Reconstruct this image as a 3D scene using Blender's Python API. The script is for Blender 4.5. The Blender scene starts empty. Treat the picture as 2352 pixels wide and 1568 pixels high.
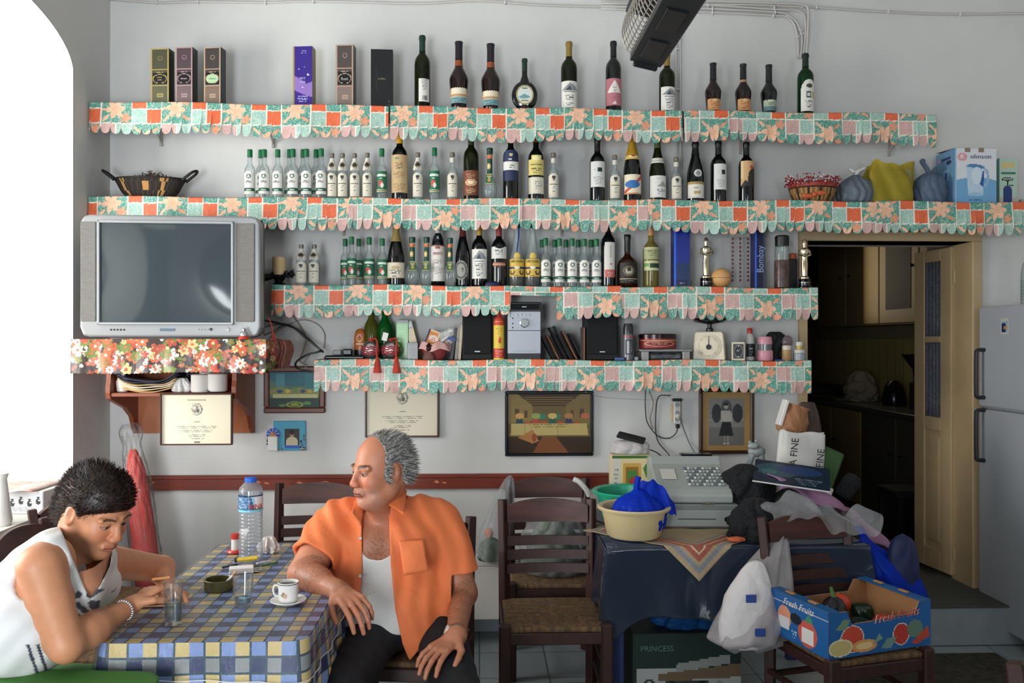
import bpy, math, random
import numpy as np
from mathutils import Vector, Matrix, Euler
random.seed(7); rng = np.random.default_rng(7)
SC = bpy.context.scene
COL = SC.collection
PI = math.pi
# ---------------------------------------------------------------- camera
FPX, CX, CY, YAW, CAMD, CAMH = 1950.0, 1176.0, 784.0, math.radians(2.2), 4.7, 1.6
cd = bpy.data.cameras.new('camera'); cam = bpy.data.objects.new('camera', cd); COL.objects.link(cam)
cam.location = (0, -CAMD, CAMH); cam.rotation_euler = (PI/2, 0, -YAW)
cd.sensor_width = 36; cd.lens = FPX/2352*36; cd.clip_start = .05
SC.camera = cam
# ---------------------------------------------------------------- world, light, exposure
SC.view_settings.view_transform = 'Standard'; SC.view_settings.look = 'None'
SC.view_settings.exposure = 0.0; SC.view_settings.gamma = 1.0
SC.view_settings.use_curve_mapping = False
SC.cycles.transparent_max_bounces = 32
w = bpy.data.worlds.new('sky'); SC.world = w; w.use_nodes = True
w.node_tree.nodes['Background'].inputs[0].default_value = (.62, .8, 1, 1)
w.node_tree.nodes['Background'].inputs[1].default_value = .6
def area(name, loc, rot, sx, sy, power, col):
    l = bpy.data.lights.new(name, 'AREA'); l.shape = 'RECTANGLE'; l.size = sx; l.size_y = sy
    l.energy = power; l.color = col
    o = bpy.data.objects.new(name, l); o.location = loc; o.rotation_euler = rot; COL.objects.link(o); return o
# daylight coming through the window of the left niche, the street door behind the camera and a small window right of it
area('niche_daylight', (-3.3, -1.95, 1.9), (0, -PI/2, 0), 1.7, 1.4, 112, (1, .97, .92))
area('door_daylight', (-1.2, -6.55, 1.15), (PI/2, 0, 0), 1.1, 1.7, 165, (.92, .97, 1))
area('window_daylight', (1.75, -6.55, 1.8), (PI/2, 0, 0), .6, 1.0, 25, (.85, .94, 1))
area('kitchen_daylight', (3.0, 2.6, 2.2), (PI/2, 0, PI), .5, .8, 2.6, (1, .85, .6))
# ---------------------------------------------------------------- pixel -> place
FW = Vector((math.sin(YAW), math.cos(YAW), 0)); RT = Vector((math.cos(YAW), -math.sin(YAW), 0))
def at(px, py, y):
    d = FW + RT*((px-CX)/FPX) + Vector((0, 0, -(py-CY)/FPX))
    t = (y+CAMD)/d.y
    return Vector((0, -CAMD, CAMH)) + d*t
def onz(px, py, z):
    d = FW + RT*((px-CX)/FPX) + Vector((0, 0, -(py-CY)/FPX))
    return Vector((0, -CAMD, CAMH)) + d*((z-CAMH)/d.z)
def mp(px, y):                      # metres per photo pixel at depth y
    p = at(px, CY, y); return (p-Vector((0, -CAMD, CAMH))).dot(FW)/FPX
# ---------------------------------------------------------------- materials
def lin(h):
    h = h.lstrip('#'); c = [int(h[i:i+2], 16)/255 for i in (0, 2, 4)]
    return tuple((x/12.92 if x <= .04045 else ((x+.055)/1.055)**2.4) for x in c)
MATS = {}
def _nt(name):
    m = bpy.data.materials.new(name); m.use_nodes = True
    nt = m.node_tree; nt.nodes.clear()
    out = nt.nodes.new('ShaderNodeOutputMaterial')
    return m, nt, out
def noise(nt, scale, detail=4, rough=.6, coord='Object', sx=(1, 1, 1)):
    tc = nt.nodes.new('ShaderNodeTexCoord'); mpn = nt.nodes.new('ShaderNodeMapping')
    mpn.inputs['Scale'].default_value = sx
    n = nt.nodes.new('ShaderNodeTexNoise'); n.inputs['Scale'].default_value = scale
    n.inputs['Detail'].default_value = detail; n.inputs['Roughness'].default_value = rough
    nt.links.new(tc.outputs[coord], mpn.inputs[0]); nt.links.new(mpn.outputs[0], n.inputs['Vector'])
    return n
def M(name, hexc=None, rough=.5, metal=0, bump=0, bs=60, var=0, vs=8, c2=None, sx=(1, 1, 1), coat=0, emit=0, paint=False, spec=.5, sheen=0, dist=.01):
    key = name
    if key in MATS: return MATS[key]
    m, nt, out = _nt(name)
    p = nt.nodes.new('ShaderNodeBsdfPrincipled'); nt.links.new(p.outputs[0], out.inputs[0])
    p.inputs['Roughness'].default_value = rough; p.inputs['Metallic'].default_value = metal
    p.inputs['Coat Weight'].default_value = coat; p.inputs['Coat Roughness'].default_value = .08
    p.inputs['Specular IOR Level'].default_value = spec
    if sheen: p.inputs['Sheen Weight'].default_value = sheen
    src = None
    if paint:
        a = nt.nodes.new('ShaderNodeAttribute'); a.attribute_name = 'Col'; src = a.outputs['Color']
    base = lin(hexc) if hexc else (1, 1, 1)
    p.inputs['Base Color'].default_value = (*base, 1)
    if var or c2:
        n = noise(nt, vs, sx=sx)
        r = nt.nodes.new('ShaderNodeMapRange'); r.inputs[1].default_value = .32; r.inputs[2].default_value = .68
        nt.links.new(n.outputs[0], r.inputs[0])
        mx = nt.nodes.new('ShaderNodeMix'); mx.data_type = 'RGBA'
        if paint:
            mx.blend_type = 'MULTIPLY'; mx.inputs[0].default_value = 1
            r.inputs[3].default_value = 1-var; r.inputs[4].default_value = 1+var*.35
            nt.links.new(src, mx.inputs[6]); nt.links.new(r.outputs[0], mx.inputs[7])
        else:
            nt.links.new(r.outputs[0], mx.inputs[0])
            mx.inputs[6].default_value = (*base, 1)
            mx.inputs[7].default_value = (*(lin(c2) if c2 else tuple(x*(1-var) for x in base)), 1)
        src = mx.outputs[2]
    if src is not None: nt.links.new(src, p.inputs['Base Color'])
    if bump:
        n = noise(nt, bs, sx=sx); b = nt.nodes.new('ShaderNodeBump'); b.inputs['Strength'].default_value = bump
        b.inputs['Distance'].default_value = dist
        nt.links.new(n.outputs[0], b.inputs['Height']); nt.links.new(b.outputs[0], p.inputs['Normal'])
    if emit:
        p.inputs['Emission Color'].default_value = (*base, 1); p.inputs['Emission Strength'].default_value = emit
    MATS[key] = m; return m
def thin(name, tint, body=0.0, rough=.06, edge=.5, bodycol=None, bump=0, bs=40, refl=1.0, gz=.35):
    """thin clear sheet: glass wall or plastic film; body = share of milky diffuse"""
    if name in MATS: return MATS[name]
    m, nt, out = _nt(name)
    L = nt.links.new
    tr = nt.nodes.new('ShaderNodeBsdfTransparent'); gl = nt.nodes.new('ShaderNodeBsdfGlossy'); gl.inputs['Roughness'].default_value = rough
    lw = nt.nodes.new('ShaderNodeLayerWeight'); lw.inputs['Blend'].default_value = edge
    mix = nt.nodes.new('ShaderNodeMix'); mix.data_type = 'RGBA'
    t = lin(tint); mix.inputs[6].default_value = (*t, 1); mix.inputs[7].default_value = (*[x*x*gz for x in t], 1)
    L(lw.outputs['Facing'], mix.inputs[0]); L(mix.outputs[2], tr.inputs[0])
    fr = nt.nodes.new('ShaderNodeLayerWeight'); fr.inputs['Blend'].default_value = .5
    pw = nt.nodes.new('ShaderNodeMath'); pw.operation = 'POWER'; pw.inputs[1].default_value = 4; L(fr.outputs['Facing'], pw.inputs[0])
    mm = nt.nodes.new('ShaderNodeMath'); mm.operation = 'MULTIPLY_ADD'; mm.inputs[1].default_value = .6*refl; mm.inputs[2].default_value = .04*refl; L(pw.outputs[0], mm.inputs[0])
    ms = nt.nodes.new('ShaderNodeMixShader'); L(mm.outputs[0], ms.inputs[0]); L(tr.outputs[0], ms.inputs[1]); L(gl.outputs[0], ms.inputs[2])
    last = ms
    if body:
        df = nt.nodes.new('ShaderNodeBsdfDiffuse'); df.inputs[0].default_value = (*lin(bodycol or tint), 1)
        m2 = nt.nodes.new('ShaderNodeMixShader'); m2.inputs[0].default_value = body
        L(ms.outputs[0], m2.inputs[1]); L(df.outputs[0], m2.inputs[2]); last = m2
    if bump:
        n = noise(nt, bs); b = nt.nodes.new('ShaderNodeBump'); b.inputs['Strength'].default_value = bump; b.inputs['Distance'].default_value = .02
        L(n.outputs[0], b.inputs['Height']); L(b.outputs[0], gl.inputs['Normal']); L(b.outputs[0], fr.inputs['Normal'])
    L(last.outputs[0], out.inputs[0])
    MATS[name] = m; return m
PAINT = M('printed_paper', rough=.55, paint=True)
PAINTG = M('printed_gloss', rough=.25, paint=True)
def jit(c, a): return tuple(max(0, min(1, x*(1+random.uniform(-a, a)))) for x in c)
# ---------------------------------------------------------------- mesh builder
class MB:
    def __init__(s): s.v = []; s.f = []; s.c = []
    def add(s, vs, fs, col=None):
        n = len(s.v); s.v += [tuple(v) for v in vs]; s.f += [tuple(i+n for i in f) for f in fs]
        s.c += [col]*len(fs) if not isinstance(col, list) else col
        return s
    def box(s, x0, x1, y0, y1, z0, z1, bev=0, mt=None, col=None):
        if bev <= 0:
            vs = [(x, y, z) for z in (z0, z1) for y in (y0, y1) for x in (x0, x1)]
            fs = [(0, 2, 3, 1), (4, 5, 7, 6), (0, 1, 5, 4), (2, 6, 7, 3), (0, 4, 6, 2), (1, 3, 7, 5)]
        else:
            b = min(bev, (x1-x0)*.49, (y1-y0)*.49, (z1-z0)*.49); vs = []; idx = {}
            X = (x0, x1); Y = (y0, y1); Z = (z0, z1)
            for i in (0, 1):
                for j in (0, 1):
                    for k in (0, 1):
                        sx, sy, sz = (1-2*i)*b, (1-2*j)*b, (1-2*k)*b
                        for a, p in enumerate(((X[i], Y[j]+sy, Z[k]+sz), (X[i]+sx, Y[j], Z[k]+sz), (X[i]+sx, Y[j]+sy, Z[k]))):
                            idx[i, j, k, a] = len(vs); vs.append(p)
            I = lambda i, j, k, a: idx[i, j, k, a]
            fs = []
            for i in (0, 1): fs.append([I(i, 0, 0, 0), I(i, 1, 0, 0), I(i, 1, 1, 0), I(i, 0, 1, 0)][::(-1 if i == 0 else 1)])
            for j in (0, 1): fs.append([I(0, j, 0, 1), I(1, j, 0, 1), I(1, j, 1, 1), I(0, j, 1, 1)][::(1 if j == 0 else -1)])
            for k in (0, 1): fs.append([I(0, 0, k, 2), I(1, 0, k, 2), I(1, 1, k, 2), I(0, 1, k, 2)][::(-1 if k == 0 else 1)])
            for i in (0, 1):
                for j in (0, 1): fs.append([I(i, j, 0, 0), I(i, j, 1, 0), I(i, j, 1, 1), I(i, j, 0, 1)][::(1 if i == j else -1)])
                for k in (0, 1): fs.append([I(i, 0, k, 0), I(i, 1, k, 0), I(i, 1, k, 2), I(i, 0, k, 2)][::(-1 if i == k else 1)])
            for j in (0, 1):
                for k in (0, 1): fs.append([I(0, j, k, 1), I(1, j, k, 1), I(1, j, k, 2), I(0, j, k, 2)][::(1 if j == k else -1)])
            for i in (0, 1):
                for j in (0, 1):
                    for k in (0, 1): fs.append([I(i, j, k, 0), I(i, j, k, 1), I(i, j, k, 2)][::(-1 if (i+j+k) % 2 == 0 else 1)])
        if mt is not None: vs = [mt @ Vector(v) for v in vs]
        return s.add(vs, fs, col)
    def lathe(s, prof, n=24, c=(0, 0, 0), axis='z', sq=1.0, col=None, cap=True):
        vs = []; m = len(prof)
        for (r, z) in prof:
            for i in range(n):
                a = 2*PI*i/n; x, y = r*math.cos(a), r*math.sin(a)*sq
                p = {'z': (x, y, z), 'y': (x, z, y), 'x': (z, x, y)}[axis]
                vs.append((p[0]+c[0], p[1]+c[1], p[2]+c[2]))
        fs = []
        for j in range(m-1):
            for i in range(n):
                a, b = j*n+i, j*n+(i+1) % n
                fs.append((a, b, b+n, a+n))
        if cap: fs.append(tuple(range(n))[::-1]); fs.append(tuple(range((m-1)*n, m*n)))
        return s.add(vs, fs, col)
    def tube(s, pts, r, n=8, closed=False, col=None):
        pts = [Vector(p) for p in pts]; m = len(pts); rs = r if isinstance(r, (list, tuple)) else [r]*m
        vs = []; up = Vector((0, 0, 1)); pu = None
        for i, p in enumerate(pts):
            t = (pts[(i+1) % m]-pts[i-1]) if closed else (pts[min(i+1, m-1)]-pts[max(i-1, 0)])
            t = t.normalized() if t.length > 1e-9 else Vector((1, 0, 0))
            if pu is None:
                u = t.cross(up); u = u if u.length > .1 else t.cross(Vector((1, 0, 0)))
            else: u = pu-t*pu.dot(t)
            u.normalize(); pu = u; w_ = t.cross(u)
            for k in range(n):
                a = 2*PI*k/n; vs.append(p+(u*math.cos(a)+w_*math.sin(a))*rs[i])
        fs = []
        for j in range(m if closed else m-1):
            for k in range(n):
                a, b = j*n+k, j*n+(k+1) % n; c_, d = ((j+1) % m)*n+(k+1) % n, ((j+1) % m)*n+k
                fs.append((a, b, c_, d))
        if not closed: fs.append(tuple(range(n))[::-1]); fs.append(tuple(range((m-1)*n, m*n)))
        return s.add(vs, fs, col)
    def prism(s, poly, y0, y1, plane='xz', mt=None, col=None):
        f = {'xz': lambda a, b, y: (a, y, b), 'xy': lambda a, b, y: (a, b, y), 'yz': lambda a, b, y: (y, a, b)}[plane]
        n = len(poly); vs = [f(a, b, y0) for a, b in poly]+[f(a, b, y1) for a, b in poly]
        fs = [tuple(range(n)), tuple(range(n, 2*n))[::-1]]+[(i, i+n, (i+1) % n+n, (i+1) % n) for i in range(n)]
        if mt is not None: vs = [mt @ Vector(v) for v in vs]
        return s.add(vs, fs, col)
    def sphere(s, c, r, n=16, m=10, sc=(1, 1, 1), col=None):
        prof = [(max(1e-4, math.sin(PI*i/m))*r, -math.cos(PI*i/m)*r) for i in range(m+1)]
        k = len(s.v); s.lathe(prof, n, col=col, cap=False)
        s.v[k:] = [(x*sc[0]+c[0], y*sc[1]+c[1], z*sc[2]+c[2]) for x, y, z in s.v[k:]]
        return s
    def grid(s, nu, nv, fn, colfn=None):
        """fn(u,v)->xyz with u,v in 0..1"""
        vs = [fn(i/nu, j/nv) for j in range(nv+1) for i in range(nu+1)]
        fs = []; cs = []
        for j in range(nv):
            for i in range(nu):
                a = j*(nu+1)+i; fs.append((a, a+1, a+nu+2, a+nu+1))
                if colfn: cs.append(colfn((i+.5)/nu, (j+.5)/nv))
        return s.add(vs, fs, cs if colfn else None)
    def move(s, mt, k=0):
        s.v[k:] = [tuple(mt @ Vector(v)) for v in s.v[k:]]; return s
    def build(s, name, mat, parent=None, smooth=True, loc=None, rot=None, auto=35):
        me = bpy.data.meshes.new(name); me.from_pydata(s.v, [], s.f); me.update()
        if any(c is not None for c in s.c):
            at_ = me.color_attributes.new('Col', 'FLOAT_COLOR', 'CORNER')
            arr = np.ones((len(me.loops), 4), np.float32)
            cnt = np.array([len(f) for f in s.f]); cc = np.array([(c if c is not None else (1, 1, 1))[:3] for c in s.c], np.float32)
            arr[:, :3] = np.repeat(cc, cnt, axis=0); at_.data.foreach_set('color', arr.ravel())
        return finish(name, me, mat, parent, smooth, loc, rot, auto)
def finish(name, me, mat, parent=None, smooth=True, loc=None, rot=None, auto=35):
    if mat is not None:
        me.materials.append(mat)
    if smooth:
        me.shade_smooth()
        if auto: me.set_sharp_from_angle(angle=math.radians(auto))
    o = bpy.data.objects.new(name, me); COL.objects.link(o)
    if parent is not None: o.parent = parent
    if loc is not None: o.location = loc
    if rot is not None: o.rotation_euler = rot
    return o
def tag(o, label, cat, group=None):
    o['label'] = label; o['category'] = cat
    if group: o['group'] = group
    return o
def thing(name, label, cat, loc=(0, 0, 0), rz=0, group=None, rot=None):
    o = bpy.data.objects.new(name, None); COL.objects.link(o); o.empty_display_size = .05
    o.location = loc; o.rotation_euler = rot if rot else (0, 0, rz)
    return tag(o, label, cat, group)
def struct(o): o['kind'] = 'structure'; return o
def dup(root, loc=None, rz=None, label=None, group=None, scale=None):
    r = root.copy(); COL.objects.link(r)
    if loc is not None: r.location = loc
    if rz is not None: r.rotation_euler = (0, 0, rz)
    if scale is not None: r.scale = scale
    if label: r['label'] = label
    if group: r['group'] = group
    for ch in list(root.children):
        c = ch.copy(); COL.objects.link(c); c.parent = r
        for g in list(ch.children):
            d = g.copy(); COL.objects.link(d); d.parent = c
    return r
def text(s, size, mat, parent, loc, name='lettering', rot=(PI/2, 0, 0), bendr=None, sx=1.0, shear=0, align='CENTER', ext=.0004):
    cu = bpy.data.curves.new('t', 'FONT'); cu.body = s; cu.size = size; cu.align_x = align; cu.align_y = 'CENTER'
    cu.extrude = ext; cu.resolution_u = 2; cu.shear = shear
    o = bpy.data.objects.new('t', cu); COL.objects.link(o)
    dg = bpy.context.evaluated_depsgraph_get(); me = bpy.data.meshes.new_from_object(o.evaluated_get(dg))
    bpy.data.objects.remove(o); bpy.data.curves.remove(cu)
    n = len(me.vertices); co = np.empty(n*3); me.vertices.foreach_get('co', co); co = co.reshape(-1, 3); co[:, 0] *= sx
    R = np.array(Euler(rot).to_matrix()); co = co @ R.T
    if bendr:   # wrap around a vertical cylinder facing -y
        a = co[:, 0]/bendr; rr = bendr-co[:, 1]*1.0
        co = np.stack([np.sin(a)*rr, -np.cos(a)*rr, co[:, 2]], 1)
    co += np.array(loc); me.vertices.foreach_set('co', co.ravel()); me.name = name; me.update()
    me.materials.clear()
    return finish(name, me, mat, parent, smooth=False)
def smooth(o, levels=1):
    m = o.modifiers.new('s', 'SUBSURF'); m.levels = levels; m.render_levels = levels; return o
def sm(a, b, x): t = max(0, min(1, (x-a)/(b-a))); return t*t*(3-2*t)
def catmull(pts, k=8):
    P = [Vector(p) for p in pts]; P = [P[0]*2-P[1]]+P+[P[-1]*2-P[-2]]; out = []
    for i in range(1, len(P)-2):
        for j in range(k):
            t = j/k; a, b, c, d = P[i-1:i+3]
            out.append(.5*((2*b)+(c-a)*t+(2*a-5*b+4*c-d)*t*t+(-a+3*b-3*c+d)*t**3))
    out.append(P[-2]); return out
# ================================================================ THE ROOM
WALL = M('wall_plaster', '#d8d8d6', rough=.75, bump=.25, bs=5, var=.07, vs=2.2, dist=.02)
WALL2 = M('side_wall_plaster', '#d0cfcc', rough=.75, bump=.25, bs=6, var=.06, vs=2, dist=.02)
XL, XR, YR, ZC = at(253, 784, 0).x, 3.42, -6.6, 3.95
def quadwall(name, mat, boxes):
    m = MB()
    for b in boxes: m.box(*b)
    return struct(m.build(name, mat, smooth=False))
# kitchen doorway in the back wall
pA, pB = at(1842, 553, 0), at(2243, 553, 0)
DX0, DX1, DZ1, STEP = pA.x, pB.x, pA.z, .2
quadwall('wall_back', WALL, [(XL-.3, DX0, 0, .28, 0, ZC), (DX1, XR+.3, 0, .28, 0, ZC), (DX0, DX1, 0, .28, DZ1, ZC), (DX0, DX1, 0, .28, -.05, STEP)])
# floor of pale tiles
def tile_mat(name, col, grout, size, rough=.35):
    m, nt, out = _nt(name); p = nt.nodes.new('ShaderNodeBsdfPrincipled'); nt.links.new(p.outputs[0], out.inputs[0])
    p.inputs['Roughness'].default_value = rough
    tc = nt.nodes.new('ShaderNodeTexCoord'); b = nt.nodes.new('ShaderNodeTexBrick'); b.offset = 0
    b.inputs['Scale'].default_value = 1; b.inputs['Brick Width'].default_value = size; b.inputs['Row Height'].default_value = size
    b.inputs['Mortar Size'].default_value = .004; b.inputs['Color1'].default_value = (*lin(col), 1)
    b.inputs['Color2'].default_value = (*[x*.94 for x in lin(col)], 1); b.inputs['Mortar'].default_value = (*lin(grout), 1)
    nt.links.new(tc.outputs['Object'], b.inputs['Vector']); nt.links.new(b.outputs['Color'], p.inputs['Base Color'])
    return m
quadwall('floor', tile_mat('floor_tiles', '#9aa4a7', '#5a6166', .333), [(XL-1.6, XR+.3, YR-.3, 0, -.1, 0)])
quadwall('ceiling', WALL2, [(XL-1.6, XR+.3, YR-.3, .28, ZC, ZC+.15)])
quadwall('wall_right', WALL2, [(XR, XR+.25, YR, 0, 0, ZC)])
quadwall('wall_rear', WALL2, [(XL-.3, -1.8, YR-.25, YR, 0, ZC), (-.1, 1.3, YR-.25, YR, 0, ZC), (2.2, XR+.3, YR-.25, YR, 0, ZC),
    (-1.8, -.1, YR-.25, YR, 2.65, ZC), (1.3, 2.2, YR-.25, YR, 2.4, ZC), (1.3, 2.2, YR-.25, YR, 0, 1.1)])
# left wall with an arched, deep window niche: y from NY0 (far jamb) to NY1
NY0, NY1, NDEP, NSILL = -.42, -2.75, .95, .80
def archz(y):
    # flat-topped arch, rounded shoulders
    a = min((NY0-y), (y-NY1)); a = max(0, a)
    k = min(1, a/.62); return 2.93+.22*math.sqrt(max(0, 1-(1-k)**2.0))
N = 48; ys = [NY0+(NY1-NY0)*(.5-.5*math.cos(PI*i/N)) for i in range(N+1)]
m = MB()
m.box(XL-.3, XL, NY0, 0.0, 0, ZC); m.box(XL-.3, XL, YR, NY1, 0, ZC)
for a, b in zip(ys, ys[1:]):
    m.add([(XL, a, archz(a)), (XL, b, archz(b)), (XL, b, ZC), (XL, a, ZC)], [(0, 1, 2, 3)])
    m.add([(XL-.3, a, archz(a)), (XL-.3, b, archz(b)), (XL-.3, b, ZC), (XL-.3, a, ZC)], [(3, 2, 1, 0)])
m.box(XL-.3, XL, NY1, NY0, 0, NSILL-.1)
struct(m.build('wall_left', WALL2, smooth=False))
NICHE = M('niche_plaster', '#eeeeea', rough=.8, bump=.2, bs=6, dist=.02)
m = MB()
for a, b in zip(ys, ys[1:]):
    m.add([(XL-.0, a, archz(a)-.003), (XL-.0, b, archz(b)-.003), (XL-NDEP, b, archz(b)-.003), (XL-NDEP, a, archz(a)-.003)], [(0, 1, 2, 3)])
NJ = NY0-.003
m.add([(XL-.0, NJ, NSILL), (XL-NDEP, NJ, NSILL), (XL-NDEP, NJ, archz(NJ)), (XL-.0, NJ, archz(NJ))], [(0, 1, 2, 3)])
m.add([(XL-.001, NY1, NSILL), (XL-NDEP, NY1, NSILL), (XL-NDEP, NY1, archz(NY1)), (XL-.001, NY1, archz(NY1))], [(0, 1, 2, 3)])
struct(m.build('wall_niche', NICHE, smooth=True))
m = MB(); m.box(XL-NDEP, XL-.01, NY1, NY0, NSILL-.06, NSILL); struct(m.build('trim_1', M('sill_stone', '#e6e4dc', rough=.4)))
# window frame at the outer end of the niche
m = MB(); xo = XL-NDEP
for (y0, y1, z0, z1) in ((NY1, NY0, NSILL, NSILL+.07), (NY1, NY0, 2.86, 2.93), (NY1, NY1+.07, NSILL, 2.9), (NY0-.07, NY0, NSILL, 2.9), (-1.62, -1.55, NSILL, 2.9)):
    m.box(xo-.05, xo, y0, y1, z0, z1, .008)
struct(m.build('window_1', M('window_paint', '#e9ecec', rough=.4)))
# baseboard tiles, chair rail
m = MB(); a = at(300, 1425, -.012); b = at(1840, 1425, -.012)
m.box(XL, DX0-.08, -.014, -.001, 0, a.z, .002); m.box(DX1+.05, XR, -.014, -.001, 0, a.z*.9, .002)
struct(m.build('baseboard_back', M('baseboard_tile', '#a9b3b8', rough=.4)))
r0, r1 = at(312, 1093, -.03), at(312, 1127, -.03); rx = at(1397, 1100, -.03).x
WOODR = M('rail_paint', '#7d3626', rough=.35, var=.12, vs=5, bump=.1, bs=20, sx=(.3, 1, 3))
m = MB(); m.prism([(-.001, r1.z), (-.026, r1.z), (-.026, r0.z-.022), (-.032, r0.z-.018), (-.032, r0.z-.004), (-.024, r0.z), (-.001, r0.z)], r0.x, rx, 'yz')
rail = m.build('trim_2', WOODR, smooth=False); struct(rail)
m = MB()
for (px, w_, dy) in ((588, 22, 0), (612, 12, 3), (688, 14, 2), (742, 24, 1), (700, 8, 4), (1003, 12, 0), (1020, 10, 2), (345, 8, 6), (352, 5, 2), (338, 4, 8)):
    c = at(px, 1106+dy, -.0265)
    pts = [(c.x+math.cos(t)*w_*.0011*(1+.3*math.sin(3*t+px)), c.z+math.sin(t)*.006*(1+.5*math.sin(2*t+px))) for t in [i*PI/6 for i in range(12)]]
    m.prism(pts, -.0275, -.026, 'xz')
m.build('worn_patch', M('bare_wood', '#c9805a', rough=.7), rail, smooth=False)
# kitchen behind the doorway
KX0, KX1, KY1 = DX0-.55, 3.7, 4.6
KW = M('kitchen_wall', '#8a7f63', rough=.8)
quadwall('wall_kitchen', KW, [(KX0, KX1, KY1, KY1+.1, 0, 2.9), (KX0-.1, KX0, .28, KY1, 0, 2.9), (KX1, KX1+.1, .28, KY1, 0, 2.9)])
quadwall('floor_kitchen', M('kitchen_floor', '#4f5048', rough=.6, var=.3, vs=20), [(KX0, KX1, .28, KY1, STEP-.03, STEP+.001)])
quadwall('ceiling_kitchen', KW, [(KX0, KX1, .28, KY1, 2.9, 3.0)])
DOORP = M('door_cream_paint', '#c2a982', rough=.5, var=.1, vs=6)
m = MB(); fw = .075
m.box(DX0-fw*.3, DX0+fw*.35, -.02, .2, STEP, DZ1, .004); m.box(DX1-fw*.45, DX1+fw*.3, -.02, .2, STEP, DZ1, .004)
m.box(DX0-fw*.3, DX1+fw*.3, -.021, .2, DZ1-.0, DZ1+.055, .004)
struct(m.build('door_1', DOORP))
m = MB(); m.box(DX0-.02, DX1+.14, -.33, .0, 0.001, STEP, .004); struct(m.build('trim_3', M('step_stone', '#9ba3a6', rough=.6, var=.15, vs=9)))
m = MB(); m.box(DX0+.02, DX1-.0, -.34, .28, STEP+.001, STEP+.01, .003); struct(m.build('trim_4', M('threshold_mat', '#54554e', rough=.9, var=.2, vs=30)))
# ================================================================ SHELVES AND THEIR CLOTHS
U = .0762
ORN, ORN2, AQ, TEAL, PNK, PCH, CRM = lin('#e26a42'), lin('#e89d7c'), lin('#9cc4b7'), lin('#519989'), lin('#d3aca6'), lin('#f3bf9f'), lin('#f1e6d8')
def flower(x, y, k):
    """one printed block 0..2 x 0..2 (units U): peach lily, trumpets and buds on teal"""
    if k % 2: x = 2-x
    if (k//2) % 2: y = 2-y
    dx, dy = x-.95, y-1.05; r = math.hypot(dx, dy); a = math.atan2(dy, dx)
    if r < .28+.36*abs(math.cos(3*a+.4))**.7:
        return tuple(p*(.93 if r < .2 or abs(math.sin(3*a+.4)) > .93 else 1.02) for p in PCH)
    dx, dy = x-1.62, y-1.62; r = math.hypot(dx, dy); a = math.atan2(dy, dx)
    if r < .17+.2*abs(math.cos(2.5*a)): return ORN2
    for (bx, by, ba, bl, bw) in ((.35, .4, .8, .33, .09), (.33, 1.65, -.8, .3, .1), (1.6, .45, -.6, .32, .1), (.15, 1.05, 0, .2, .08)):
        u = (x-bx)*math.cos(ba)+(y-by)*math.sin(ba); v = -(x-bx)*math.sin(ba)+(y-by)*math.cos(ba)
        if (u/bl)**2+(v/bw)**2 < 1: return ORN2 if bx > 1 else PCH
    return TEAL
def cloth_col(s, t):
    """s along, t down, in units U"""
    c, r = math.floor(s), math.floor(t); fs, ft = s-c, t-r
    bi, bj = math.floor(c/2), math.floor(r/2); fl = (bi+bj) % 2 == 0
    lw = .045
    if fl:
        xs, ys_ = s-2*bi, t-2*bj
        if min(xs, 2-xs) < lw*.8 or min(ys_, 2-ys_) < lw*.8: return CRM
        col = flower(xs, ys_, bi+3*bj)
    else:
        if min(fs, 1-fs, ft, 1-ft) < lw*.8: return CRM
        odd = (c+r) % 2
        if bj % 2 == 0: col = ORN if odd == 0 else (AQ if (c//2+r) % 2 == 0 else TEAL)
        else: col = PNK if odd == 0 else (AQ if (c//2+r) % 2 == 0 else TEAL)
    j = random.uniform(.86, 1.14)
    if col is TEAL or col is AQ: 
        q = random.random()
        if q < .22: col = tuple(.5*a+.5*b for a, b in zip(col, CRM))
    return tuple(min(1, x*j) for x in col)
CLOTH = M('shelf_oilcloth', rough=.42, paint=True, var=.12, vs=18, bump=.15, bs=14, dist=.01)
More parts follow.
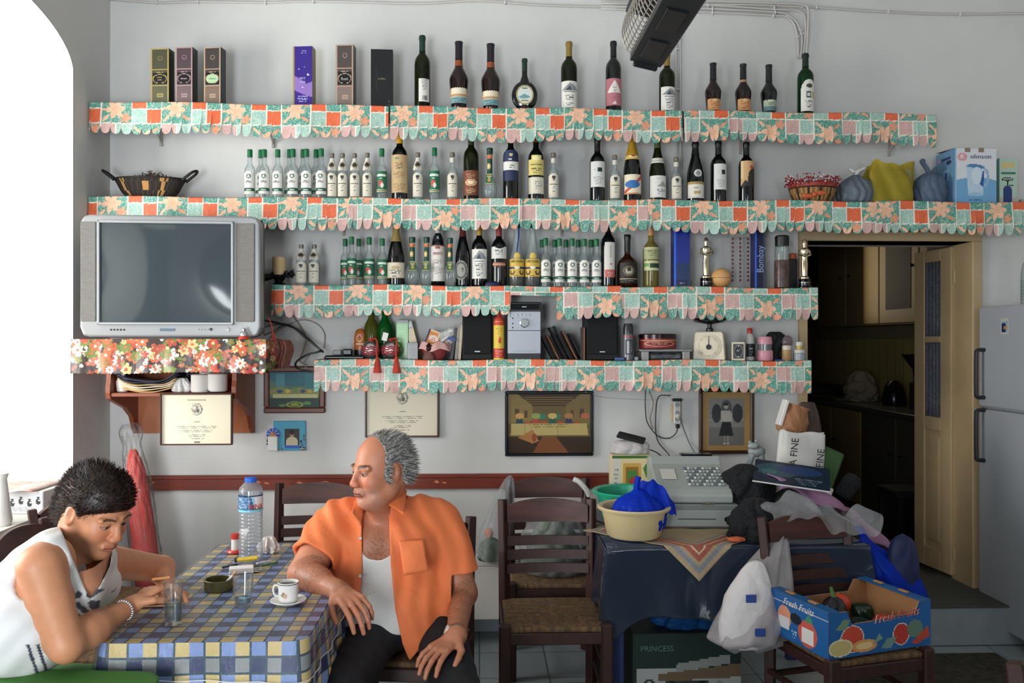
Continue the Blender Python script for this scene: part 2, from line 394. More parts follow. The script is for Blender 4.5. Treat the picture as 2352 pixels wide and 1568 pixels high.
def valance(name, label, p0, p1, h0, t0, s0, seedn, slot=.04, cut=None, over=.0, wav=.006, topw=.004):
    """p0,p1 the world ends of the shelf's front edge; h0 hanging height; t0,s0 where the print starts"""
    L = (p1-p0).length; d = (p1-p0)/L; nu = int(L/.0036); nv = 44; R = random.Random(seedn)
    ph = [R.uniform(0, 6) for _ in range(6)]; tong = U*2/3
    verts = []; org = p0.copy()
    for i in range(nu+1):
        s = L*i/nu
        f = ((s+s0*U) / tong) % 1.0
        # tongues: rounded end, narrow slot between neighbours
        a = abs(f-.5)*2
        sl = slot*(1+.35*math.sin(s*7+ph[0]))
        end = math.sqrt(max(0, 1-(a/.92)**2.6)) if a < .92 else 0
        bot = h0-sl+sl*end*.95 if a < .92 else h0-sl*1.15
        bot += .006*math.sin(s*3.1+ph[1])+.004*math.sin(s*9+ph[2])
        if cut and cut[0] < s < cut[1]: bot = cut[2]
        for j in range(nv+1):
            t = j/nv; z = -bot*t
            fold = wav*math.sin(s*6.3+ph[3])*t+wav*.7*math.sin(s*17+ph[4])*t*t+.012*math.exp(-((s-L*.31)/.03)**2)*t+.010*math.exp(-((s-L*.72)/.05)**2)*t
            zz = z+topw*math.sin(s*8+ph[5])
            y = -.006-over-abs(fold)-.01*t*(1+math.sin(s*25+ph[2]))*.5
            if j == 0: y = .0
            verts.append((s*d.x, s*d.y+y, s*d.z+zz+.003))
    # strip lying on the board
    fs = []; cs = []
    H = -1
    for j in range(nv):
        for i in range(nu):
            a = i*(nv+1)+j; fs.append((a, a+1, a+nv+2, a+nv+1))
            sc_ = (i+.5)/nu*L; zz = -(verts[a][2]+verts[a+1][2])/2+i/nu*L*d.z
            cs.append(cloth_col(s0+sc_/U, t0+zz/U))
    m = MB(); m.add(verts, fs, cs)
    o = m.build(name, CLOTH, loc=org, auto=0); tag(o, label, 'cloth', 'tiled-print cloths on the shelves')
    so = o.modifiers.new('t', 'SOLIDIFY'); so.thickness = .0012; so.offset = 0
    return o
BOARD = M('shelf_board', '#3c3432', rough=.6, var=.15, vs=6)
SY = [-.26, -.26, -.24, -.24]       # front planes of the four shelves
SEND = [((207, 234), (2149, 264)), ((205, 452), (2420, 466)), ((624, 654), (1877, 662)), ((722, 826), (1862, 829))]
SNAME = ['topmost', 'second', 'third', 'lowest']
SHELF = []
for i, ((a, b), (c, d_)) in enumerate(SEND):
    p, q = at(a, b, SY[i]), at(c, d_, SY[i])
    SHELF.append((p, q))
    t = thing('wall_shelf', '%s long dark wall shelf, its edge hidden by tile-print oilcloth' % SNAME[i], 'shelf', (p.x, 0, p.z))
    m = MB(); dz = (q.z-p.z); wd = q.x-p.x
    m.add([(0, SY[i], -.022), (wd, SY[i], dz-.022), (wd, -.001, dz-.022), (0, -.001, -.022), (0, SY[i], 0), (wd, SY[i], dz), (wd, -.001, dz), (0, -.001, 0)],
          [(0, 3, 2, 1), (4, 5, 6, 7), (0, 1, 5, 4), (1, 2, 6, 5), (2, 3, 7, 6), (3, 0, 4, 7)])
    m.build('board', BOARD, t, smooth=False)
    for bx in {0: (371, 628, 1240, 1700, 2040), 1: (280, 790, 1290, 1760), 2: (700, 1110, 1580), 3: (1190, 1560, 1800)}[i]:
        x = at(bx, 0, 0).x-p.x; z = dz*x/wd-.022; k = MB()
        ln = {0: .145, 1: .14, 2: .1, 3: .1}[i]
        k.box(x-.008, x+.008, -.012, -.001, z-ln, z, .002); k.box(x-.008, x+.008, SY[i]+.06, -.002, z-.008, z, .002)
        k.tube([(x, SY[i]+.08, z-.006), (x, -.01, z-ln+.02)], .005, 6)
        k.build('bracket', M('bracket_paint', '#a9a39b', rough=.5), t)
def shelf_z(i, x):
    p, q = SHELF[i]; return p.z+(q.z-p.z)*(x-p.x)/(q.x-p.x)
def edge(i, px):
    x = at(px, 784, SY[i]).x; return Vector((x, SY[i]-.001, shelf_z(i, x)))
for (i, a, b, h, t0, s0, lab, kw) in (
    (0, 207, 893, .172, 1.55-1, -.8, 'left stretch of the tiled floral cloth on the topmost shelf', {}),
    (0, 897, 1566, .178, .55, .1, 'middle stretch of the tiled floral cloth on the topmost shelf', {}),
    (0, 1570, 2149, .172, 3.5-2, .9, 'right stretch of the tiled floral cloth on the topmost shelf', {}),
    (1, 205, 804, .18, .6, -.6, 'tiled floral cloth of the second shelf above the television', {}),
    (1, 802, 1200, .172, 1.55, .4, 'tiled floral cloth of the second shelf below the bottles right of the television', {'over': .004}),
    (1, 1198, 1490, .165, 1.6, 0, 'short tiled floral cloth at the middle of the second shelf', {}),
    (1, 1488, 2012, .172, .55, 1.1, 'tiled floral cloth of the second shelf above the kitchen door corner', {'over': .003}),
    (1, 2010, 2420, .175, .45, .3, 'rightmost tiled floral cloth of the second shelf under the kettle box', {}),
    (2, 624, 1172, .165, .65, -.9, 'left tiled floral cloth of the third shelf with an orange row', {}),
    (2, 1172, 1426, .17, 1.6, .3, 'tiled floral cloth of the third shelf cut away above the stereo', {'cut': (.0, .24, .05)}),
    (2, 1424, 1877, .172, 1.55, .7, 'right tiled floral cloth of the third shelf under the trophies', {'over': .004}),
    (3, 722, 1290, .17, 1.55, .2, 'left tiled floral cloth of the lowest shelf behind the red tassels', {}),
    (3, 1286, 1862, .17, 1.6, .9, 'right tiled floral cloth of the lowest shelf under the kitchen scale', {'over': .003})):
    p0, p1 = edge(i, a), edge(i, b)
    valance('shelf_cloth', lab, p0, p1, h, t0, s0, a+i, **kw)
# ================================================================ PRINTED ART
def art(bg, items):
    """items painted in order, (u,v) in 0..1, v up; colours hex. None background = transparent"""
    it = []
    for q in items: it.append((q[0],)+tuple(lin(x) if isinstance(x, str) and x.startswith('#') else x for x in q[1:]))
    b = lin(bg) if bg else None
    def fn(u, v):
        c = b
        for q in it:
            k = q[0]
            if k == 'r' and q[1] <= u <= q[2] and q[3] <= v <= q[4]: c = q[5]
            elif k == 'e' and ((u-q[1])/q[3])**2+((v-q[2])/q[4])**2 <= 1: c = q[5]
            elif k == 'o' and .72 <= math.hypot((u-q[1])/q[3], (v-q[2])/q[4]) <= 1: c = q[5]
            elif k == 'x':      # lines of small print: v0, v1, u0, u1, n lines, colour
                if q[1] <= v <= q[2] and q[3] <= u <= q[4]:
                    f = (v-q[1])/(q[2]-q[1])*q[5]; ln = int(f)
                    wd = .5+.5*((ln*7919 % 13)/13); mid = (q[3]+q[4])/2
                    if f-ln < .5 and abs(u-mid) < wd*(q[4]-q[3])/2 and (int(u*47)*31+ln*17) % 7 > 1: c = q[6]
            elif k == 'p':      # polygon
                pts = q[1]; ins = False
                for i in range(len(pts)):
                    x1, y1 = pts[i]; x2, y2 = pts[i-1]
                    if (y1 > v) != (y2 > v) and u < (x2-x1)*(v-y1)/(y2-y1)+x1: ins = not ins
                if ins: c = q[2]
            elif k == 'clip' and not q[1](u, v): c = None
        return c
    return fn
def patch(name, R, z0, z1, half, fn, parent, mat=None, nu=24, nv=30, rot=0, sq=1.0, off=.0008):
    m = MB(); rr = R+off; vs = []; fs = []; cs = []
    for j in range(nv+1):
        for i in range(nu+1):
            a = rot+half*(2*i/nu-1); vs.append((math.sin(a)*rr, -math.cos(a)*rr*sq, z0+(z1-z0)*j/nv))
    for j in range(nv):
        for i in range(nu):
            c = fn((i+.5)/nu, (j+.5)/nv)
            if c is None: continue
            a = j*(nu+1)+i; fs.append((a, a+1, a+nu+2, a+nu+1)); cs.append(c)
    m.add(vs, fs, cs); return m.build(name, mat or PAINT, parent, auto=0)
def flat(name, w, h, fn, parent, mat=None, nu=60, nv=60, org=(0, 0, 0), ax=(1, 0, 0), up=(0, 0, 1)):
    """flat printed sheet, lower-left corner at org"""
    m = MB(); ax = Vector(ax); up = Vector(up); o = Vector(org); vs = []; fs = []; cs = []
    for j in range(nv+1):
        for i in range(nu+1): vs.append(o+ax*(w*i/nu)+up*(h*j/nv))
    for j in range(nv):
        for i in range(nu):
            c = fn((i+.5)/nu, (j+.5)/nv)
            if c is None: continue
            a = j*(nu+1)+i; fs.append((a, a+1, a+nu+2, a+nu+1)); cs.append(c)
    m.add(vs, fs, cs); return m.build(name, mat or PAINT, parent, smooth=False)
ell = lambda u, v: ((u-.5)/.5)**2+((v-.5)/.5)**2 <= 1
arch = lambda u, v: v < .62 or ((u-.5)/.5)**2+((v-.62)/.38)**2 <= 1
# ================================================================ BOTTLES
GCLR = thin('clear_glass', '#f0f5f5', edge=.22, rough=.05, body=.10, bodycol='#e8eeee', refl=.9)
GOLV = thin('olive_glass', '#5f6b35', edge=.35, rough=.05, body=.22, bodycol='#2c3517')
GGRN = thin('green_glass', '#2c8a4c', edge=.35, rough=.05, body=.25, bodycol='#0f4a26')
GBLK = M('dark_bottle_glass', '#080d0d', rough=.07, spec=.6)
GBRN = M('brown_bottle_glass', '#1c0d09', rough=.08, spec=.6)
WINE = M('dark_wine', '#070606', rough=.1)
INKM = M('print_ink', '#222226', rough=.6)
def capm(h, rough=.35, metal=0): return M('cap_'+h, h, rough=rough, metal=metal)
WHT, CRE = '#e3e1da', '#e6dfcc'
PROF = {  # r/R, z/H
 'bordeaux': [(.0, .012), (.8, 0), (.97, .012), (1, .03), (1, .60), (.98, .64), (.88, .69), (.62, .735), (.42, .765), (.36, .80), (.35, .955), (.42, .96), (.42, .985), (.38, 1)],
 'burgundy': [(.0, .012), (.85, 0), (.98, .012), (1, .03), (1, .42), (.97, .48), (.86, .57), (.66, .68), (.48, .77), (.37, .85), (.33, .955), (.42, .96), (.42, .985), (.36, 1)],
 'spirit': [(.0, .012), (.85, 0), (.98, .015), (1, .04), (1, .57), (.96, .62), (.80, .66), (.52, .705), (.43, .74), (.42, .94), (.42, 1)],
 'brandy': [(.0, .012), (.72, 0), (.78, .015), (.80, .06), (1, .42), (1, .455), (.92, .50), (.55, .60), (.42, .64), (.38, .68), (.36, .72), (.35, .955), (.40, .96), (.40, 1)],
 'flask': [(.0, .01), (.5, 0), (.62, .015), (.9, .10), (1, .20), (.98, .27), (.80, .38), (.50, .455), (.36, .50), (.33, .55), (.32, .94), (.34, 1)],
 'cone': [(.0, .01), (.9, 0), (1, .02), (1, .46), (.93, .50), (.70, .60), (.55, .72), (.42, .86), (.36, .94), (.40, .95), (.40, 1)],
 'squat': [(.0, .01), (.9, 0), (1, .02), (1, .42), (.9, .50), (.62, .56), (.36, .60), (.27, .66), (.26, .93), (.30, .94), (.30, 1)],
 'slope': [(.0, .012), (.88, 0), (1, .02), (1, .52), (.97, .60), (.84, .72), (.60, .80), (.42, .85), (.38, .90), (.38, 1)],
}
def rad(kind, t):
    p = PROF[kind][1:]
    for (a, b), (c, d) in zip(p, p[1:]):
        if b <= t <= d: return a+(c-a)*(t-b)/max(1e-6, d-b)
    return p[-1][0]
def bottle(kind, R, H, glass, label, cat='bottle', cap=None, caph=(.8, 1), capr=1.06, labels=(), fill=None, fillm=None, neck=None, group=None, words=(), n=24, capmat=None):
    t = thing('bottle', label, cat, group=group); P = PROF[kind]
    m = MB(); m.lathe([(max(r, 1e-4)*R, z*H) for r, z in P], n, cap=False); m.build('glass_body', glass, t)
    if fill:
        q = [(max(r, 1e-4)*R*.93, z*H+.003) for r, z in P if z < fill]; q.append((rad(kind, fill)*R*.93, fill*H)); q.append((1e-4, fill*H))
        m = MB(); m.lathe(q, n, cap=False); m.build('liquid', fillm or WINE, t)
    if cap:
        a, b = caph; q = [(rad(kind, a+(b-a)*i/6)*R*capr+.0006, (a+(b-a)*i/6)*H) for i in range(7)]
        q = q+[(q[-1][0]*.92, q[-1][1]+.003), (1e-4, q[-1][1]+.003)]
        m = MB(); m.lathe(q, 20, cap=False); m.build('cap', capmat or capm(cap), t)
    for L in labels:   # (z0, z1, half angle, fn, rot)
        z0, z1, hf, fn = L[:4]; rot = L[4] if len(L) > 4 else 0
        patch('label', rad(kind, (z0+z1)/2)*R, z0*H, z1*H, hf, fn, t, nu=22, nv=max(8, int((z1-z0)*H/.0035)), rot=rot)
    if neck:
        z0, z1, fn = neck; m = MB(); vs = []; nu, nv = 14, 10
        for j in range(nv+1):
            for i in range(nu+1):
                a = 1.5*(2*i/nu-1); z = z0+(z1-z0)*j/nv; r = rad(kind, z)*R+.0012; vs.append((math.sin(a)*r, -math.cos(a)*r, z*H))
        fs = []; cs = []
        for j in range(nv):
            for i in range(nu):
                c = fn((i+.5)/nu, (j+.5)/nv)
                if c is not None: a = j*(nu+1)+i; fs.append((a, a+1, a+nu+2, a+nu+1)); cs.append(c)
        m.add(vs, fs, cs); m.build('neck_label', PAINT, t, auto=0)
    for (s, size, z, col, sx) in words:
        text(s, size, M('ink_'+col, col, rough=.6), t, (0, 0, z*H), bendr=rad(kind, z)*R+.0022, sx=sx)
    return t
ORD = ['first', 'second', 'third', 'fourth', 'fifth', 'sixth', 'seventh', 'eighth', 'ninth', 'tenth', 'eleventh', 'twelfth']
def put(t, i, px, top, w=None, y=-.14, bottom=None, R0=.04, H0=.3, rz=0, zb=None):
    """stand thing t on shelf i so that it spans the photo's height"""
    if zb is None: y -= (.055, .045, .03, 0)[i] if y < -.11 else (0, .02, .015, 0)[i]
    x = at(px, 784, y).x; z = shelf_z(i, x)+.0005 if zb is None else zb
    z += .0008
    H = at(px, top, y).z-z; R = (w*mp(px, y)/2) if w else R0
    t.location = (x, y, z); t.scale = (R/R0, R/R0, H/H0); t.rotation_euler = (0, 0, rz); return t
# --- small ouzo bottles with a green cap and white label
oz = art(WHT, [('e', .5, .78, .2, .1, '#4d6b58'), ('e', .5, .78, .1, .05, WHT), ('r', .1, .9, .66, .67, '#9aa49c'), ('x', .58, .64, .25, .75, 1, '#888888'),
               ('r', 0, 1, .1, .27, '#1f5b45'), ('r', .3, .7, .16, .2, WHT), ('e', .5, .1, .6, .05, '#cfd0c8'), ('clip', lambda u, v: v < .88 or abs(u-.5) < .5-.6*(v-.88)/.12*.6)])
oz_g = art('#1e6b4a', [('e', .5, .80, .42, .06, '#dfe8d8'), ('x', .64, .72, .2, .8, 1, '#e8e8da'), ('e', .45, .42, .2, .16, '#c04a3a'), ('e', .55, .34, .12, .12, WHT), ('r', .0, .18, .3, .5, '#11503a'), ('r', .05, .95, .05, .15, '#d8d2a8'), ('r', .1, .9, .08, .11, '#333333')])
oz_c = art('#d9d2c0', [('e', .5, .84, .15, .07, '#33373f'), ('x', .7, .75, .3, .7, 1, '#777777'), ('r', .15, .85, .52, .58, '#4c4f55'), ('x', .38, .48, .3, .7, 2, '#999288'), ('r', .42, .58, .22, .28, '#6a6a6e'), ('r', .1, .9, .13, .135, '#999288'),
                ('clip', lambda u, v: v < .8 or ((u-.5)/.5)**2+((v-.8)/.2)**2 <= 1)])
ncl = art('#d7d2c6', [('e', .5, .45, .28, .22, '#9a8c6a'), ('e', .5, .45, .2, .16, '#2e2a2c'), ('x', .05, .2, .2, .8, 2, '#8a8680')])
GCAP = '#0d6a3f'
def P_green(g='green-capped clear bottles'):
    return bottle('spirit', .03, .235, GCLR, 'x', cap=GCAP, caph=(.86, 1), capr=1.12, labels=[(.10, .56, 1.25, oz)], words=[('OYZO', .0125, .34, '#222226', 1.0)])
def P_greenlab():
    return bottle('spirit', .03, .235, GCLR, 'x', cap=GCAP, caph=(.86, 1), capr=1.12, labels=[(.14, .56, 1.25, oz_g)])
def P_cream(neckl=True):
    return bottle('slope' if neckl else 'spirit', .03, .215, GCLR, 'x', cap='#8a7f72', caph=(.93, 1), capr=1.1, labels=[(.07, .57, 1.2, oz_c)],
                  neck=(.63 if neckl else .80, .9, ncl if neckl else art('#d8d2c4', [])), capmat=capm('#8a7f72', .3, .6))
def P_flask():
    t = bottle('flask', .04, .24, GCLR, 'x', cap='#0c3f2c', caph=(.9, 1), capr=1.25, neck=(.52, .8, art('#0f4a33', [('e', .35, .5, .3, .22, '#c9a86a'), ('e', .35, .5, .18, .14, '#e3d3a0')])))
    m = MB(); m.lathe([(.0145, .195), (.0145, .21)], 16); m.build('neck_ring', capm('#d9793a'), t)
    g = flat('hang_tag', .036, .042, art('#0e5a30', [('r', 0, 1, 0, .04, '#c9c070'), ('r', 0, 1, .96, 1, '#c9c070'), ('r', .15, .85, .72, .84, '#c9a86a'), ('r', .3, .7, .2, .5, '#b8912f'), ('x', .55, .68, .2, .8, 2, '#d8d8c0')]), t, nu=18, nv=20, org=(-.018, -.043, .075))
    return t
protos = {}
def series(make, key, i, items, tmpl, group, R0, H0):
    """items: (px, top, w, y); tmpl gets the ordinal word"""
    for k, (px, top, w, y) in enumerate(items):
        if key not in protos: protos[key] = make(); t = protos[key]
        else: t = dup(protos[key])
        t['label'] = tmpl[k] if isinstance(tmpl, list) else tmpl % ORD[k]; t['group'] = group
        put(t, i, px, top, w, y, R0=R0, H0=H0, rz=random.uniform(-.12, .12))
GN = 'small clear ouzo bottles'
series(P_green, 'g', 1, [(574, 345, 24, -.15), (607, 345, 24, -.16), (638, 345, 24, -.15), (673, 344, 24, -.16), (704, 344, 24, -.16), (738, 343, 24, -.16)],
       '%s from the left of the front green-capped ouzo bottles on the second shelf', GN, .03, .235)
series(P_green, 'g', 1, [(599, 346, 23, -.085), (665, 345, 23, -.085), (696, 345, 23, -.085), (726, 345, 23, -.085)],
       '%s from the left of the back-row green-capped ouzo bottles on the second shelf', GN, .03, .235)
series(P_green, 'g', 2, [(1253, 548, 23, -.15), (1285, 549, 23, -.15), (1314, 549, 23, -.15), (1342, 550, 23, -.15), (1370, 550, 23, -.15)],
       '%s from left of the front green-capped ouzo bottles on the third shelf', GN, .03, .235)
series(P_green, 'g', 2, [(1245, 552, 22, -.07), (1274, 552, 22, -.07), (1300, 552, 22, -.07), (1328, 552, 22, -.07), (1358, 552, 22, -.07)],
       '%s from the left of the back-row green-capped ouzo bottles on the third shelf', GN, .03, .235)
series(P_cream, 'c', 1, [(763, 354, 23, -.15), (787, 354, 23, -.15), (815, 354, 23, -.15), (844, 353, 23, -.15), (960, 352, 24, -.15)],
       ['first of four cream-labelled clear ouzo bottles with paper collars, next to green caps', 'second of four cream-labelled clear ouzo bottles with paper collars on second shelf',
        'third of four cream-labelled clear ouzo bottles with paper collars on second shelf', 'fourth of four cream-labelled clear ouzo bottles with paper collars, beside green-labelled bottle',
        'clear ouzo bottle with paper collar just right of the tan-labelled wine'], GN, .03, .215)
series(P_cream, 'c', 2, [(692, 563, 25, -.15), (722, 563, 25, -.15)],
       ['left of two clear ouzo bottles beside the candle on the third shelf', 'right of two clear ouzo bottles beside the candle on the third shelf'], GN, .03, .215)
series(lambda: P_cream(False), 'c2', 1, [(1039, 352, 24, -.15), (1271, 353, 24, -.15), (1412, 358, 24, -.15), (1553, 363, 24, -.15)],
       ['small cream-labelled ouzo bottle left of the olive bottle with brown label', 'small cream-labelled ouzo bottle right of the wine with yellow label',
        'small cream-labelled ouzo bottle left of the gold-foiled champagne', 'small cream-labelled ouzo bottle between the two sloping burgundy bottles'], GN, .03, .215)
series(P_greenlab, 'gl', 1, [(877, 343, 24, -.15), (998, 341, 24, -.15)],
       ['green-labelled clear bottle left of the tan-labelled wine on the second shelf', 'green-labelled clear bottle right of the tan-labelled wine on the second shelf'], GN, .03, .235)
series(P_greenlab, 'gl', 2, [(793, 550, 22, -.1), (808, 545, 22, -.19), (824, 550, 22, -.09), (848, 546, 24, -.15), (878, 549, 24, -.14)],
       ['leftmost green-labelled clear bottle on the third shelf', 'front bottle of the green-labelled trio on the third shelf', 'rear bottle of the green-labelled trio on the third shelf',
        'green-labelled clear bottle right of the trio on third shelf', 'green-labelled clear bottle touching the champagne on the third shelf'], GN, .03, .235)
series(P_flask, 'f', 1, [(1125, 342, 34, -.15)], ['small round-bellied flask with green tag on the second shelf'], 'round-bellied flasks', .04, .24)
series(P_flask, 'f', 2, [(947, 546, 34, -.15), (980, 546, 33, -.15), (1034, 548, 30, -.19)],
       ['round-bellied flask with green tag next to the champagne on third shelf', 'round-bellied flask with green tag left of the tall white-labelled liqueur', 'round-bellied flask with green tag left of the silver T bottle'], 'round-bellied flasks', .04, .24)
# --- single bottles: kind, shelf, px, top, width, y, glass, cap, label...
wl_lines = lambda bg, ink, extra=(): art(bg, [('x', .3, .5, .15, .85, 3, ink), ('x', .1, .24, .2, .8, 3, ink)]+list(extra))
mount = wl_lines(WHT, '#77747a', [('p', [(.08, .66), (.3, .8), (.5, .94), (.72, .85), (.95, .66)], '#8e9496'), ('p', [(.3, .66), (.5, .84), (.6, .66)], '#45494c'), ('r', .25, .75, .58, .61, '#555555')])
tri = art('#b5707a', [('p', [(.1, .46), (.9, .46), (.5, .95)], '#e2dcd6'), ('x', .5, .75, .38, .62, 5, '#8a7f80'), ('r', .42, .58, .06, .1, WHT), ('r', .5, .56, .06, .18, WHT), ('x', .25, .36, .15, .85, 2, '#9a5a64')])
torn = art('#d8bf98', [('r', 0, 1, .80, .86, '#e9d9bb'), ('r', 0, 1, .70, .76, '#b98a62'), ('r', .15, .85, .4, .66, '#e7dcc4'), ('r', 0, 1, .30, .36, '#b98a62'), ('r', 0, 1, 0, .27, '#7fa3a4'), ('x', .02, .22, .02, .98, 3, '#3f6f7a'), ('x', .78, .95, .1, .9, 1, '#a77c5a'), ('clip', lambda u, v: v < .93-.07*math.sin(u*5))])
ornl = art('#cf9a66', [('r', 0, 1, .80, .88, '#e7c79c'), ('x', .6, .76, .1, .9, 2, '#9a4a2a'), ('x', .1, .5, .1, .9, 4, '#a85d38'), ('e', .5, .55, .16, .1, '#ddb684')])
grnl = art('#a8b39a', [('r', 0, 1, .8, .88, '#6f8a74'), ('x', .35, .75, .1, .9, 4, '#5b6f63'), ('r', 0, 1, 0, .25, '#5f7d86'), ('e', .5, .6, .2, .1, '#cdd3b8')])
def B(kind, i, px, top, w, label, glass=GBLK, y=-.14, cap='#0f1214', caph=(.79, 1), labels=(), H0=.3, **k):
    t = bottle(kind, .04, H0, glass, label, cap=cap, caph=caph, labels=labels, **k)
    return put(t, i, px, top, w, y, R0=.04, H0=H0)
A = B
A('bordeaux', 0, 970, 84, 36, 'dark green wine bottle turned to its barcode label, right of the black box', GOLV, cap='#12332a', fill=.58, labels=[(.09, .40, .75, art(WHT, [('x', .5, .95, .2, .8, 6, '#8a8a8a'), ('r', .3, .72, .06, .28, '#333333'), ('r', .36, .4, .06, .28, WHT), ('r', .46, .52, .06, .28, WHT), ('r', .6, .64, .06, .28, WHT)]), .35)], H0=.34)
A('brandy', 0, 1054, 98, 44, 'larger brandy bottle with torn scenic label on the topmost shelf, left of its twin', GBRN, cap='#1c1622', caph=(.74, 1), labels=[(.08, .44, 1.2, torn)], neck=(.64, .73, art('#8a4520', [])), H0=.31)
A('brandy', 0, 1127, 103, 44, 'brandy bottle with torn scenic label, left of the round flat bottle', GBRN, cap='#1c1622', caph=(.74, 1), labels=[(.06, .40, 1.2, torn)], neck=(.64, .73, art('#8a4520', [])), H0=.31)
A('bordeaux', 0, 1307, 98, 37, 'green wine bottle with gold capsule and mountain label in clear view', GOLV, cap='#9a8140', capmat=capm('#9a8140', .35, .5), fill=.62, labels=[(.04, .42, 1.3, mount)], H0=.32)
A('bordeaux', 0, 1409, 97, 36, 'dark wine bottle with pink label and white triangle', cap='#16151c', labels=[(.08, .46, 1.3, tri)], H0=.34)
A('bordeaux', 0, 1532, 124, 36, 'green wine bottle with mountain label partly behind the hanging heater', GOLV, cap='#9a8140', capmat=capm('#9a8140', .35, .5), fill=.6, labels=[(.03, .42, 1.2, mount, .15)], H0=.32)
A('brandy', 0, 1638, 147, 37, 'first of three small brandy bottles, orange label, topmost shelf right part', GBRN, cap='#15121a', caph=(.68, 1), labels=[(.06, .41, 1.1, ornl)], H0=.24)
A('brandy', 0, 1707, 149, 37, 'middle of three small brandy bottles, orange label and clear collar', GBRN, cap='#15121a', caph=(.71, 1), labels=[(.06, .43, 1.1, ornl)], neck=(.64, .69, art('#b08a68', [])), H0=.24)
A('brandy', 0, 1766, 151, 37, 'small brandy bottle with grey-green label on the topmost shelf', GBLK, cap='#0f1a18', caph=(.68, 1), labels=[(.06, .41, 1.1, grnl)], H0=.24)
A('bordeaux', 0, 1850, 125, 36, 'bright green wine bottle with arched white label, rightmost on topmost shelf', GGRN, cap='#0e211c', fill=.5, labels=[(.05, .56, 1.1, art(WHT, [('e', .5, .8, .2, .06, '#444444'), ('r', .3, .6, .42, .62, '#2b3b38'), ('r', .35, .55, .46, .58, '#cfd6cf'), ('r', .62, .85, .4, .62, '#c8b878'), ('x', .12, .36, .2, .8, 4, '#777777'), ('clip', arch)]), .15)], H0=.31)
# round flat bottle
t = thing('bottle', 'round flat dark bottle with oval scenic label on the topmost shelf', 'bottle')
m = MB(); m.lathe([(.004, -.02), (.05, -.02), (.062, -.012), (.066, 0), (.062, .012), (.05, .02), (.004, .02)], 32, c=(0, 0, .068), axis='y', cap=False)
m.lathe([(.035, .0), (.036, .01), (.03, .02)], 20); m.lathe([(.034, .11), (.022, .135), (.014, .155), (.0125, .21), (.0125, .22)], 18); m.build('glass_body', GBLK, t)
m = MB(); m.lathe([(.0135, .168), (.0135, .215), (.015, .217), (.015, .228), (.012, .231), (1e-4, .231)], 18, cap=False); m.build('cap', capm('#12301f'), t)
lb = flat('label', .088, .088, art('#dfd8c0', [('o', .5, .5, .5, .5, '#a89a6a'), ('e', .5, .5, .42, .42, '#d5dbd4'), ('e', .45, .38, .3, .08, '#8fb5bc'), ('p', [(.2, .4), (.45, .55), (.8, .42), (.8, .36), (.2, .34)], '#6f9aa0'), ('r', .3, .7, .18, .24, '#8a7a4a'), ('r', .36, .64, .8, .86, '#556b50'), ('clip', ell)]), t, nu=34, nv=34, org=(-.044, -.0205, .024))
put(t, 0, 1205, 135, 60, -.15, R0=.066, H0=.231)
B('bordeaux', 1, 918, 298, 37, 'tall dark wine bottle with tan label and yellow capsule', cap='#d09a1e', caph=(.8, 1), labels=[(.1, .63, 1.35, art('#c2a478', [('e', .4, .9, .1, .025, '#3f8a5a'), ('x', .62, .8, .25, .75, 5, '#6d5a40'), ('x', .4, .56, .1, .9, 4, '#94784f'), ('x', .05, .25, .1, .9, 5, '#94784f')]))], H0=.34)
B('bordeaux', 1, 1082, 300, 35, 'olive wine bottle with brown patterned label on the second shelf', GOLV, cap='#2b3320', fill=.56, labels=[(.07, .42, 1.3, art('#7a4530', [('e', .5, .52, .3, .14, '#d9c596'), ('e', .5, .52, .24, .1, '#c33f2c'), ('e', .5, .52, .2, .07, '#e3d6ae'), ('x', .7, .9, .1, .9, 3, '#b98a62'), ('x', .08, .3, .1, .9, 4, '#c39a6e')]))], H0=.34)
B('bordeaux', 1, 1173, 303, 36, 'dark wine bottle with navy and white label, second shelf centre', cap='#8d8f92', caph=(.84, 1), capmat=capm('#8d8f92', .3, .7), labels=[(.28, .72, 1.2, art('#1d2a4e', [('r', 0, 1, .35, .62, WHT), ('x', .42, .55, .3, .8, 2, '#222222'), ('e', .5, .84, .1, .05, '#c9b98a'), ('x', .68, .76, .2, .8, 1, '#c9c9c9'), ('clip', lambda u, v: v < .85 or ((u-.5)/.5)**2+((v-.85)/.15)**2 <= 1)]))], H0=.35)
B('bordeaux', 1, 1231, 306, 37, 'dark wine bottle with pale yellow label and copper capsule', cap='#a0622a', caph=(.86, 1), capmat=capm('#a0622a', .3, .6), labels=[(.1, .34, 1.2, art('#d9d3c0', [('x', .3, .8, .3, .95, 4, '#777777'), ('r', 0, .16, 0, 1, '#bfb8a2')])), (.37, .66, 1.2, art('#d8c878', [('e', .5, .84, .2, .12, '#efe3a4'), ('x', .1, .4, .1, .9, 3, '#6b5a2a'), ('clip', lambda u, v: v < .78 or abs(u-.5) < .28)]))], words=[('GRAND RESERVE', .0088, .52, '#4c3a18', .95)], H0=.34)
B('bordeaux', 1, 1372, 318, 35, 'dark wine bottle with white label and tiny dark square, left of its twin', labels=[(.22, .62, 1.15, art('#d9dad6', [('r', .45, .72, .6, .76, '#22332f'), ('e', .3, .68, .03, .02, '#777777'), ('x', .1, .42, .15, .85, 6, '#9a9a9a')]))], H0=.33)
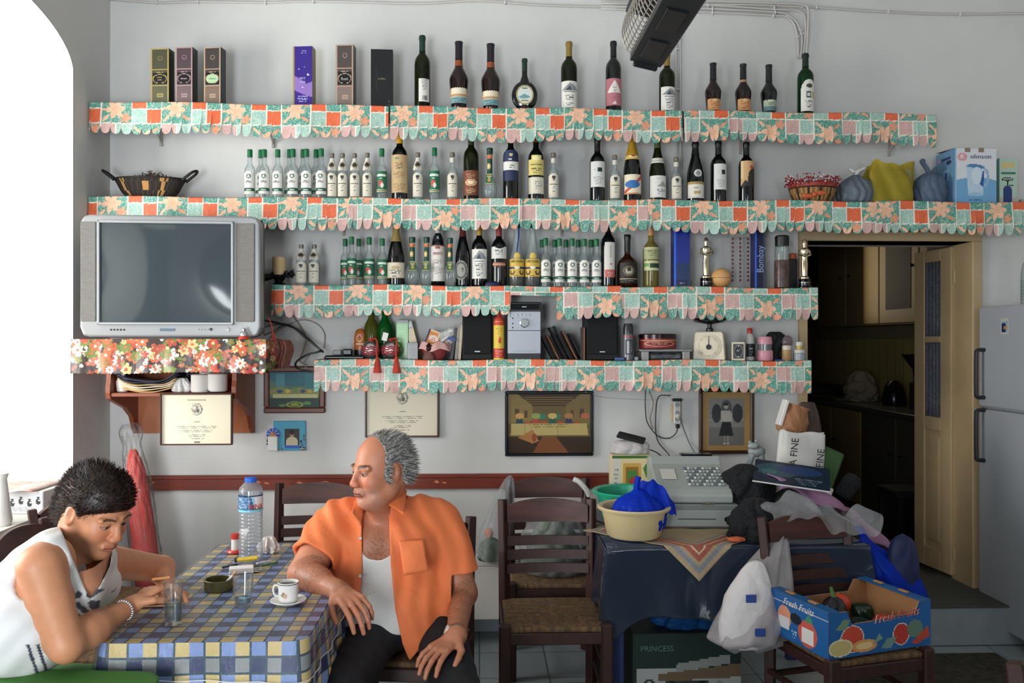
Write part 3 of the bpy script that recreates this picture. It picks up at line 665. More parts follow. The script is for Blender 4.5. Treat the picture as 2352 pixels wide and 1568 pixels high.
B('burgundy', 1, 1452, 304, 40, 'champagne bottle with gold foil and blue-red label', cap='#c89b30', caph=(.66, 1), capmat=capm('#c89b30', .35, .4), labels=[(.10, .38, 1.3, art('#e6dcc0', [('p', [(0, .1), (.1, 0), (1, .85), (1, 1), (.9, 1)], '#c94f48'), ('e', .45, .5, .36, .2, '#2f6fae'), ('r', 0, 1, 0, .06, '#cf9a66')]))], neck=(.60, .72, art('#d8b660', [('e', .5, .5, .25, .35, '#efe2b4'), ('e', .5, .5, .12, .2, '#b04030')])), H0=.34)
B('burgundy', 1, 1510, 318, 38, 'green burgundy bottle with white label and pale shoulder band', GOLV, cap='#46502e', caph=(.84, 1), fill=.62, labels=[(.06, .40, 1.3, art('#dcdbd6', [('p', [(.4, .5), (.7, .75), (.95, .5)], '#9a9a94'), ('x', .16, .4, .3, .95, 3, '#777777'), ('x', .85, .92, .3, .7, 1, '#999999')]))], neck=(.60, .68, art('#d6d4c8', [('r', 0, 1, .4, .5, '#8a8a80')])), H0=.33)
B('burgundy', 1, 1597, 328, 39, 'black burgundy bottle with round silver seal and gold-topped label', cap='#0e0e12', labels=[(.06, .33, 1.3, art('#dedad0', [('r', 0, 1, .84, 1, '#a88a4a'), ('x', .6, .72, .2, .8, 1, '#444444'), ('e', .42, .35, .08, .1, '#b99a5a'), ('e', .58, .35, .08, .1, '#b99a5a')])), (.41, .53, .5, art('#cfcfcf', [('e', .5, .5, .3, .3, '#8a8a8a'), ('clip', ell)]), .1)], H0=.33)
B('bordeaux', 1, 1650, 326, 36, 'dark wine bottle with white label and tiny dark square, right of the black burgundy', labels=[(.2, .62, 1.0, art('#d9dad6', [('r', .5, .78, .6, .78, '#22332f'), ('e', .3, .68, .03, .02, '#777777'), ('x', .1, .42, .15, .85, 6, '#9a9a9a')]), .15)], H0=.33)
B('bordeaux', 1, 1714, 328, 35, 'dark wine bottle with tan picture label, rightmost on the second shelf', labels=[(.26, .68, 1.05, art('#cfa574', [('p', [(.4, 0), (.5, .5), (.75, .8), (1, .7), (1, 0)], '#33291f'), ('e', .7, .75, .12, .08, '#b84a3a'), ('p', [(0, .0), (.3, .25), (.6, .1), (1, .2), (1, 0)], '#26221c'), ('r', .0, .2, .3, 1, '#e0c494')])), ], H0=.33)
# third shelf
B('burgundy', 2, 910, 512, 40, 'champagne bottle with gold-brown neck foil and cream label', GBLK, cap='#a8905c', caph=(.70, 1), capmat=capm('#a8905c', .35, .3), labels=[(.12, .37, 1.3, art('#d9d0bc', [('x', .3, .5, .1, .9, 2, '#555550'), ('e', .5, .66, .2, .1, '#b9a87a'), ('x', .1, .2, .2, .8, 1, '#777777'), ('r', 0, 1, .96, 1, '#a8905c'), ('r', 0, 1, 0, .04, '#a8905c')]))], words=[('M', .013, .90, '#2a2620', 1), ('O', .013, .94, '#2a2620', 1)], H0=.36)
B('slope', 2, 1006, 516, 32, 'tall liqueur bottle with long white label and red lettering', GBLK, cap='#9a9ca0', caph=(.86, 1), capmat=capm('#c8c8c4', .3, .2), labels=[(.08, .66, 1.35, art('#d8d4cc', [('e', .5, .93, .14, .04, '#a8503c'), ('x', .5, .62, .1, .9, 3, '#9a8a84'), ('x', .2, .4, .1, .9, 6, '#8a8684'), ('r', 0, 1, .96, 1, '#8a6a5a')]))], words=[("PIMM'S", .0235, .52, '#a03032', .85)], neck=(.73, .84, art('#15161c', [('r', .4, .6, .3, .7, '#9aa4b4')])), H0=.36)
t = B('burgundy', 2, 1063, 512, 35, 'black burgundy bottle with round silver emblem bearing a T', GBLK, cap='#5b2226', caph=(.78, 1), labels=[(.10, .40, .95, art('#aeaba4', [('o', .5, .5, .46, .46, '#6a6762'), ('clip', ell)]), -.25)], words=[('T', .03, .25, '#2a2826', 1)], H0=.36)
B('bordeaux', 2, 1101, 512, 36, 'dark wine bottle with white mountain label and gold capsule on third shelf', GBLK, cap='#a8843a', caph=(.8, 1), capmat=capm('#a8843a', .4, .3), labels=[(.12, .58, 1.2, mount)], H0=.35)
B('bordeaux', 2, 1146, 514, 36, 'dark wine bottle with red capsule and white torn-edge label', GBLK, cap='#8a2f34', caph=(.8, 1), labels=[(.44, .64, 1.25, art('#d6d4ce', [('x', .3, .75, .15, .85, 3, '#6a6a6a'), ('clip', lambda u, v: v < .86+.08*math.sin(9*u))])), (.32, .38, .9, art('#9a5a44', [('r', 0, 1, .4, .6, '#d8b090')]))], H0=.35)
metx = art('#d3b04c', [('r', 0, 1, .46, .56, '#1c2a5c'), ('e', .5, .51, .12, .1, '#e8e0c0'), ('e', .25, .25, .14, .16, '#4a3e22'), ('e', .75, .25, .14, .16, '#4a3e22'), ('e', .25, .31, .08, .12, '#d3b04c'), ('e', .75, .31, .08, .12, '#d3b04c'), ('x', .04, .1, .2, .8, 1, '#5a4a20')])
for px, w_, lb in ((1187, 34, 'left brandy bottle with yellow label and blue ribbon, tall clear neck'), (1223, 35, 'right brandy bottle with yellow label and round seal, tall clear neck')):
    t = bottle('cone', .04, .34, GCLR, lb, cap='#1a1a20', caph=(.95, 1), fill=.26, fillm=M('amber_liquor', '#20100a', rough=.1), labels=[(.16, .44, 1.35, metx), (.42, .54, .45, art('#d8b850', [('clip', ell)]))], words=[('METAXA', .0185, .40, '#1a1a20', .95)])
    if px == 1187: mm_ = MB(); mm_.tube([(-.004, -.030, .17), (.006, -.018, .25), (.012, -.012, .33)], .0045, 6); mm_.build('ribbon', M('ribbon_blue', '#1c3f9a', rough=.5), t)
    put(t, 2, px, 516, w_, -.14, R0=.04, H0=.34)
B('bordeaux', 2, 1397, 500, 34, 'dark wine bottle with tall narrow white label, right of green-capped ouzo', GBLK, cap='#0c0d12', labels=[(.14, .64, .75, art('#d8d5cf', [('r', 0, 1, 0, .22, '#c2665a'), ('x', .04, .18, .1, .9, 3, '#e0a8a0'), ('e', .55, .38, .07, .03, '#8a2020'), ('r', .45, .6, .55, .9, '#a8a8ac')]), .15)], H0=.38)
B('squat', 2, 1441, 540, 47, 'squat whiskey bottle with black and white label', M('whiskey_glass', '#2a1408', rough=.06), cap='#0c0c0e', caph=(.68, 1), labels=[(.08, .46, 1.0, art('#15110f', [('e', .5, .6, .2, .16, '#a8a294'), ('e', .5, .66, .1, .08, '#15110f'), ('o', .5, .6, .3, .26, '#6a5a3a'), ('r', 0, 1, .2, .23, '#c9b98a'), ('x', .05, .16, .1, .9, 2, '#8a8270')]))], H0=.3)
B('bordeaux', 2, 1495, 522, 36, 'pale yellow white-wine bottle with olive and green labels', thin('pale_wine_glass', '#c9bd7c', edge=.3, body=.25, bodycol='#a8a05a'), cap='#c98f5c', caph=(.86, 1), labels=[(.46, .66, 1.2, art('#a8ab7c', [('x', .3, .8, .1, .9, 3, '#6a6e48'), ('r', 0, 1, .9, 1, '#c9caa4')])), (.28, .44, 1.2, art('#c5c79a', [('r', .35, 1, .3, .75, '#1c3a24'), ('r', .0, .3, .4, .7, '#6f9a4a')]))], H0=.34)
# ================================================================ helpers for soft things
def vnoise(seed):
    R = random.Random(seed); w = [(R.uniform(.6, 3.2), R.uniform(.6, 3.2), R.uniform(.6, 3.2), R.uniform(0, 6.3)) for _ in range(9)]
    def f(x, y, z, s=1): return sum(math.sin(s*(a*x+b*y+c*z)*(1+i*.35)+p+2*math.sin(s*(b*x-c*y+a*z)+p))/(1+i*.3) for i, (a, b, c, p) in enumerate(w))/4
    return f
def blob(name, mat, parent, prof, seed, amp=.12, folds=9, sq=1.0, n=96, loc=(0, 0, 0), lean=(0, 0), sharp=1.0, auto=60, vert=1.0):
    """crumpled soft body of revolution: prof = [(r, z)...]"""
    P = catmull([(r, 0, z) for r, z in prof], 9); m = MB(); vs = []; f = vnoise(seed); H = max(p.z for p in P) or 1
    R = random.Random(seed); ph = [R.uniform(0, 6.3) for _ in range(3)]
    for p in P:
        t = p.z/H
        for i in range(n):
            a = 2*PI*i/n
            rid = abs(math.sin(a*folds/2+ph[0]+1.2*math.sin(p.z*30+ph[1]) + .8*math.sin(2*a+ph[2])))**sharp
            r = max(p.x, 1e-4)*(1+amp*(rid-.6)+amp*.7*f(math.cos(a), math.sin(a), p.z*14*vert)-amp*.7*abs(f(2.3*math.cos(a)+p.z*20*vert, 2.3*math.sin(a), p.z*31*vert))**.5)
            vs.append((r*math.cos(a)+lean[0]*t*t, r*math.sin(a)*sq+lean[1]*t*t, p.z))
    M_ = len(P); fs = [(j*n+i, j*n+(i+1) % n, (j+1)*n+(i+1) % n, (j+1)*n+i) for j in range(M_-1) for i in range(n)]
    fs += [tuple(range(n))[::-1], tuple(range((M_-1)*n, M_*n))]
    m.add(vs, fs); return m.build(name, mat, parent, loc=loc, auto=auto)
def sheet(name, mat, parent, fn, nu=40, nv=40, thick=.0015, colfn=None, auto=0, loc=None):
    m = MB(); m.grid(nu, nv, fn, colfn); o = m.build(name, mat, parent, auto=auto, loc=loc)
    if 'film' not in mat.name: s = o.modifiers.new('t', 'SOLIDIFY'); s.thickness = thick; s.offset = 0
    return o
FILM = thin('clear_plastic_film', '#eef0f2', body=.13, bodycol='#e4e4e6', rough=.16, gz=.8, edge=.2, bump=.6, bs=45)
FILMW = thin('milky_plastic', '#e8e6e6', body=.55, bodycol='#dcd6d6', rough=.2, edge=.3, bump=.5, bs=40)
# ================================================================ TOPMOST SHELF: gift boxes
def gift_box(px0, px1, top, label, y, fn, side, rz=0, words=(), deep=.06, shelf=0, edgec=None, zb=None, nm='gift_box'):
    w = (px1-px0)*mp(px0, y); x = at((px0+px1)/2, 784, y).x; z = shelf_z(shelf, x)+.001 if zb is None else zb; h = at((px0+px1)/2, top, y).z-z
    t = thing(nm, label, 'box', (x, y, z), rz)
    m = MB(); m.box(-w/2, w/2, 0, deep, 0, h, .0012); m.build('carton', M('carton_'+side, side, rough=.4), t)
    if fn: flat('printed_front', w-.002, h-.002, fn, t, PAINTG, nu=26, nv=60, org=(-w/2+.001, -.0006, .001))
    for (s, size, zz, col, sx) in words: text(s, size, M('ink_'+col, col, rough=.5), t, (0, -.0012, zz*h), sx=sx)
    return t, w, h
def giftart(c1, c2, gold, ovc, ovbg):
    return art(c1, [('r', 0, 1, .0, .33, c2), ('r', .0, .09, 0, 1, gold), ('r', .93, 1, 0, 1, gold), ('r', 0, 1, .61, .63, gold), ('r', 0, 1, .33, .35, gold), ('r', 0, 1, .985, 1, gold),
        ('r', .1, .92, .36, .56, '#15181c'), ('x', .57, .6, .15, .85, 1, gold), ('e', .5, .46, .40, .085, gold), ('e', .5, .46, .36, .073, ovbg),
        ('r', .33, .68, .13, .20, gold), ('r', .37, .64, .145, .185, ovc), ('o', .52, .83, .14, .04, ovc)])
gift_box(345, 389, 111, 'leftmost gold-green wine gift box on the topmost shelf', -.22, giftart('#4c4d3c', '#55543a', '#a89558', '#7c6f48', '#15181c'), '#23261f', -.12, [('PINOT', .011, .485, '#b9a468', .8), ('NOIR', .011, .44, '#b9a468', .8)])
gift_box(402, 443, 108, 'mauve-brown wine gift box, middle of the left trio on topmost shelf', -.22, giftart('#51434a', '#6f5c5e', '#a98c8a', '#8a7274', '#15181c'), '#1f1d22', -.12, [('Banquet', .013, .46, '#c9a9a4', .8)])
gift_box(467, 508, 108, 'brown wine gift box with pale green oval, right of the left trio', -.22, giftart('#443f3e', '#7b6658', '#b09a80', '#94806c', '#a9c9a0'), '#1d1f22', -.16, [('Chardonnay', .009, .46, '#4c6a4a', .8)])
t, w, h = gift_box(672, 718, 106, 'purple gift box with small stars on the topmost shelf', -.22, art('#3b2a86', [('r', 0, .07, 0, 1, '#a89558'), ('p', [(.07, .28), (.3, .24), (.6, .2), (1, .16), (1, .42), (.7, .38), (.4, .46), (.07, .52)], '#8e72b8'),
    ('e', .78, .53, .05, .02, '#d5d9f0'), ('e', .3, .63, .03, .012, '#b9b4e0'), ('e', .6, .66, .02, .01, '#b9b4e0'), ('x', .88, .96, .3, .8, 2, '#8d84b8'), ('x', .08, .2, .1, .9, 4, '#a7a0d0'), ('e', .5, .33, .03, .015, '#d5d9f0'), ('e', .4, .8, .02, .008, '#b9b4e0')]), '#8f7d4a', -.1, [('PETIT', .014, .47, '#c9c2e4', .9), ('NOIR', .014, .41, '#c9c2e4', .9)])
gift_box(771, 812, 102, 'brown wine gift box with black oval reading Rosé', -.22, giftart('#4f4744', '#80706a', '#b59884', '#9c857a', '#15181c'), '#2b2526', -.1, [('Rosé', .022, .455, '#c9b4a8', .85)])
t, w, h = gift_box(852, 902, 113, 'battered black gift box with faint gold script on the topmost shelf', -.22, art('#101417', [('o', .5, .55, .01, .01, '#2b2c2a'), ('r', .24, .25, .28, .7, '#25282a'), ('r', .73, .74, .28, .7, '#25282a'), ('r', .24, .74, .7, .705, '#25282a'), ('r', .24, .74, .28, .285, '#25282a'), ('r', .8, .84, .1, .13, '#6a6c6c'), ('r', .8, .84, .05, .07, '#6a6c6c')]), '#0d1113', .05, [('Jus Blanc', .012, .5, '#a8946a', .9)])
# ================================================================ SECOND SHELF
def cyl_thing(): pass
# wicker basket with dried greenery
y = -.17; x = at(345, 784, y).x; z = shelf_z(1, x)+.001
t = thing('wicker_basket', 'shallow oval dark basket with two loop handles holding dried leaves', 'basket', (x, y, z))
m = MB(); vs = []; nu = 96; prof = [(.4, .0), (.62, .004), (.80, .04), (.93, .085), (1, .105)]; fs = []; cs = []
for r, zz in prof:
    for i in range(nu): a = 2*PI*i/nu; vs.append((r*.185*math.cos(a), r*.09*math.sin(a), zz))
dk, lt, gd = lin('#1e1815'), lin('#3a2a20'), lin('#b98a4a')
for j in range(len(prof)-1):
    for i in range(nu):
        fs.append((j*nu+i, j*nu+(i+1) % nu, (j+1)*nu+(i+1) % nu, (j+1)*nu+i))
        a = (i-3*nu/4)/nu*360
        c = dk if (i+j*2) % 3 else lt
        if j in (1, 2, 3) and (-52 < a < -40 or 24 < a < 40) and (i+j) % 3: c = gd
        if j == 2 and abs(a) < 7: c = gd
        cs.append(c)
fs.append(tuple(range(nu))[::-1]); cs.append(dk); m.add(vs, fs, cs)
o = m.build('woven_bowl', M('basket_weave', rough=.7, paint=True, bump=.8, bs=160), t)
so = o.modifiers.new('t', 'SOLIDIFY'); so.thickness = .004
for s in (-1, 1):
    m = MB(); m.tube(catmull([(s*.175, -.03, .10), (s*.225, -.028, .14), (s*.243, 0, .152), (s*.225, .028, .14), (s*.175, .03, .10)]), .0075, 8); m.build('handle', M('basket_handle', '#14110f', rough=.6), t)
m = MB(); m.tube([(.185*math.cos(a), .09*math.sin(a), .106) for a in [2*PI*i/40 for i in range(40)]], .004, 6, closed=True); m.build('rim', M('basket_handle', '#14110f'), t)
lv = MB()
for k in range(230):
    a = random.uniform(0, 6.28); r = random.uniform(0, .8); px, py, pz = .15*r*math.cos(a), .07*r*math.sin(a), .095+.05*(1-r)*random.random()+(.012 if random.random() < .2 else 0)
    d = Vector((random.uniform(-1, 1), random.uniform(-1, 1), random.uniform(-.2, .9))).normalized()*random.uniform(.015, .03); s = d.cross(Vector((random.random(), random.random(), 1))).normalized()*.006
    p = Vector((px, py, pz)); c = lin(random.choice(['#3d4030', '#2b2f24', '#4f4a38', '#5a5142', '#6a4a38'])); lv.add([p-d, p+s, p+d, p-s], [(0, 1, 2, 3)], c)
lv.build('dried_leaves', M('dried_leaf', rough=.8, paint=True), t, smooth=False)['kind'] = 'stuff'
# beaded basket
y = -.17; x = at(1866, 784, y).x; z = shelf_z(1, x)+.001
t = thing('wicker_basket', 'small round basket with orange bow under red and white beaded trim', 'basket', (x, y, z))
m = MB(); nu = 60; vs = []; fs = []; cs = []; prof = [(.085, 0), (.1, .01), (.118, .045), (.126, .075), (.128, .08)]
for r, zz in prof:
    for i in range(nu): a = 2*PI*i/nu; vs.append((r*math.cos(a), r*.8*math.sin(a), zz))
pal = [lin('#8a6038'), lin('#b98a50'), lin('#2a201c')]
for j in range(len(prof)-1):
    for i in range(nu): fs.append((j*nu+i, j*nu+(i+1) % nu, (j+1)*nu+(i+1) % nu, (j+1)*nu+i)); cs.append(pal[2] if j == 3 else pal[(i+j) % 2 if (i % 5) else 2])
fs.append(tuple(range(nu))[::-1]); cs.append(pal[2]); m.add(vs, fs, cs)
o = m.build('woven_bowl', M('basket_weave'), t)
m = MB(); m.lathe([(.1, .07), (.125, .085), (.13, .1), (.10, .115), (.03, .118), (1e-4, .118)], 40, sq=.8, cap=False); m.build('red_lining', M('red_satin', '#a8483a', rough=.4, var=.3, vs=20), t)
m = MB(); R_ = random.Random(3)
for k in range(520):
    a = R_.uniform(0, 2*PI); rr = R_.uniform(.10, .148); zz = .118+R_.uniform(-.03, .03)*(1 if rr > .12 else .6)
    m.sphere((rr*math.cos(a), rr*.8*math.sin(a), zz), R_.choice([.0035, .0045]), 6, 4, col=lin(R_.choice(['#8e1c26', '#7a1620', '#a82a30', '#e8e0e0', '#8e1c26'])))
m.build('beaded_trim', M('beads', rough=.25, paint=True), t)['kind'] = 'stuff'
m = MB(); 
for s in (-1, 1): m.sphere((-.03+s*.035, -.098, .035+.008*s), .025, 12, 8, (1.3, .3, .5))
m.sphere((-.03, -.104, .035), .012, 10, 8, (1, .6, 1)); m.build('bow', M('bow_orange', '#cf6238', rough=.5, var=.2, vs=30), t)
# bags
def tied_bag(px, y, i, w, top, label, mat, seed, inner=None, tiec='#d8d6d6', zb=None, hs=1.0):
    x = at(px, 784, y).x; z = shelf_z(i, x)+.001 if zb is None else zb; h = at(px, top, y).z-z; r = w*mp(px, y)/2
    t = thing('plastic_bag', label, 'bag', (x, y, z))
    blob('bag_body', mat, t, [(1e-3, 0), (r*.8, 0), (r, h*.15), (r*.98, h*.4), (r*.75, h*.6), (r*.3, h*.75), (r*.12, h*.8), (r*.16, h*.85)], seed, .13, 11)
    m = MB(); m.tube(catmull([(0, 0, h*.78), (r*.15, -.01, h*.88), (r*.5, -.012, h*.97)]), [.012]*9+[.009]*8, 6); m.tube(catmull([(0, 0, h*.78), (-r*.1, .0, h*.9), (-r*.3, .0, h*.96)]), .009, 6)
    m.build('knot', M('bag_knot_'+tiec, tiec, rough=.4, bump=.6, bs=60), t)
    if inner: blob('contents', inner, t, [(1e-3, .004), (r*.7, .004), (r*.86, h*.15), (r*.8, h*.4), (r*.4, h*.55), (1e-3, h*.56)], seed+5, .1, 7)
    return t
tied_bag(1963, -.17, 1, 80, 384, 'knotted clear-grey plastic bag right of the beaded basket', thin('grey_film', '#b9c3cc', body=.45, bodycol='#8d99a6', rough=.15, bump=.5), 3, M('dark_contents', '#5c6875', rough=.5, var=.4, vs=30))
y = -.17; x = at(2040, 784, y).x; z = shelf_z(1, x)+.001
t = thing('plastic_bag', 'yellow plastic carrier bag wrapped round boxes on the second shelf', 'bag', (x, y, z))
YF = thin('yellow_film', '#d8c94a', body=.55, bodycol='#b9a63a', rough=.2, bump=.6, bs=40)
def ybag(u, v):
    a = 2*PI*u; f = .012*math.sin(a*5+v*3)+.008*math.sin(a*9+v*7)
    p = 4; c, s = math.cos(a), math.sin(a); k = (abs(c)**p+abs(s)**p)**(-1/p)
    sh = 1-.25*sm(.55, 1, v)*abs(math.sin(a*2+1)); 
    return ((.12+f)*c*k*sh, (.065+f*.5)*s*k*sh, .235*v*(1-.12*abs(math.sin(a*1.5+.4))*v)+.006*math.sin(a*7))
sheet('bag_body', YF, t, ybag, 72, 26, .0015)
for s, c in ((-.05, '#b8a84a'), (.055, '#8d8560')):
    m = MB(); m.box(s-.05, s+.05, -.045, .045, .003, .185, .003); m.build('packed_box', M('packed_box_'+c, c, rough=.6, var=.3, vs=20), t)
flat('packed_label', .06, .13, art('#6f6a58', [('r', .1, .6, .8, .9, '#a03030'), ('e', .4, .45, .25, .3, '#b8ae90'), ('x', .1, .35, .1, .9, 3, '#9a9378')]), t, nu=16, nv=30, org=(.03, -.0465, .03))
x = at(2136, 784, y).x
t = thing('plastic_bag', 'translucent blue-grey plastic bag squeezed between yellow bag and kettle box', 'bag', (x, y, shelf_z(1, x)+.001))
BF = thin('blue_grey_film', '#a9b9cc', body=.5, bodycol='#7587a0', rough=.2, bump=.5, bs=40)
blob('bag_body', BF, t, [(1e-3, 0), (.07, 0), (.084, .03), (.086, .1), (.075, .14), (.04, .165), (.02, .175)], 21, .1, 9, sq=.8)
m = MB(); m.tube(catmull([(0, 0, .16), (-.02, 0, .2), (-.045, .0, .235), (-.03, .01, .24)]), .012, 8); m.tube(catmull([(0, 0, .16), (.015, 0, .185), (.035, 0, .205)]), .008, 6); m.build('twisted_top', BF, t)
m = MB(); m.lathe([(1e-3, .003), (.045, .003), (.047, .12), (.04, .125), (1e-3, .125)], 24, c=(-.02, 0, 0), cap=False); m.box(.01, .065, -.03, .03, .003, .11, .004); m.build('contents', M('blue_contents', '#5d6e86', rough=.4), t)
# kettle box
y = -.23; w = 98*mp(2245, y); x = at(2241, 784, y).x; z = shelf_z(1, x)+.001; h = at(2241, 340, y).z-z
t = thing('kettle_box', 'blue and white electric kettle box reading Rohnson on the second shelf', 'box', (x, y, z), .0)
m = MB(); m.box(-w/2, w/2, 0, .19, 0, h, .001); m.build('carton', M('carton_blue', '#6f9fc4', rough=.5), t)
kart = art('#d9dce2', [('e', .5, .05, .95, .42, '#6fa5cf'), ('r', 0, 1, 0, .22, '#6fa5cf'), ('p', [(.27, .66), (.33, .72), (.66, .68), (.68, .15), (.32, .15)], '#b9cfe2'), ('p', [(.27, .68), (.4, .72), (.62, .7), (.72, .66), (.7, .63), (.33, .655)], '#4f7fae'),
    ('p', [(.60, .34), (.68, .6), (.71, .57), (.68, .3)], '#2a4f9a'), ('p', [(.7, .66), (.8, .6), (.84, .45), (.78, .32), (.7, .28), (.7, .33), (.77, .4), (.77, .5), (.73, .58), (.68, .62)], '#8fb3d3'), ('e', .5, .16, .2, .035, '#9cc0dc'), ('e', .52, .5, .12, .16, '#cfdeea'),
    ('e', .175, .84, .12, .075, '#d9a0a4'), ('x', .05, .08, .2, .8, 1, '#3f6fa0'), ('r', 0, .03, 0, 1, '#8fb6d8')])
flat('printed_front', w-.002, h-.002, kart, t, nu=60, nv=70, org=(-w/2+.001, -.0006, .001))
sart = art('#6b97ba', [('r', .1, .25, .83, .89, '#c98a90'), ('r', .3, .8, .83, .88, '#2c3f6a'), ('e', .7, .78, .14, .04, '#20305a'), ('r', .4, .7, .45, .65, '#8fb3d3'), ('r', .5, .6, .46, .6, '#2a4f9a'), ('x', .08, .28, .4, .7, 6, '#d8e0b8')])
flat('printed_side', .186, h-.002, sart, t, nu=40, nv=60, org=(-w/2-.0006, .188, .001), ax=(0, -1, 0))
text('R', .03, M('ink_#ffffff', '#ffffff'), t, (-w*.325, -.0012, h*.84)); text('ohnson', .034, M('ink_#20264a', '#20264a'), t, (w*.12, -.0012, h*.845), sx=1.15)
m = MB()
for s in (-.045, .03): m.box(s-.015, s+.015, -.0015, .001, h-.022, h+.001, .0005)
m.add([(-w/2, 0, h), (w/2, 0, h), (w/2, .0, h), (w/2-.002, .02, h+.006), (w/2-.004, .19, h+.012), (-w/2, .19, h+.012)], [(0, 1, 3, 4, 5)]); m.build('tape_and_flap', M('carton_brown', '#8a7a62', rough=.6), t)
y = -.17; w = 42*mp(2316, y); x = at(2316, 784, y).x; z = shelf_z(1, x)+.001; h = at(2316, 363, y).z-z
t = thing('mixer_box', 'small green and cream gadget box right of the kettle box', 'box', (x, y, z))
m = MB(); m.box(-w/2, w/2, 0, .07, 0, h, .001); m.build('carton', M('carton_mint', '#8fb8a4', rough=.5), t)
flat('printed_front', w-.002, h-.002, art('#bcd6c4', [('r', 0, 1, 0, .16, '#c9b8a0'), ('p', [(.1, .9), (.9, .92), (.85, .8), (.15, .78)], '#e0c88a'), ('r', .1, .9, .66, .7, '#3f7a6a'), ('e', .45, .55, .34, .04, '#2b3032'), ('e', .45, .555, .26, .02, '#bcd6c4'), ('r', .4, .5, .36, .54, '#2b3032'), ('e', .45, .3, .26, .12, '#24407e'), ('r', .2, .7, .03, .3, '#24407e'), ('r', .55, .8, .42, .44, '#2b3032')]), t, nu=24, nv=44, org=(-w/2+.001, -.0006, .001))
t = thing('white_cup', 'white rim of a bowl at the right end of the second shelf', 'cup', (at(2366, 784, -.16).x, -.16, shelf_z(1, at(2366, 784, -.16).x)+.001))
m = MB(); m.lathe([(.03, 0), (.045, .02), (.055, .035), (.052, .035), (.04, .02), (1e-3, .01)], 28, cap=False); m.build('bowl', M('white_china', '#e6e4e0', rough=.25), t)
# ================================================================ THIRD SHELF ODDS
y = -.17; x = at(641, 784, y).x; z = shelf_z(2, x)+.001
t = thing('candle_holder', 'fat cream candle in a black fabric bow holder, left end of third shelf', 'candle', (x, y, z))
m = MB(); m.lathe([(.034, .05), (.035, .055), (.035, .148), (.030, .152), (1e-3, .149)], 24, cap=False); m.lathe([(.003, .148), (.002, .158)], 6); m.build('candle', M('candle_wax', '#d8bd8c', rough=.5), t)
m = MB(); m.lathe([(.03, 0), (.035, .01), (.02, .02), (.035, .045), (.04, .055), (1e-3, .055)], 20, cap=False); m.build('holder', M('black_holder', '#0d0d12', rough=.3), t)
m = MB(); R_ = random.Random(5)
for k in range(9):
    a = k*2*PI/9; c = Vector((math.cos(a)*.035, math.sin(a)*.03-.01, .05+R_.uniform(-.012, .02)))
    vs = [c, c+Vector((math.cos(a-.5)*.045, math.sin(a-.5)*.03, R_.uniform(-.01, .03))), c+Vector((math.cos(a)*.052, math.sin(a)*.04, R_.uniform(-.02, .0))), c+Vector((math.cos(a+.5)*.045, math.sin(a+.5)*.03, R_.uniform(-.03, .02)))]
    m.add(vs, [(0, 1, 2), (0, 2, 3)])
o = m.build('fabric_bow', M('black_fabric', '#101118', rough=.6), t, smooth=False); so = o.modifiers.new('t', 'SOLIDIFY'); so.thickness = .004
# trophies
GOLD = M('trophy_metal', '#c9bda0', rough=.18, metal=1)
t = thing('trophy', 'shiny standing-figure trophy on a black base left of the wooden ball', 'trophy')
m = MB(); m.lathe([(.022, .04), (.022, .05), (.0145, .055), (.0155, .07), (.017, .11), (.014, .13), (.019, .15), (.0235, .165), (.022, .172), (.008, .178), (.0075, .183), (.0105, .190), (.0115, .2), (.0085, .212), (1e-4, .216)], 24, sq=.72)
for s in (-1, 1): m.tube([(s*.022, 0, .168), (s*.027, -.006, .15), (s*.012, -.016, .143), (0, -.018, .14)], [.006, .0058, .005, .004], 8)
m.box(-.0015, .0015, -.019, -.016, .06, .142); m.build('figure', GOLD, t)
m = MB(); m.lathe([(.036, 0), (.036, .006), (.030, .010), (.029, .038), (.031, .042), (1e-3, .042)], 28, cap=False); m.build('base', M('trophy_base', '#0a0a0c', rough=.12), t)
m = MB(); m.lathe([(.0295, .016), (.0295, .028)], 28, cap=False); m.build('plaque', M('plaque_metal', '#8a8680', rough=.3, metal=1), t)
put(t, 2, 1622, 545, 33, -.15, R0=.036, H0=.216)
t2 = dup(t, label='shiny standing-figure trophy on a black base at the right shelf end'); put(t2, 2, 1848, 549, 33, -.15, R0=.036, H0=.216)
for tr in (t, t2): tr['group'] = 'figure trophies'
y = -.18; x = at(1656, 784, y).x; t = thing('wooden_ball', 'round pale wooden ball box with dark seam beside the left trophy', 'ball', (x, y, shelf_z(2, x)+.001))
r = 23*mp(1656, y); m = MB(); m.sphere((0, 0, r), r, 28, 18); m.build('ball_shell', M('ball_wood', '#d8a468', rough=.45, var=.1, vs=10, sx=(1, 1, 8)), t)
m = MB(); m.tube([(r*1.002*math.cos(a), r*1.002*math.sin(a), r) for a in [2*PI*i/40 for i in range(40)]], .0012, 6, closed=True); m.build('seam', M('seam_dark', '#3a2a1c'), t)
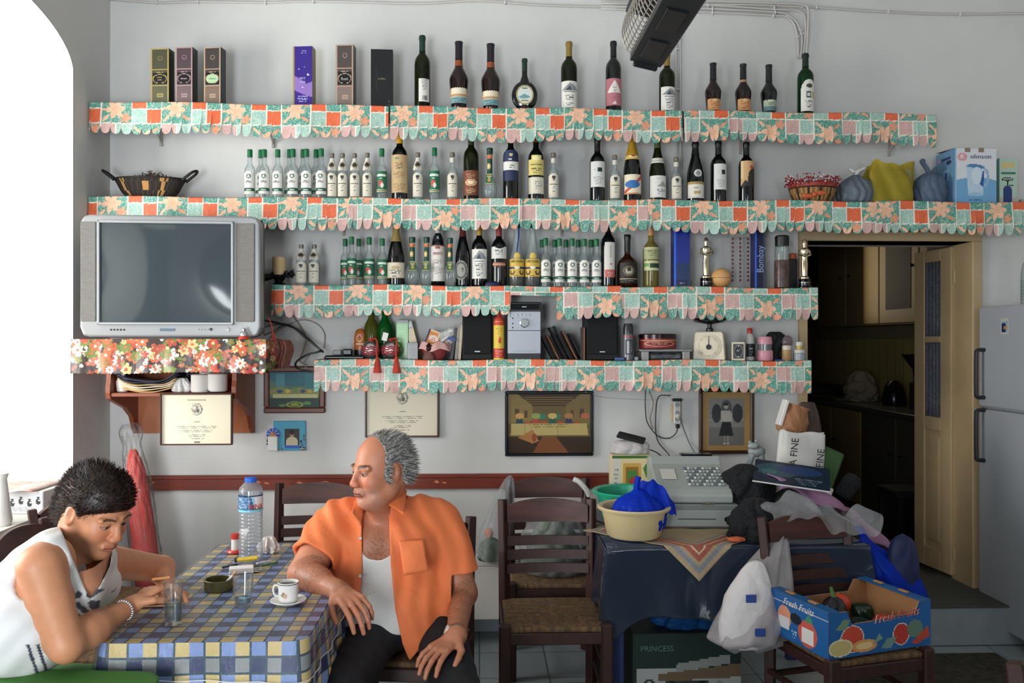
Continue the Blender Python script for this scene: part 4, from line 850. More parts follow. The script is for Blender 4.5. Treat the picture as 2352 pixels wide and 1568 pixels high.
for (a, b, top, side, lab, rz) in ((1548, 1585, 520, '#10257a', 'tall dark blue glossy liquor box left of the trophy', .0), (1734, 1758, 528, '#0e1c5c', 'narrow dark blue liquor box with pale script, right of the bead rack', .0)):
    fn = art('#12298c', [('p', [(0, .38), (.2, .42), (.4, .36), (.6, .44), (.8, .38), (1, .46), (1, 0), (0, 0)], '#14305e'), ('r', .12, .88, .03, .13, '#0d1a44'), ('x', .06, .10, .2, .8, 1, '#8fa4d8'), ('r', 0, .1, 0, 1, '#2c66e8')]) if a < 1600 else art('#0b1438', [('r', 0, .16, 0, 1, '#2f5fe0'), ('r', .8, 1, 0, 1, '#3a4250')])
    tt, w, h = gift_box(a, b, top, lab, -.19, fn, side, rz, shelf=2, deep=.08, nm='liquor_box')
    if a > 1700: text('Bombay', .05, M('ink_#8fa4d8', '#8fa4d8'), tt, (.002, -.0015, h*.5), rot=(PI/2, -PI/2, 0), sx=.9)
# bead rack
y = -.13; x0, x1 = at(1677, 784, y).x, at(1722, 784, y).x; t = thing('bead_rack', 'display card with columns of dark red beads behind the wooden ball', 'jewellery rack', ((x0+x1)/2, y, shelf_z(2, x0)+.001))
w = x1-x0; h = at(1700, 535, y).z-shelf_z(2, x0); m = MB(); m.box(-w/2, w/2, 0, .004, h-.022, h, .001)
for i in range(4): xx = -w/2+.004+(w-.008)*i/3; m.box(xx-.0015, xx+.0015, 0, .003, 0, h-.02)
m.box(-w/2, w/2, -.01, .02, 0, .006); m.build('card_frame', M('rack_card', '#a8a09c', rough=.6), t)
for i in range(3):
    m = MB(); xx = -w/2+.012+(w-.024)*i/2
    for j in range(11): m.sphere((xx, -.006, h-.035-j*(h-.06)/11), .0062, 8, 6, (1, .8, 1.1))
    m.build('bead_string', M('bead_red', '#6e2430', rough=.2), t)
# dark jar, black box, orange cap
y = -.15; t = thing('bottle', 'black and clear sports flask near the right end of the third shelf', 'bottle')
m = MB(); m.lathe([(.03, 0), (.034, .005), (.034, .11), (.033, .115), (1e-3, .115)], 24, cap=False); m.build('lower_sleeve', M('dark_sleeve', '#1b1c20', rough=.3, var=.5, vs=30, c2='#6a5048'), t)
m = MB(); m.lathe([(.032, .115), (.033, .15), (.030, .175)], 24, cap=False); m.build('clear_body', GCLR, t)
m = MB(); m.lathe([(.031, .172), (.032, .21), (.026, .215), (1e-3, .215)], 24, cap=False); m.build('cap', M('black_cap', '#0e1014', rough=.4), t)
put(t, 2, 1796, 541, 34, -.14, R0=.034, H0=.215)
y = -.1; x = at(1822, 784, y).x; t = thing('small_box', 'small black box with orange top behind the right trophy', 'box', (x, y, shelf_z(2, x)+.001)); m = MB(); m.box(-.024, .024, 0, .05, 0, .17, .002); m.build('carton', M('black_carton', '#0d0e12', rough=.4), t)
m = MB(); m.lathe([(.02, .17), (.022, .175), (.02, .2), (1e-3, .204)], 18, c=(.004, .025, 0), cap=False); m.build('orange_lid', M('orange_lid', '#b8552e', rough=.5), t)
y = -.215; x = at(1131, 784, y).x; t = thing('bowl', 'small overturned dark blue bowl in front of the red-capsuled wine', 'bowl', (x, y, shelf_z(2, x)+.001)); m = MB(); m.lathe([(.042, 0), (.042, .006), (.034, .02), (.016, .026), (1e-3, .027)], 28, cap=False, sq=.6); m.build('bowl', M('blue_bowl', '#1b2148', rough=.35), t)
# ================================================================ LOWEST SHELF
def at4(px, y=-.17): x = at(px, 784, y).x; return (x, y, shelf_z(3, x)+.001)
def H4(px, top, y=-.17): return at(px, top, y).z-shelf_z(3, at(px, 784, y).x)
BLKP = M('black_plastic', '#0d0f13', rough=.35); BLKM = M('black_matte', '#0b0d11', rough=.7)
t = thing('power_strip', 'black flat power adapter box with cables at the left of the lowest shelf', 'adapter', at4(795, -.19))
m = MB(); m.box(-.11, .1, -.03, .07, 0, .022, .008); m.build('adapter_body', BLKP, t); m = MB(); m.box(-.02, .03, 0, .04, .022, .055, .006); m.build('plug', BLKP, t)
m = MB(); m.box(-.075, -.03, .02, .06, .022, .05, .004); m.build('grey_plug', M('grey_plastic', '#8d9296', rough=.5), t)
def cable(name, label, pts, r, mat, cat='cable', group=None):
    m = MB(); m.tube(catmull([at(*p) if len(p) == 3 else p for p in pts], 8), r, 6); return tag(m.build(name, mat, auto=0), label, cat, group)
CBLK, CWHT, CGRY, CYEL = M('cable_black', '#15171b', rough=.4), M('cable_white', '#c9c6c2', rough=.5), M('cable_grey', '#6d6f73', rough=.5), M('cable_tan', '#8f7c62', rough=.5)
g = 'television cables'
cable('cable', 'thick black cable from the television arching down to the shelf adapter', [(604, 735, -.2), (640, 742, -.15), (680, 755, -.1), (715, 785, -.1), (742, 808, -.17)], .006, CBLK, group=g)
cable('cable', 'grey cable from the television beside the thick black one', [(604, 752, -.2), (640, 744, -.12), (668, 748, -.08), (700, 775, -.08), (735, 803, -.17)], .005, CGRY, group=g)
cable('cable', 'black cable looping below the lowest shelf end over the small picture', [(738, 806, -.19), (705, 815, -.2), (680, 832, -.22), (685, 847, -.25), (715, 853, -.27)], .006, CBLK, group=g)
cable('cable', 'thin grey cable looping near the shelf end', [(735, 803, -.2), (712, 815, -.22), (698, 835, -.24), (705, 845, -.27)], .0025, CGRY, group=g)
cable('cable', 'tan cable hanging in a loop below the third shelf', [(668, 720, -.02), (690, 750, -.02), (703, 775, -.02), (697, 805, -.02), (688, 828, -.02), (705, 838, -.02)], .0028, CYEL, group=g)
cable('cable', 'thin pale cable arching high on the wall beside the television', [(610, 785, -.02), (645, 755, -.02), (690, 735, -.015), (725, 742, -.012), (745, 765, -.012), (744, 800, -.03)], .0022, CYEL, group=g)
cable('cable', 'thin black cable crossing the wall beside the television', [(606, 770, -.05), (630, 760, -.03), (655, 747, -.02), (690, 762, -.02), (735, 800, -.12)], .0025, CBLK, group=g)
t = thing('jar', 'orange-brown oval-topped plastic container on the lowest shelf', 'jar', at4(827, -.1)); m = MB(); m.lathe([(.03, 0), (.032, .01), (.032, .05), (.028, .052)], 24, sq=.7); m.build('dark_base', BLKP, t)
m = MB(); m.lathe([(.031, .05), (.033, .08), (.031, .13), (.022, .155), (.01, .163), (1e-4, .164)], 24, sq=.7, cap=False); m.build('orange_body', M('orange_plastic', '#b8662e', rough=.35), t)
patch('label', .033, .07, .14, .8, art('#b8662e', [('e', .5, .6, .3, .3, '#d9a878'), ('e', .5, .62, .18, .2, '#a8502a'), ('r', .1, .9, .12, .24, '#e0c8a8')]), t, nu=16, nv=18, sq=.7, off=.001)
bottle('slope', .04, .3, thin('pale_olive_glass', '#b0b060', edge=.3, body=.35, bodycol='#7a7a34'), 'olive glass bottle behind the left silver bauble', fill=None); put(bpy.data.objects[[o.name for o in bpy.data.objects if o.get('label') == 'olive glass bottle behind the left silver bauble'][0]], 3, 853, 715, 36, -.09, R0=.04, H0=.3)
bottle('slope', .04, .3, thin('bright_green_glass', '#58b868', edge=.3, body=.4, bodycol='#1f7a34'), 'bright green glass bottle behind the silver baubles'); put(bpy.data.objects[[o.name for o in bpy.data.objects if o.get('label') == 'bright green glass bottle behind the silver baubles'][0]], 3, 884, 715, 36, -.09, R0=.04, H0=.3)
def simple_box(px0, px1, top, label, y, dep, col, fn=None, rz=0, nm='small_box', nu=30, nv=40, words=(), tilt=0, top_fn=None):
    w = (px1-px0)*mp(px0, y); x, _, z = at4((px0+px1)/2, y); h = H4((px0+px1)/2, top, y); t = thing(nm, label, 'box', (x, y, z), rot=(0, tilt, rz))
    m = MB(); m.box(-w/2, w/2, 0, dep, 0, h, .002); m.build('carton', M('box_'+col, col, rough=.45), t)
    if fn: flat('printed_front', w-.003, h-.003, fn, t, PAINTG, nu=nu, nv=nv, org=(-w/2+.0015, -.0007, .0015))
    for (s, size, xx, zz, c) in words: text(s, size, M('ink_'+c, c), t, (xx*w, -.0015, zz*h))
    return t
simple_box(910, 938, 735, 'green printed box with dark lid behind the right bauble', -.1, .06, '#3f9a2e', art('#4aa834', [('r', 0, 1, .93, 1, '#20242a'), ('x', .45, .9, .1, .9, 7, '#7cc45e'), ('r', .1, .5, .2, .3, '#8fd06c')]), nm='printed_box')
simple_box(950, 968, 735, 'yellow and grey card box leaning behind the red bowl', -.09, .03, '#b08a3a', art('#b3923f', [('r', 0, 1, .8, 1, '#5a5f66'), ('r', .1, .9, .84, .96, '#9aa0a6')]), tilt=-.25, nm='card_box')
simple_box(935, 960, 787, 'small dark glass-and-metal lantern box on the lowest shelf', -.2, .05, '#1c1a1e', art('#2b2628', [('r', .12, .88, .08, .8, '#5a5048'), ('r', .16, .84, .12, .76, '#1f1c20'), ('r', 0, 1, .86, 1, '#15141a')]), nm='lantern')
# baubles with tassels
RSAT, SLV = M('red_tassel', '#c23a26', rough=.6, bump=.8, bs=300, sx=(1, 1, .1)), M('silver_bauble', '#c8c4c8', rough=.22, metal=.9)
def bauble():
    t = thing('bauble', 'x', 'ornament'); r = .05
    m = MB(); m.sphere((0, 0, r), r, 28, 20, (1, .9, 1)); m.build('ball', SLV, t)
    m = MB()
    for j in range(1, 5):
        rr = r*(.96-.17*(j-1)*.0); zc = .018+j*.012; q = math.sqrt(max(0, r*r-(zc-r)**2))
        m.tube([(q*1.0*math.sin(a), -q*.9*math.cos(a)-.001, zc+.003*math.sin(a*9)) for a in [-1.2+2.4*i/40 for i in range(41)]], .0035, 6)
    m.build('red_stripes', M('red_stripe', '#a83038', rough=.35), t)
    m = MB(); m.lathe([(.012, .098), (.016, .102), (.014, .108), (1e-3, .109)], 16, cap=False); m.build('collar', M('red_collar', '#b83228', rough=.5), t)
    m = MB(); m.tube(catmull([(0, -.01, .106), (.03, -.025, .108), (.04, -.047, .08), (.038, -.062, .04), (.042, -.066, .012)]), .005, 8)
    m.sphere((.042, -.066, .008), .01, 12, 8); m.lathe([(.007, .004), (.012, -.01), (.019, -.05), (.021, -.068), (1e-3, -.068)], 22, c=(.042, -.068, 0), cap=False); m.build('tassel', RSAT, t); return t
b = bauble(); b['label'] = 'left silver and red striped bauble with a long red tassel'; b['group'] = 'tasselled baubles'; b.location = (at4(853)[0], -.196, at4(853)[2])
b2 = dup(b, (at4(899)[0], -.196, at4(899)[2]), -.1, 'right silver and red striped bauble carrying a white price tag'); b2.scale = (1.02, 1, 1.02)
m = MB(); m.box(-.014, .014, -.001, .001, 0, .042, .0005); m.move(Matrix.Translation((-.025, -.052, .098)) @ Matrix.Rotation(.25, 4, 'Y')); m.build('price_tag', M('white_card', '#dedbd8', rough=.6), b2)
# red pot with pink lining and papers
t = thing('bowl', 'red bowl with pink frilled rim holding cards and wrappers', 'bowl', at4(998, -.15)); m = MB()
m.lathe([(.045, 0), (.055, .01), (.072, .055), (.078, .075), (.072, .075), (1e-3, .05)], 32, cap=False, sq=.8); m.build('bowl_body', M('red_bowl', '#a84a48', rough=.4, var=.2, vs=20), t)
def frill(u, v): a = 2*PI*u; r = .074+.02*v+.006*math.sin(a*7); return (r*math.cos(a), r*.8*math.sin(a), .08-.03*v+.008*math.sin(a*5+1)+.01*(1-v))
sheet('frilled_rim', M('pink_cloth', '#d8a8a0', rough=.7), t, frill, 60, 6)
t = thing('card', 'orange picture card propped in the red bowl', 'card', (at4(988)[0], -.17, at4(988)[2]+.075), rot=(-.2, .35, 0)); flat('card_front', .07, .085, art('#d98a4a', [('e', .55, .5, .36, .2, '#e8d8c8'), ('x', .35, .62, .25, .85, 2, '#c23a2a'), ('r', .0, .12, 0, 1, '#26305a'), ('r', .12, 1, .9, 1, '#f0c89a')]), t, nu=24, nv=28, org=(-.035, 0, 0))
m = MB(); m.box(-.0355, .0355, .0003, .002, -.0005, .0855); m.build('card_back', M('white_card', '#dedbd8'), t)
t = thing('plastic_bag', 'crumpled white and blue plastic bag lying over the red bowl', 'bag', (at4(1035)[0], -.13, at4(1035)[2]+.085))
o = blob('bag_body', M('white_film', '#c9c9c8', rough=.35, bump=.5, bs=50), t, [(1e-3, -.03), (.02, -.028), (.035, 0), (.04, .05), (.03, .09), (.01, .12), (1e-3, .125)], 8, .35, 9); o.rotation_euler = (0, 1.15, 0); o.location = (-.06, 0, .02)
m = MB(); m.box(-.03, .02, -.045, -.043, .018, .034); m.move(Matrix.Rotation(.3, 4, 'Y')); m.build('blue_print', M('blue_print', '#2b4a8f'), t)
t = thing('perfume_bottle', 'small pinkish glass perfume bottle with dark ornate stopper', 'bottle', at4(985, -.215)); m = MB(); m.lathe([(.03, 0), (.034, .008), (.026, .03), (.012, .042), (.01, .046)], 20); m.build('glass_body', thin('pink_glass', '#d8b0a4', body=.3, bodycol='#b08a80'), t)
m = MB(); m.lathe([(.01, .046), (.015, .055), (.012, .065), (.016, .075), (.005, .085), (1e-3, .09)], 14, cap=False); m.build('stopper', M('dark_brass', '#3a2a26', rough=.3, metal=.5), t)
for k, (px, c, top, lab) in enumerate(((1037, '#4d4f55', 752, 'grey slim book leaning left of the black speaker'), (1047, '#9a968c', 745, 'pale slim book leaning beside the grey one'), (1055, '#c9bca4', 745, 'cream slim book touching the left black speaker'))):
    x, y_, z = at4(px, -.16); tt = thing('book', lab, 'book', (x, y_, z), rot=(0, .07+.03*(2-k), 0), group='slim books by the speaker'); h = H4(px, top)
    m = MB(); m.box(-.008, .008, 0, .12, 0, h, .001); m.build('cover', M('cover_'+c, c, rough=.6), tt); m = MB(); m.box(-.0062, .0062, .001, .1195, .002, h+.0005); m.build('pages', M('paper_pages', '#c4bda9'), tt)
def speaker(px0, px1, top, label):
    x, y, z = at4((px0+px1)/2, -.2); w = (px1-px0)*mp(px0, y); h = H4((px0+px1)/2, top, y); t = thing('speaker', label, 'speaker', (x, y, z), group='small stereo speakers')
    m = MB(); m.box(-w/2, w/2, .01, .18, 0, h, .004); m.build('cabinet', BLKM, t); m = MB(); m.box(-w/2+.006, w/2-.006, .0, .0105, .03, h-.006, .004); m.build('grille', M('speaker_cloth', '#101216', rough=.9, bump=.3, bs=400), t)
    m = MB(); m.box(-.014, .014, -.001, .001, .042, .047); m.build('badge', M('silver_badge', '#a8acb0', rough=.3, metal=.6), t)
speaker(1062, 1131, 712, 'black box speaker left of the stereo on the lowest shelf'); speaker(1346, 1421, 722, 'black box speaker right of the leaning discs on the lowest shelf')
t = thing('gas_can', 'slim yellow and red lighter-gas canister beside the stereo', 'can', at4(1146, -.222)); m = MB(); m.lathe([(.028, 0), (.030, .004), (.030, .2)], 24); m.build('can_body', M('can_yellow', '#d8b83c', rough=.3), t)
patch('printed_band', .030, .002, .198, 1.5, art('#dcbc40', [('r', 0, 1, .05, .3, '#c23a2a'), ('x', .07, .28, .15, .85, 5, '#d98a6a'), ('r', 0, 1, .9, 1, '#c23a2a'), ('e', .55, .5, .1, .08, '#c8452e'), ('p', [(.46, .5), (.55, .64), (.64, .5)], '#c8452e'), ('x', .68, .86, .2, .8, 3, '#b89a30')]), t, nu=22, nv=44)
m = MB(); m.lathe([(.030, .2), (.029, .212), (.018, .226), (.012, .23), (.008, .255), (1e-3, .26)], 20, cap=False); m.build('cap', M('cap_red', '#b8382e', rough=.35), t)
t.scale = (.92, .92, H4(1146, 712, -.222)/.26)
# stereo
x, y, z = at4(1204, -.235); w = 78*mp(1204, y); h = H4(1204, 694, y); t = thing('stereo', 'compact silver and black stereo unit with a round volume knob', 'stereo', (x, y, z))
m = MB(); m.box(-w/2, w/2, 0, .2, 0, h, .004); m.build('case', BLKP, t); m = MB(); m.box(-w/2+.002, w/2-.002, -.008, .0, h*.11, h*.84, .003); m.build('silver_front', M('silver_panel', '#a0a4ac', rough=.35, metal=.4), t)
m = MB(); m.box(-w/2+.003, w/2-.003, -.0085, -.008, h*.505, h*.515); m.box(-w/2+.03, w/2-.03, -.0085, -.008, h*.155, h*.158); m.build('seam', BLKM, t)
m = MB(); m.lathe([(.024, -.008), (.024, -.022), (.02, -.025), (1e-3, -.025)], 32, c=(0, 0, h*.64), axis='y', cap=False); m.build('volume_knob', M('brushed_metal', '#c8ccd0', rough=.18, metal=1), t)
for bx, bz in ((-.03, .78), (-.008, .78), (.013, .78), (.034, .78)): m = MB(); m.lathe([(.006, -.008), (.006, -.011), (1e-3, -.0115)], 14, c=(bx-.008, 0, h*bz), axis='y', cap=False); m.build('button', M('silver_button', '#8f9499', rough=.3, metal=.6), t)
for bz in (.72, .63, .56): m = MB(); m.lathe([(.004, -.008), (.004, -.0095), (1e-3, -.0096)], 12, c=(-w*.34, 0, h*bz), axis='y', cap=False); m.build('socket', BLKM, t)
m = MB(); m.box(-w/2+.008, w/2-.008, -.002, .0, h*.87, h*.97, .001); m.build('display', M('display_glass', '#0a0e14', rough=.08), t); m = MB(); m.box(-.012, .012, -.003, -.002, h*.91, h*.925); m.box(-.009, .009, -.009, -.008, h*.225, h*.235); m.build('badge', M('silver_badge', '#a8acb0'), t)
# leaning disc cases
for k, (px, top, c, lab) in enumerate(((1262, 775, '#14161a', 'first black disc case leaning beside the stereo'), (1275, 772, '#8a5c3c', 'brown-edged case leaning beside the stereo'), (1290, 755, '#101216', 'large black case in the middle of the leaning row'), (1302, 752, '#15171c', 'large black case with rounded corner, leaning'), (1316, 762, '#7d5138', 'brown-edged case near the right of the leaning row'), (1328, 768, '#121418', 'last black case of the leaning row'))):
    x, y_, z = at4(px+12, -.2); h = H4(px, top)*1.18; tt = thing('disc_case', lab, 'disc case', (x, y_, z), rot=(0, -.47, 0), group='leaning disc cases')
    m = MB(); m.box(-.008, .0, 0, .13, .006, h, .003); m.build('case', M('case_'+c, c, rough=.25), tt)
x, y_, z = at4(1342, -.2); tt = thing('picture_frame', 'small wooden frame standing edge-on against the right black speaker', 'picture frame', (x, y_, z)); h = H4(1342, 752)
m = MB(); m.box(-.004, .004, 0, .12, 0, h, .001); m.build('wood_edge', M('frame_wood_light', '#8a5438', rough=.5), tt); m = MB(); m.box(-.02, -.004, .0, .012, 0, h, .001); m.build('dark_side', M('frame_dark', '#2a1f1a'), tt)
t = thing('spray_can', 'grey spray can with a red ring, dark cap, on the lowest shelf', 'can', at4(1443, -.2)); m = MB(); m.lathe([(.03, 0), (.0305, .004), (.0305, .13), (.028, .14)], 24); m.build('can_body', M('can_grey', '#6c7076', rough=.3, metal=.5), t)
patch('label', .0305, .03, .11, .7, art('#3c4046', [('r', .2, .5, .1, .9, '#b0b4b8'), ('x', .1, .9, .55, .9, 6, '#8a8e94')]), t, nu=14, nv=22); m = MB(); m.lathe([(.0308, .124), (.0308, .13)], 24); m.build('red_ring', M('cap_red', '#b8382e'), t)
m = MB(); m.lathe([(.028, .14), (.027, .175), (.022, .195), (1e-3, .197)], 24, cap=False); m.build('cap', M('dark_cap', '#26292e', rough=.25), t)
t = thing('tin', 'round dark red tin with a black lid on top of a clear tray', 'tin', (at4(1511, -.17)[0], -.155, at4(1511)[2]+.062)); m = MB(); m.lathe([(.098, 0), (.1, .003), (.1, .06)], 40, sq=.8); m.build('tin_body', M('tin_red', '#7a2226', rough=.25, metal=.3), t)
patch('printed_band', .1, .004, .05, 1.3, art('#8a2a2c', [('r', 0, 1, .86, .92, '#c9a070'), ('e', .5, .5, .35, .34, '#c08a6a'), ('e', .5, .5, .3, .26, '#7a2226'), ('x', .3, .7, .25, .75, 3, '#c99a7a')]), t, nu=36, nv=12, sq=.8)
m = MB(); m.lathe([(.102, .055), (.103, .075), (.098, .079), (1e-3, .079)], 40, sq=.8, cap=False); m.build('lid', M('tin_lid', '#2a1518', rough=.2, metal=.3), t)
x, y_, z = at4(1530, -.23); w = 122*mp(1530, y_); t = thing('tray', 'clear and grey plastic cassette tray under the red tin', 'tray', (x, y_, z)); m = MB(); m.box(-w/2, w/2, .0, .17, .048, .058, .003); m.box(-w/2+.012, -w/2+.05, .003, .15, 0, .048, .003); m.box(w/2-.05, w/2-.012, .003, .15, 0, .048, .003); m.build('tray_body', M('tray_grey', '#8f8f8c', rough=.3), t)
m = MB(); m.box(-w/2+.052, w/2-.052, .01, .15, 0, .042, .012); m.build('cassette', M('cassette_dark', '#1d1f24', rough=.3, var=.5, vs=30, c2='#55585e'), t)
t = thing('sponge', 'small blue block under the grey spray can', 'block', at4(1436, -.225)); t.location.x -= .035; m = MB(); m.box(-.02, .03, -.01, .012, 0, .016, .003); m.build('block', M('blue_block', '#3f5a8a'), t)
t = thing('battery', 'short white-ended cylinder lying by the tray', 'battery', at4(1462, -.235)); m = MB(); m.lathe([(.01, 0), (.01, .05)], 14, c=(0, 0, .01), axis='y'); m.build('case', M('grey_plastic', '#8d9296'), t)
# kitchen scale
CRM_ = M('scale_enamel', '#d3c8ad', rough=.35); x, y, z = at4(1628, -.2); t = thing('kitchen_scale', 'cream enamel kitchen scale with round dial and dark dish', 'scale', (x, y, z), -.35)
m = MB(); P = [(-.085, 0), (.085, 0), (.085, .02), (.075, .145), (.066, .155), (-.066, .155), (-.075, .145), (-.085, .02)]; m.prism(P, -.0, .12, 'xz'); o = m.build('housing', CRM_, t, smooth=False); bv = o.modifiers.new('b', 'BEVEL'); bv.width = .01; bv.segments = 4; bv.limit_method = 'ANGLE'
m = MB(); m.lathe([(.066, -.003), (.062, -.005), (1e-3, -.005)], 40, c=(0, 0, .076), axis='y', cap=False); m.build('dial', M('dial_face', '#dcd2ba', rough=.4), t)
m = MB()
for k in range(40):
    a = 2*PI*k/40; r0_ = .05 if k % 5 else .046; m.tube([(r0_*math.cos(a), -.0055, .076+r0_*math.sin(a)), (.057*math.cos(a), -.0055, .076+.057*math.sin(a))], .0006 if k % 5 else .001, 4)
m.build('dial_marks', INKM, t)
m = MB(); m.lathe([(.014, -.006), (.014, -.012), (1e-3, -.014)], 20, c=(0, 0, .072), axis='y', cap=False); m.prism([(-.003, .08), (.003, .08), (.001, .13), (-.001, .13)], -.009, -.007, 'xz'); m.build('pointer', BLKP, t)
m = MB(); m.lathe([(.02, .155), (.02, .17), (.012, .175), (.012, .195), (.03, .198)], 20, c=(0, .05, 0)); m.build('stem', BLKP, t); m = MB(); m.lathe([(.03, .198), (.075, .205), (.098, .222), (.1, .224), (.095, .226), (.05, .212), (1e-3, .208)], 36, c=(0, .05, 0), cap=False); m.build('dish', M('dish_steel', '#22262b', rough=.2, metal=.7), t)
x, y, z = at4(1696, -.235); w = 30*mp(1696, y); t = thing('alarm_clock', 'small square cream alarm clock beside the scale', 'clock', (x, y, z), -.25); m = MB(); m.box(-w/2, w/2, 0, .05, 0, .1, .004); m.build('case', CRM_, t)
flat('clock_face', w*.78, .078, art('#3f4248', [('e', .5, .5, .42, .44, '#7a7d80'), ('e', .5, .5, .36, .38, '#24272c'), ('p', [(.48, .5), (.52, .5), (.7, .75)], '#d8d4c4'), ('p', [(.5, .48), (.5, .54), (.25, .6)], '#d8d4c4'), ('r', .45, .55, .82, .9, '#d8d4c4'), ('r', .45, .55, .1, .18, '#d8d4c4')]), t, nu=24, nv=28, org=(-w*.39, -.001, .011))
t = thing('glue_bottle', 'white squeeze bottle with red cap behind the clock', 'bottle', at4(1722, -.12)); m = MB(); m.lathe([(.026, 0), (.027, .1), (.022, .13), (.014, .145)], 20); m.build('bottle_body', M('white_plastic', '#c9c6c0', rough=.4), t)
m = MB(); m.lathe([(.014, .145), (.015, .17), (.012, .175), (1e-3, .176)], 16, cap=False); m.build('cap', M('cap_red', '#b8382e'), t); patch('label', .0272, .02, .09, 1, art('#1d1f26', [('x', .1, .8, .2, .8, 3, '#a8a8a8')]), t, nu=14, nv=16)
t = thing('jar', 'pink-lidded jar with clear middle near the shelf end', 'jar', at4(1757, -.19)); PK = M('pink_plastic', '#c98a9a', rough=.35)
m = MB(); m.lathe([(.04, 0), (.043, .006), (.042, .05), (.04, .055), (1e-3, .055)], 28, cap=False); m.build('pink_base', PK, t); m = MB(); m.lathe([(.036, .055), (.036, .09)], 28, cap=False); m.build('clear_middle', GCLR, t); m = MB(); m.lathe([(.038, .088), (.038, .108), (.033, .128), (1e-3, .13)], 28, cap=False); m.build('pink_lid', PK, t)
def small_jar(px, y, r, h, c, lc, label):
    t = thing('jar', label, 'jar', at4(px, y)); m = MB(); m.lathe([(r*.9, 0), (r, .004), (r, h*.66), (r*.8, h*.72)], 22); m.build('jar_body', M('jar_'+c, c, rough=.3), t); m = MB(); m.lathe([(r*.92, h*.7), (r*.94, h*.95), (r*.85, h), (1e-3, h)], 22, cap=False); m.build('lid', M('lid_'+lc, lc, rough=.35), t)
small_jar(1807, -.2, .026, .082, '#a8845a', '#c9bfae', 'small tan cosmetic jar with pale lid near the shelf end'); small_jar(1836, -.21, .032, .06, '#8d949c', '#c4c2bc', 'low grey glass jar with pale lid at the shelf end')
x, y, z = at4(1836, -.21); t = thing('jar', 'tiny yellow-banded jar stacked on the low grey jar', 'jar', (x, y, z+.061)); m = MB(); m.lathe([(.018, 0), (.018, .02)], 18); m.build('jar_body', M('jar_yellow', '#b8a04a', rough=.4), t); m = MB(); m.lathe([(.019, .02), (.019, .04), (1e-3, .041)], 18, cap=False); m.build('lid', M('lid_#c4c2bc', '#c4c2bc'), t)
x, y, z = at4(1780, -.09); t = thing('handbag', 'black crumpled pouch behind the pink jar', 'bag', (x, y, z)); blob('pouch', BLKM, t, [(1e-3, 0), (.06, 0), (.07, .04), (.06, .12), (.03, .155), (1e-3, .15)], 31, .25, 7, sq=.5)
x, y, z = at4(1808, -.13); t = thing('glass_ornament', 'round pink-grey glass ornament behind the tan jar', 'ornament', (x, y, z)); m = MB(); m.sphere((0, 0, .1), .03, 16, 12, (1, .4, 1.2)); m.tube([(0, 0, 0), (0, 0, .07)], .006); m.build('ornament_body', M('rose_glass', '#7d6a70', rough=.2), t)
t = thing('pen', 'small blue pen lying at the right end of the lowest shelf', 'pen', at4(1788, -.235)); m = MB(); m.tube([(-.02, 0, .004), (.025, -.01, .004)], .0035, 6); m.build('barrel', M('blue_print', '#2b4a8f'), t)
# ================================================================ TELEVISION on its bracket shelf
TY = -.62   # front plane
p0, p1 = at(184, 492, TY), at(596, 775, TY); TW, TH = p1.x-p0.x, p0.z-p1.z
t = thing('television', 'bulky silver tube television with wide side speakers on a wall bracket', 'television', ((p0.x+p1.x)/2, TY, p1.z), rz=.045)
SIL, SIL2 = M('tv_silver', '#8c8e90', rough=.38, metal=.25), M('tv_dark_grey', '#3b4248', rough=.5)
m = MB(); w2 = TW/2; h = TH
m.prism([(-w2, .05), (-w2+.015, .008), (-w2+.05, .0), (w2-.05, 0), (w2-.015, .008), (w2, .05), (w2-.004, h-.03), (w2-.02, h-.006), (w2-.05, h), (-w2+.05, h), (-w2+.02, h-.006), (-w2+.004, h-.03)], .012, .09, 'xz'); o = m.build('front_bezel', SIL, t, smooth=False)
bv = o.modifiers.new('b', 'BEVEL'); bv.width = .012; bv.segments = 3; bv.limit_method = 'ANGLE'
m = MB(); m.add([(-w2+.01, .09, .02), (w2-.01, .09, .02), (w2-.01, .09, h-.01), (-w2+.01, .09, h-.01), (-w2*.6, .5, .06), (w2*.6, .5, .06), (w2*.6, .5, h*.75), (-w2*.6, .5, h*.75), (-w2*.95, .2, .02), (w2*.95, .2, .02), (w2*.95, .2, h-.02), (-w2*.95, .2, h-.02)],
    [(0, 1, 9, 8), (1, 2, 10, 9), (2, 3, 11, 10), (3, 0, 8, 11), (8, 9, 5, 4), (9, 10, 6, 5), (10, 11, 7, 6), (11, 8, 4, 7), (4, 5, 6, 7)]); m.build('back_shell', SIL2, t, smooth=False)
def tvp(px, py): q = at(px, py, TY); return q.x-(p0.x+p1.x)/2, q.z-p1.z
sx0, sz1 = tvp(232, 512); sx1, sz0 = tvp(529, 740)
m = MB()
def scr(u, v): return (sx0+(sx1-sx0)*u, .012-.016*(1-(2*u-1)**2)*(1-(2*v-1)**2)-.003, sz0+(sz1-sz0)*v)
m.grid(36, 28, scr); m.build('screen', M('tube_glass', '#394146', rough=.07, spec=.32), t, auto=0)
m = MB(); a = .012; m.box(sx0-a, sx0, -.004, .02, sz0-a, sz1+a, .003); m.box(sx1, sx1+a, -.004, .02, sz0-a, sz1+a, .003); m.box(sx0-a, sx1+a, -.004, .02, sz1, sz1+a, .003); m.box(sx0-a, sx1+a, -.004, .02, sz0-a, sz0, .003); m.build('screen_surround', M('tv_surround', '#9a9da0', rough=.35, metal=.2), t)
GR = M('speaker_grille', '#8f8c88', rough=.6, bump=1, bs=220, sx=(.2, 1, 2.2))
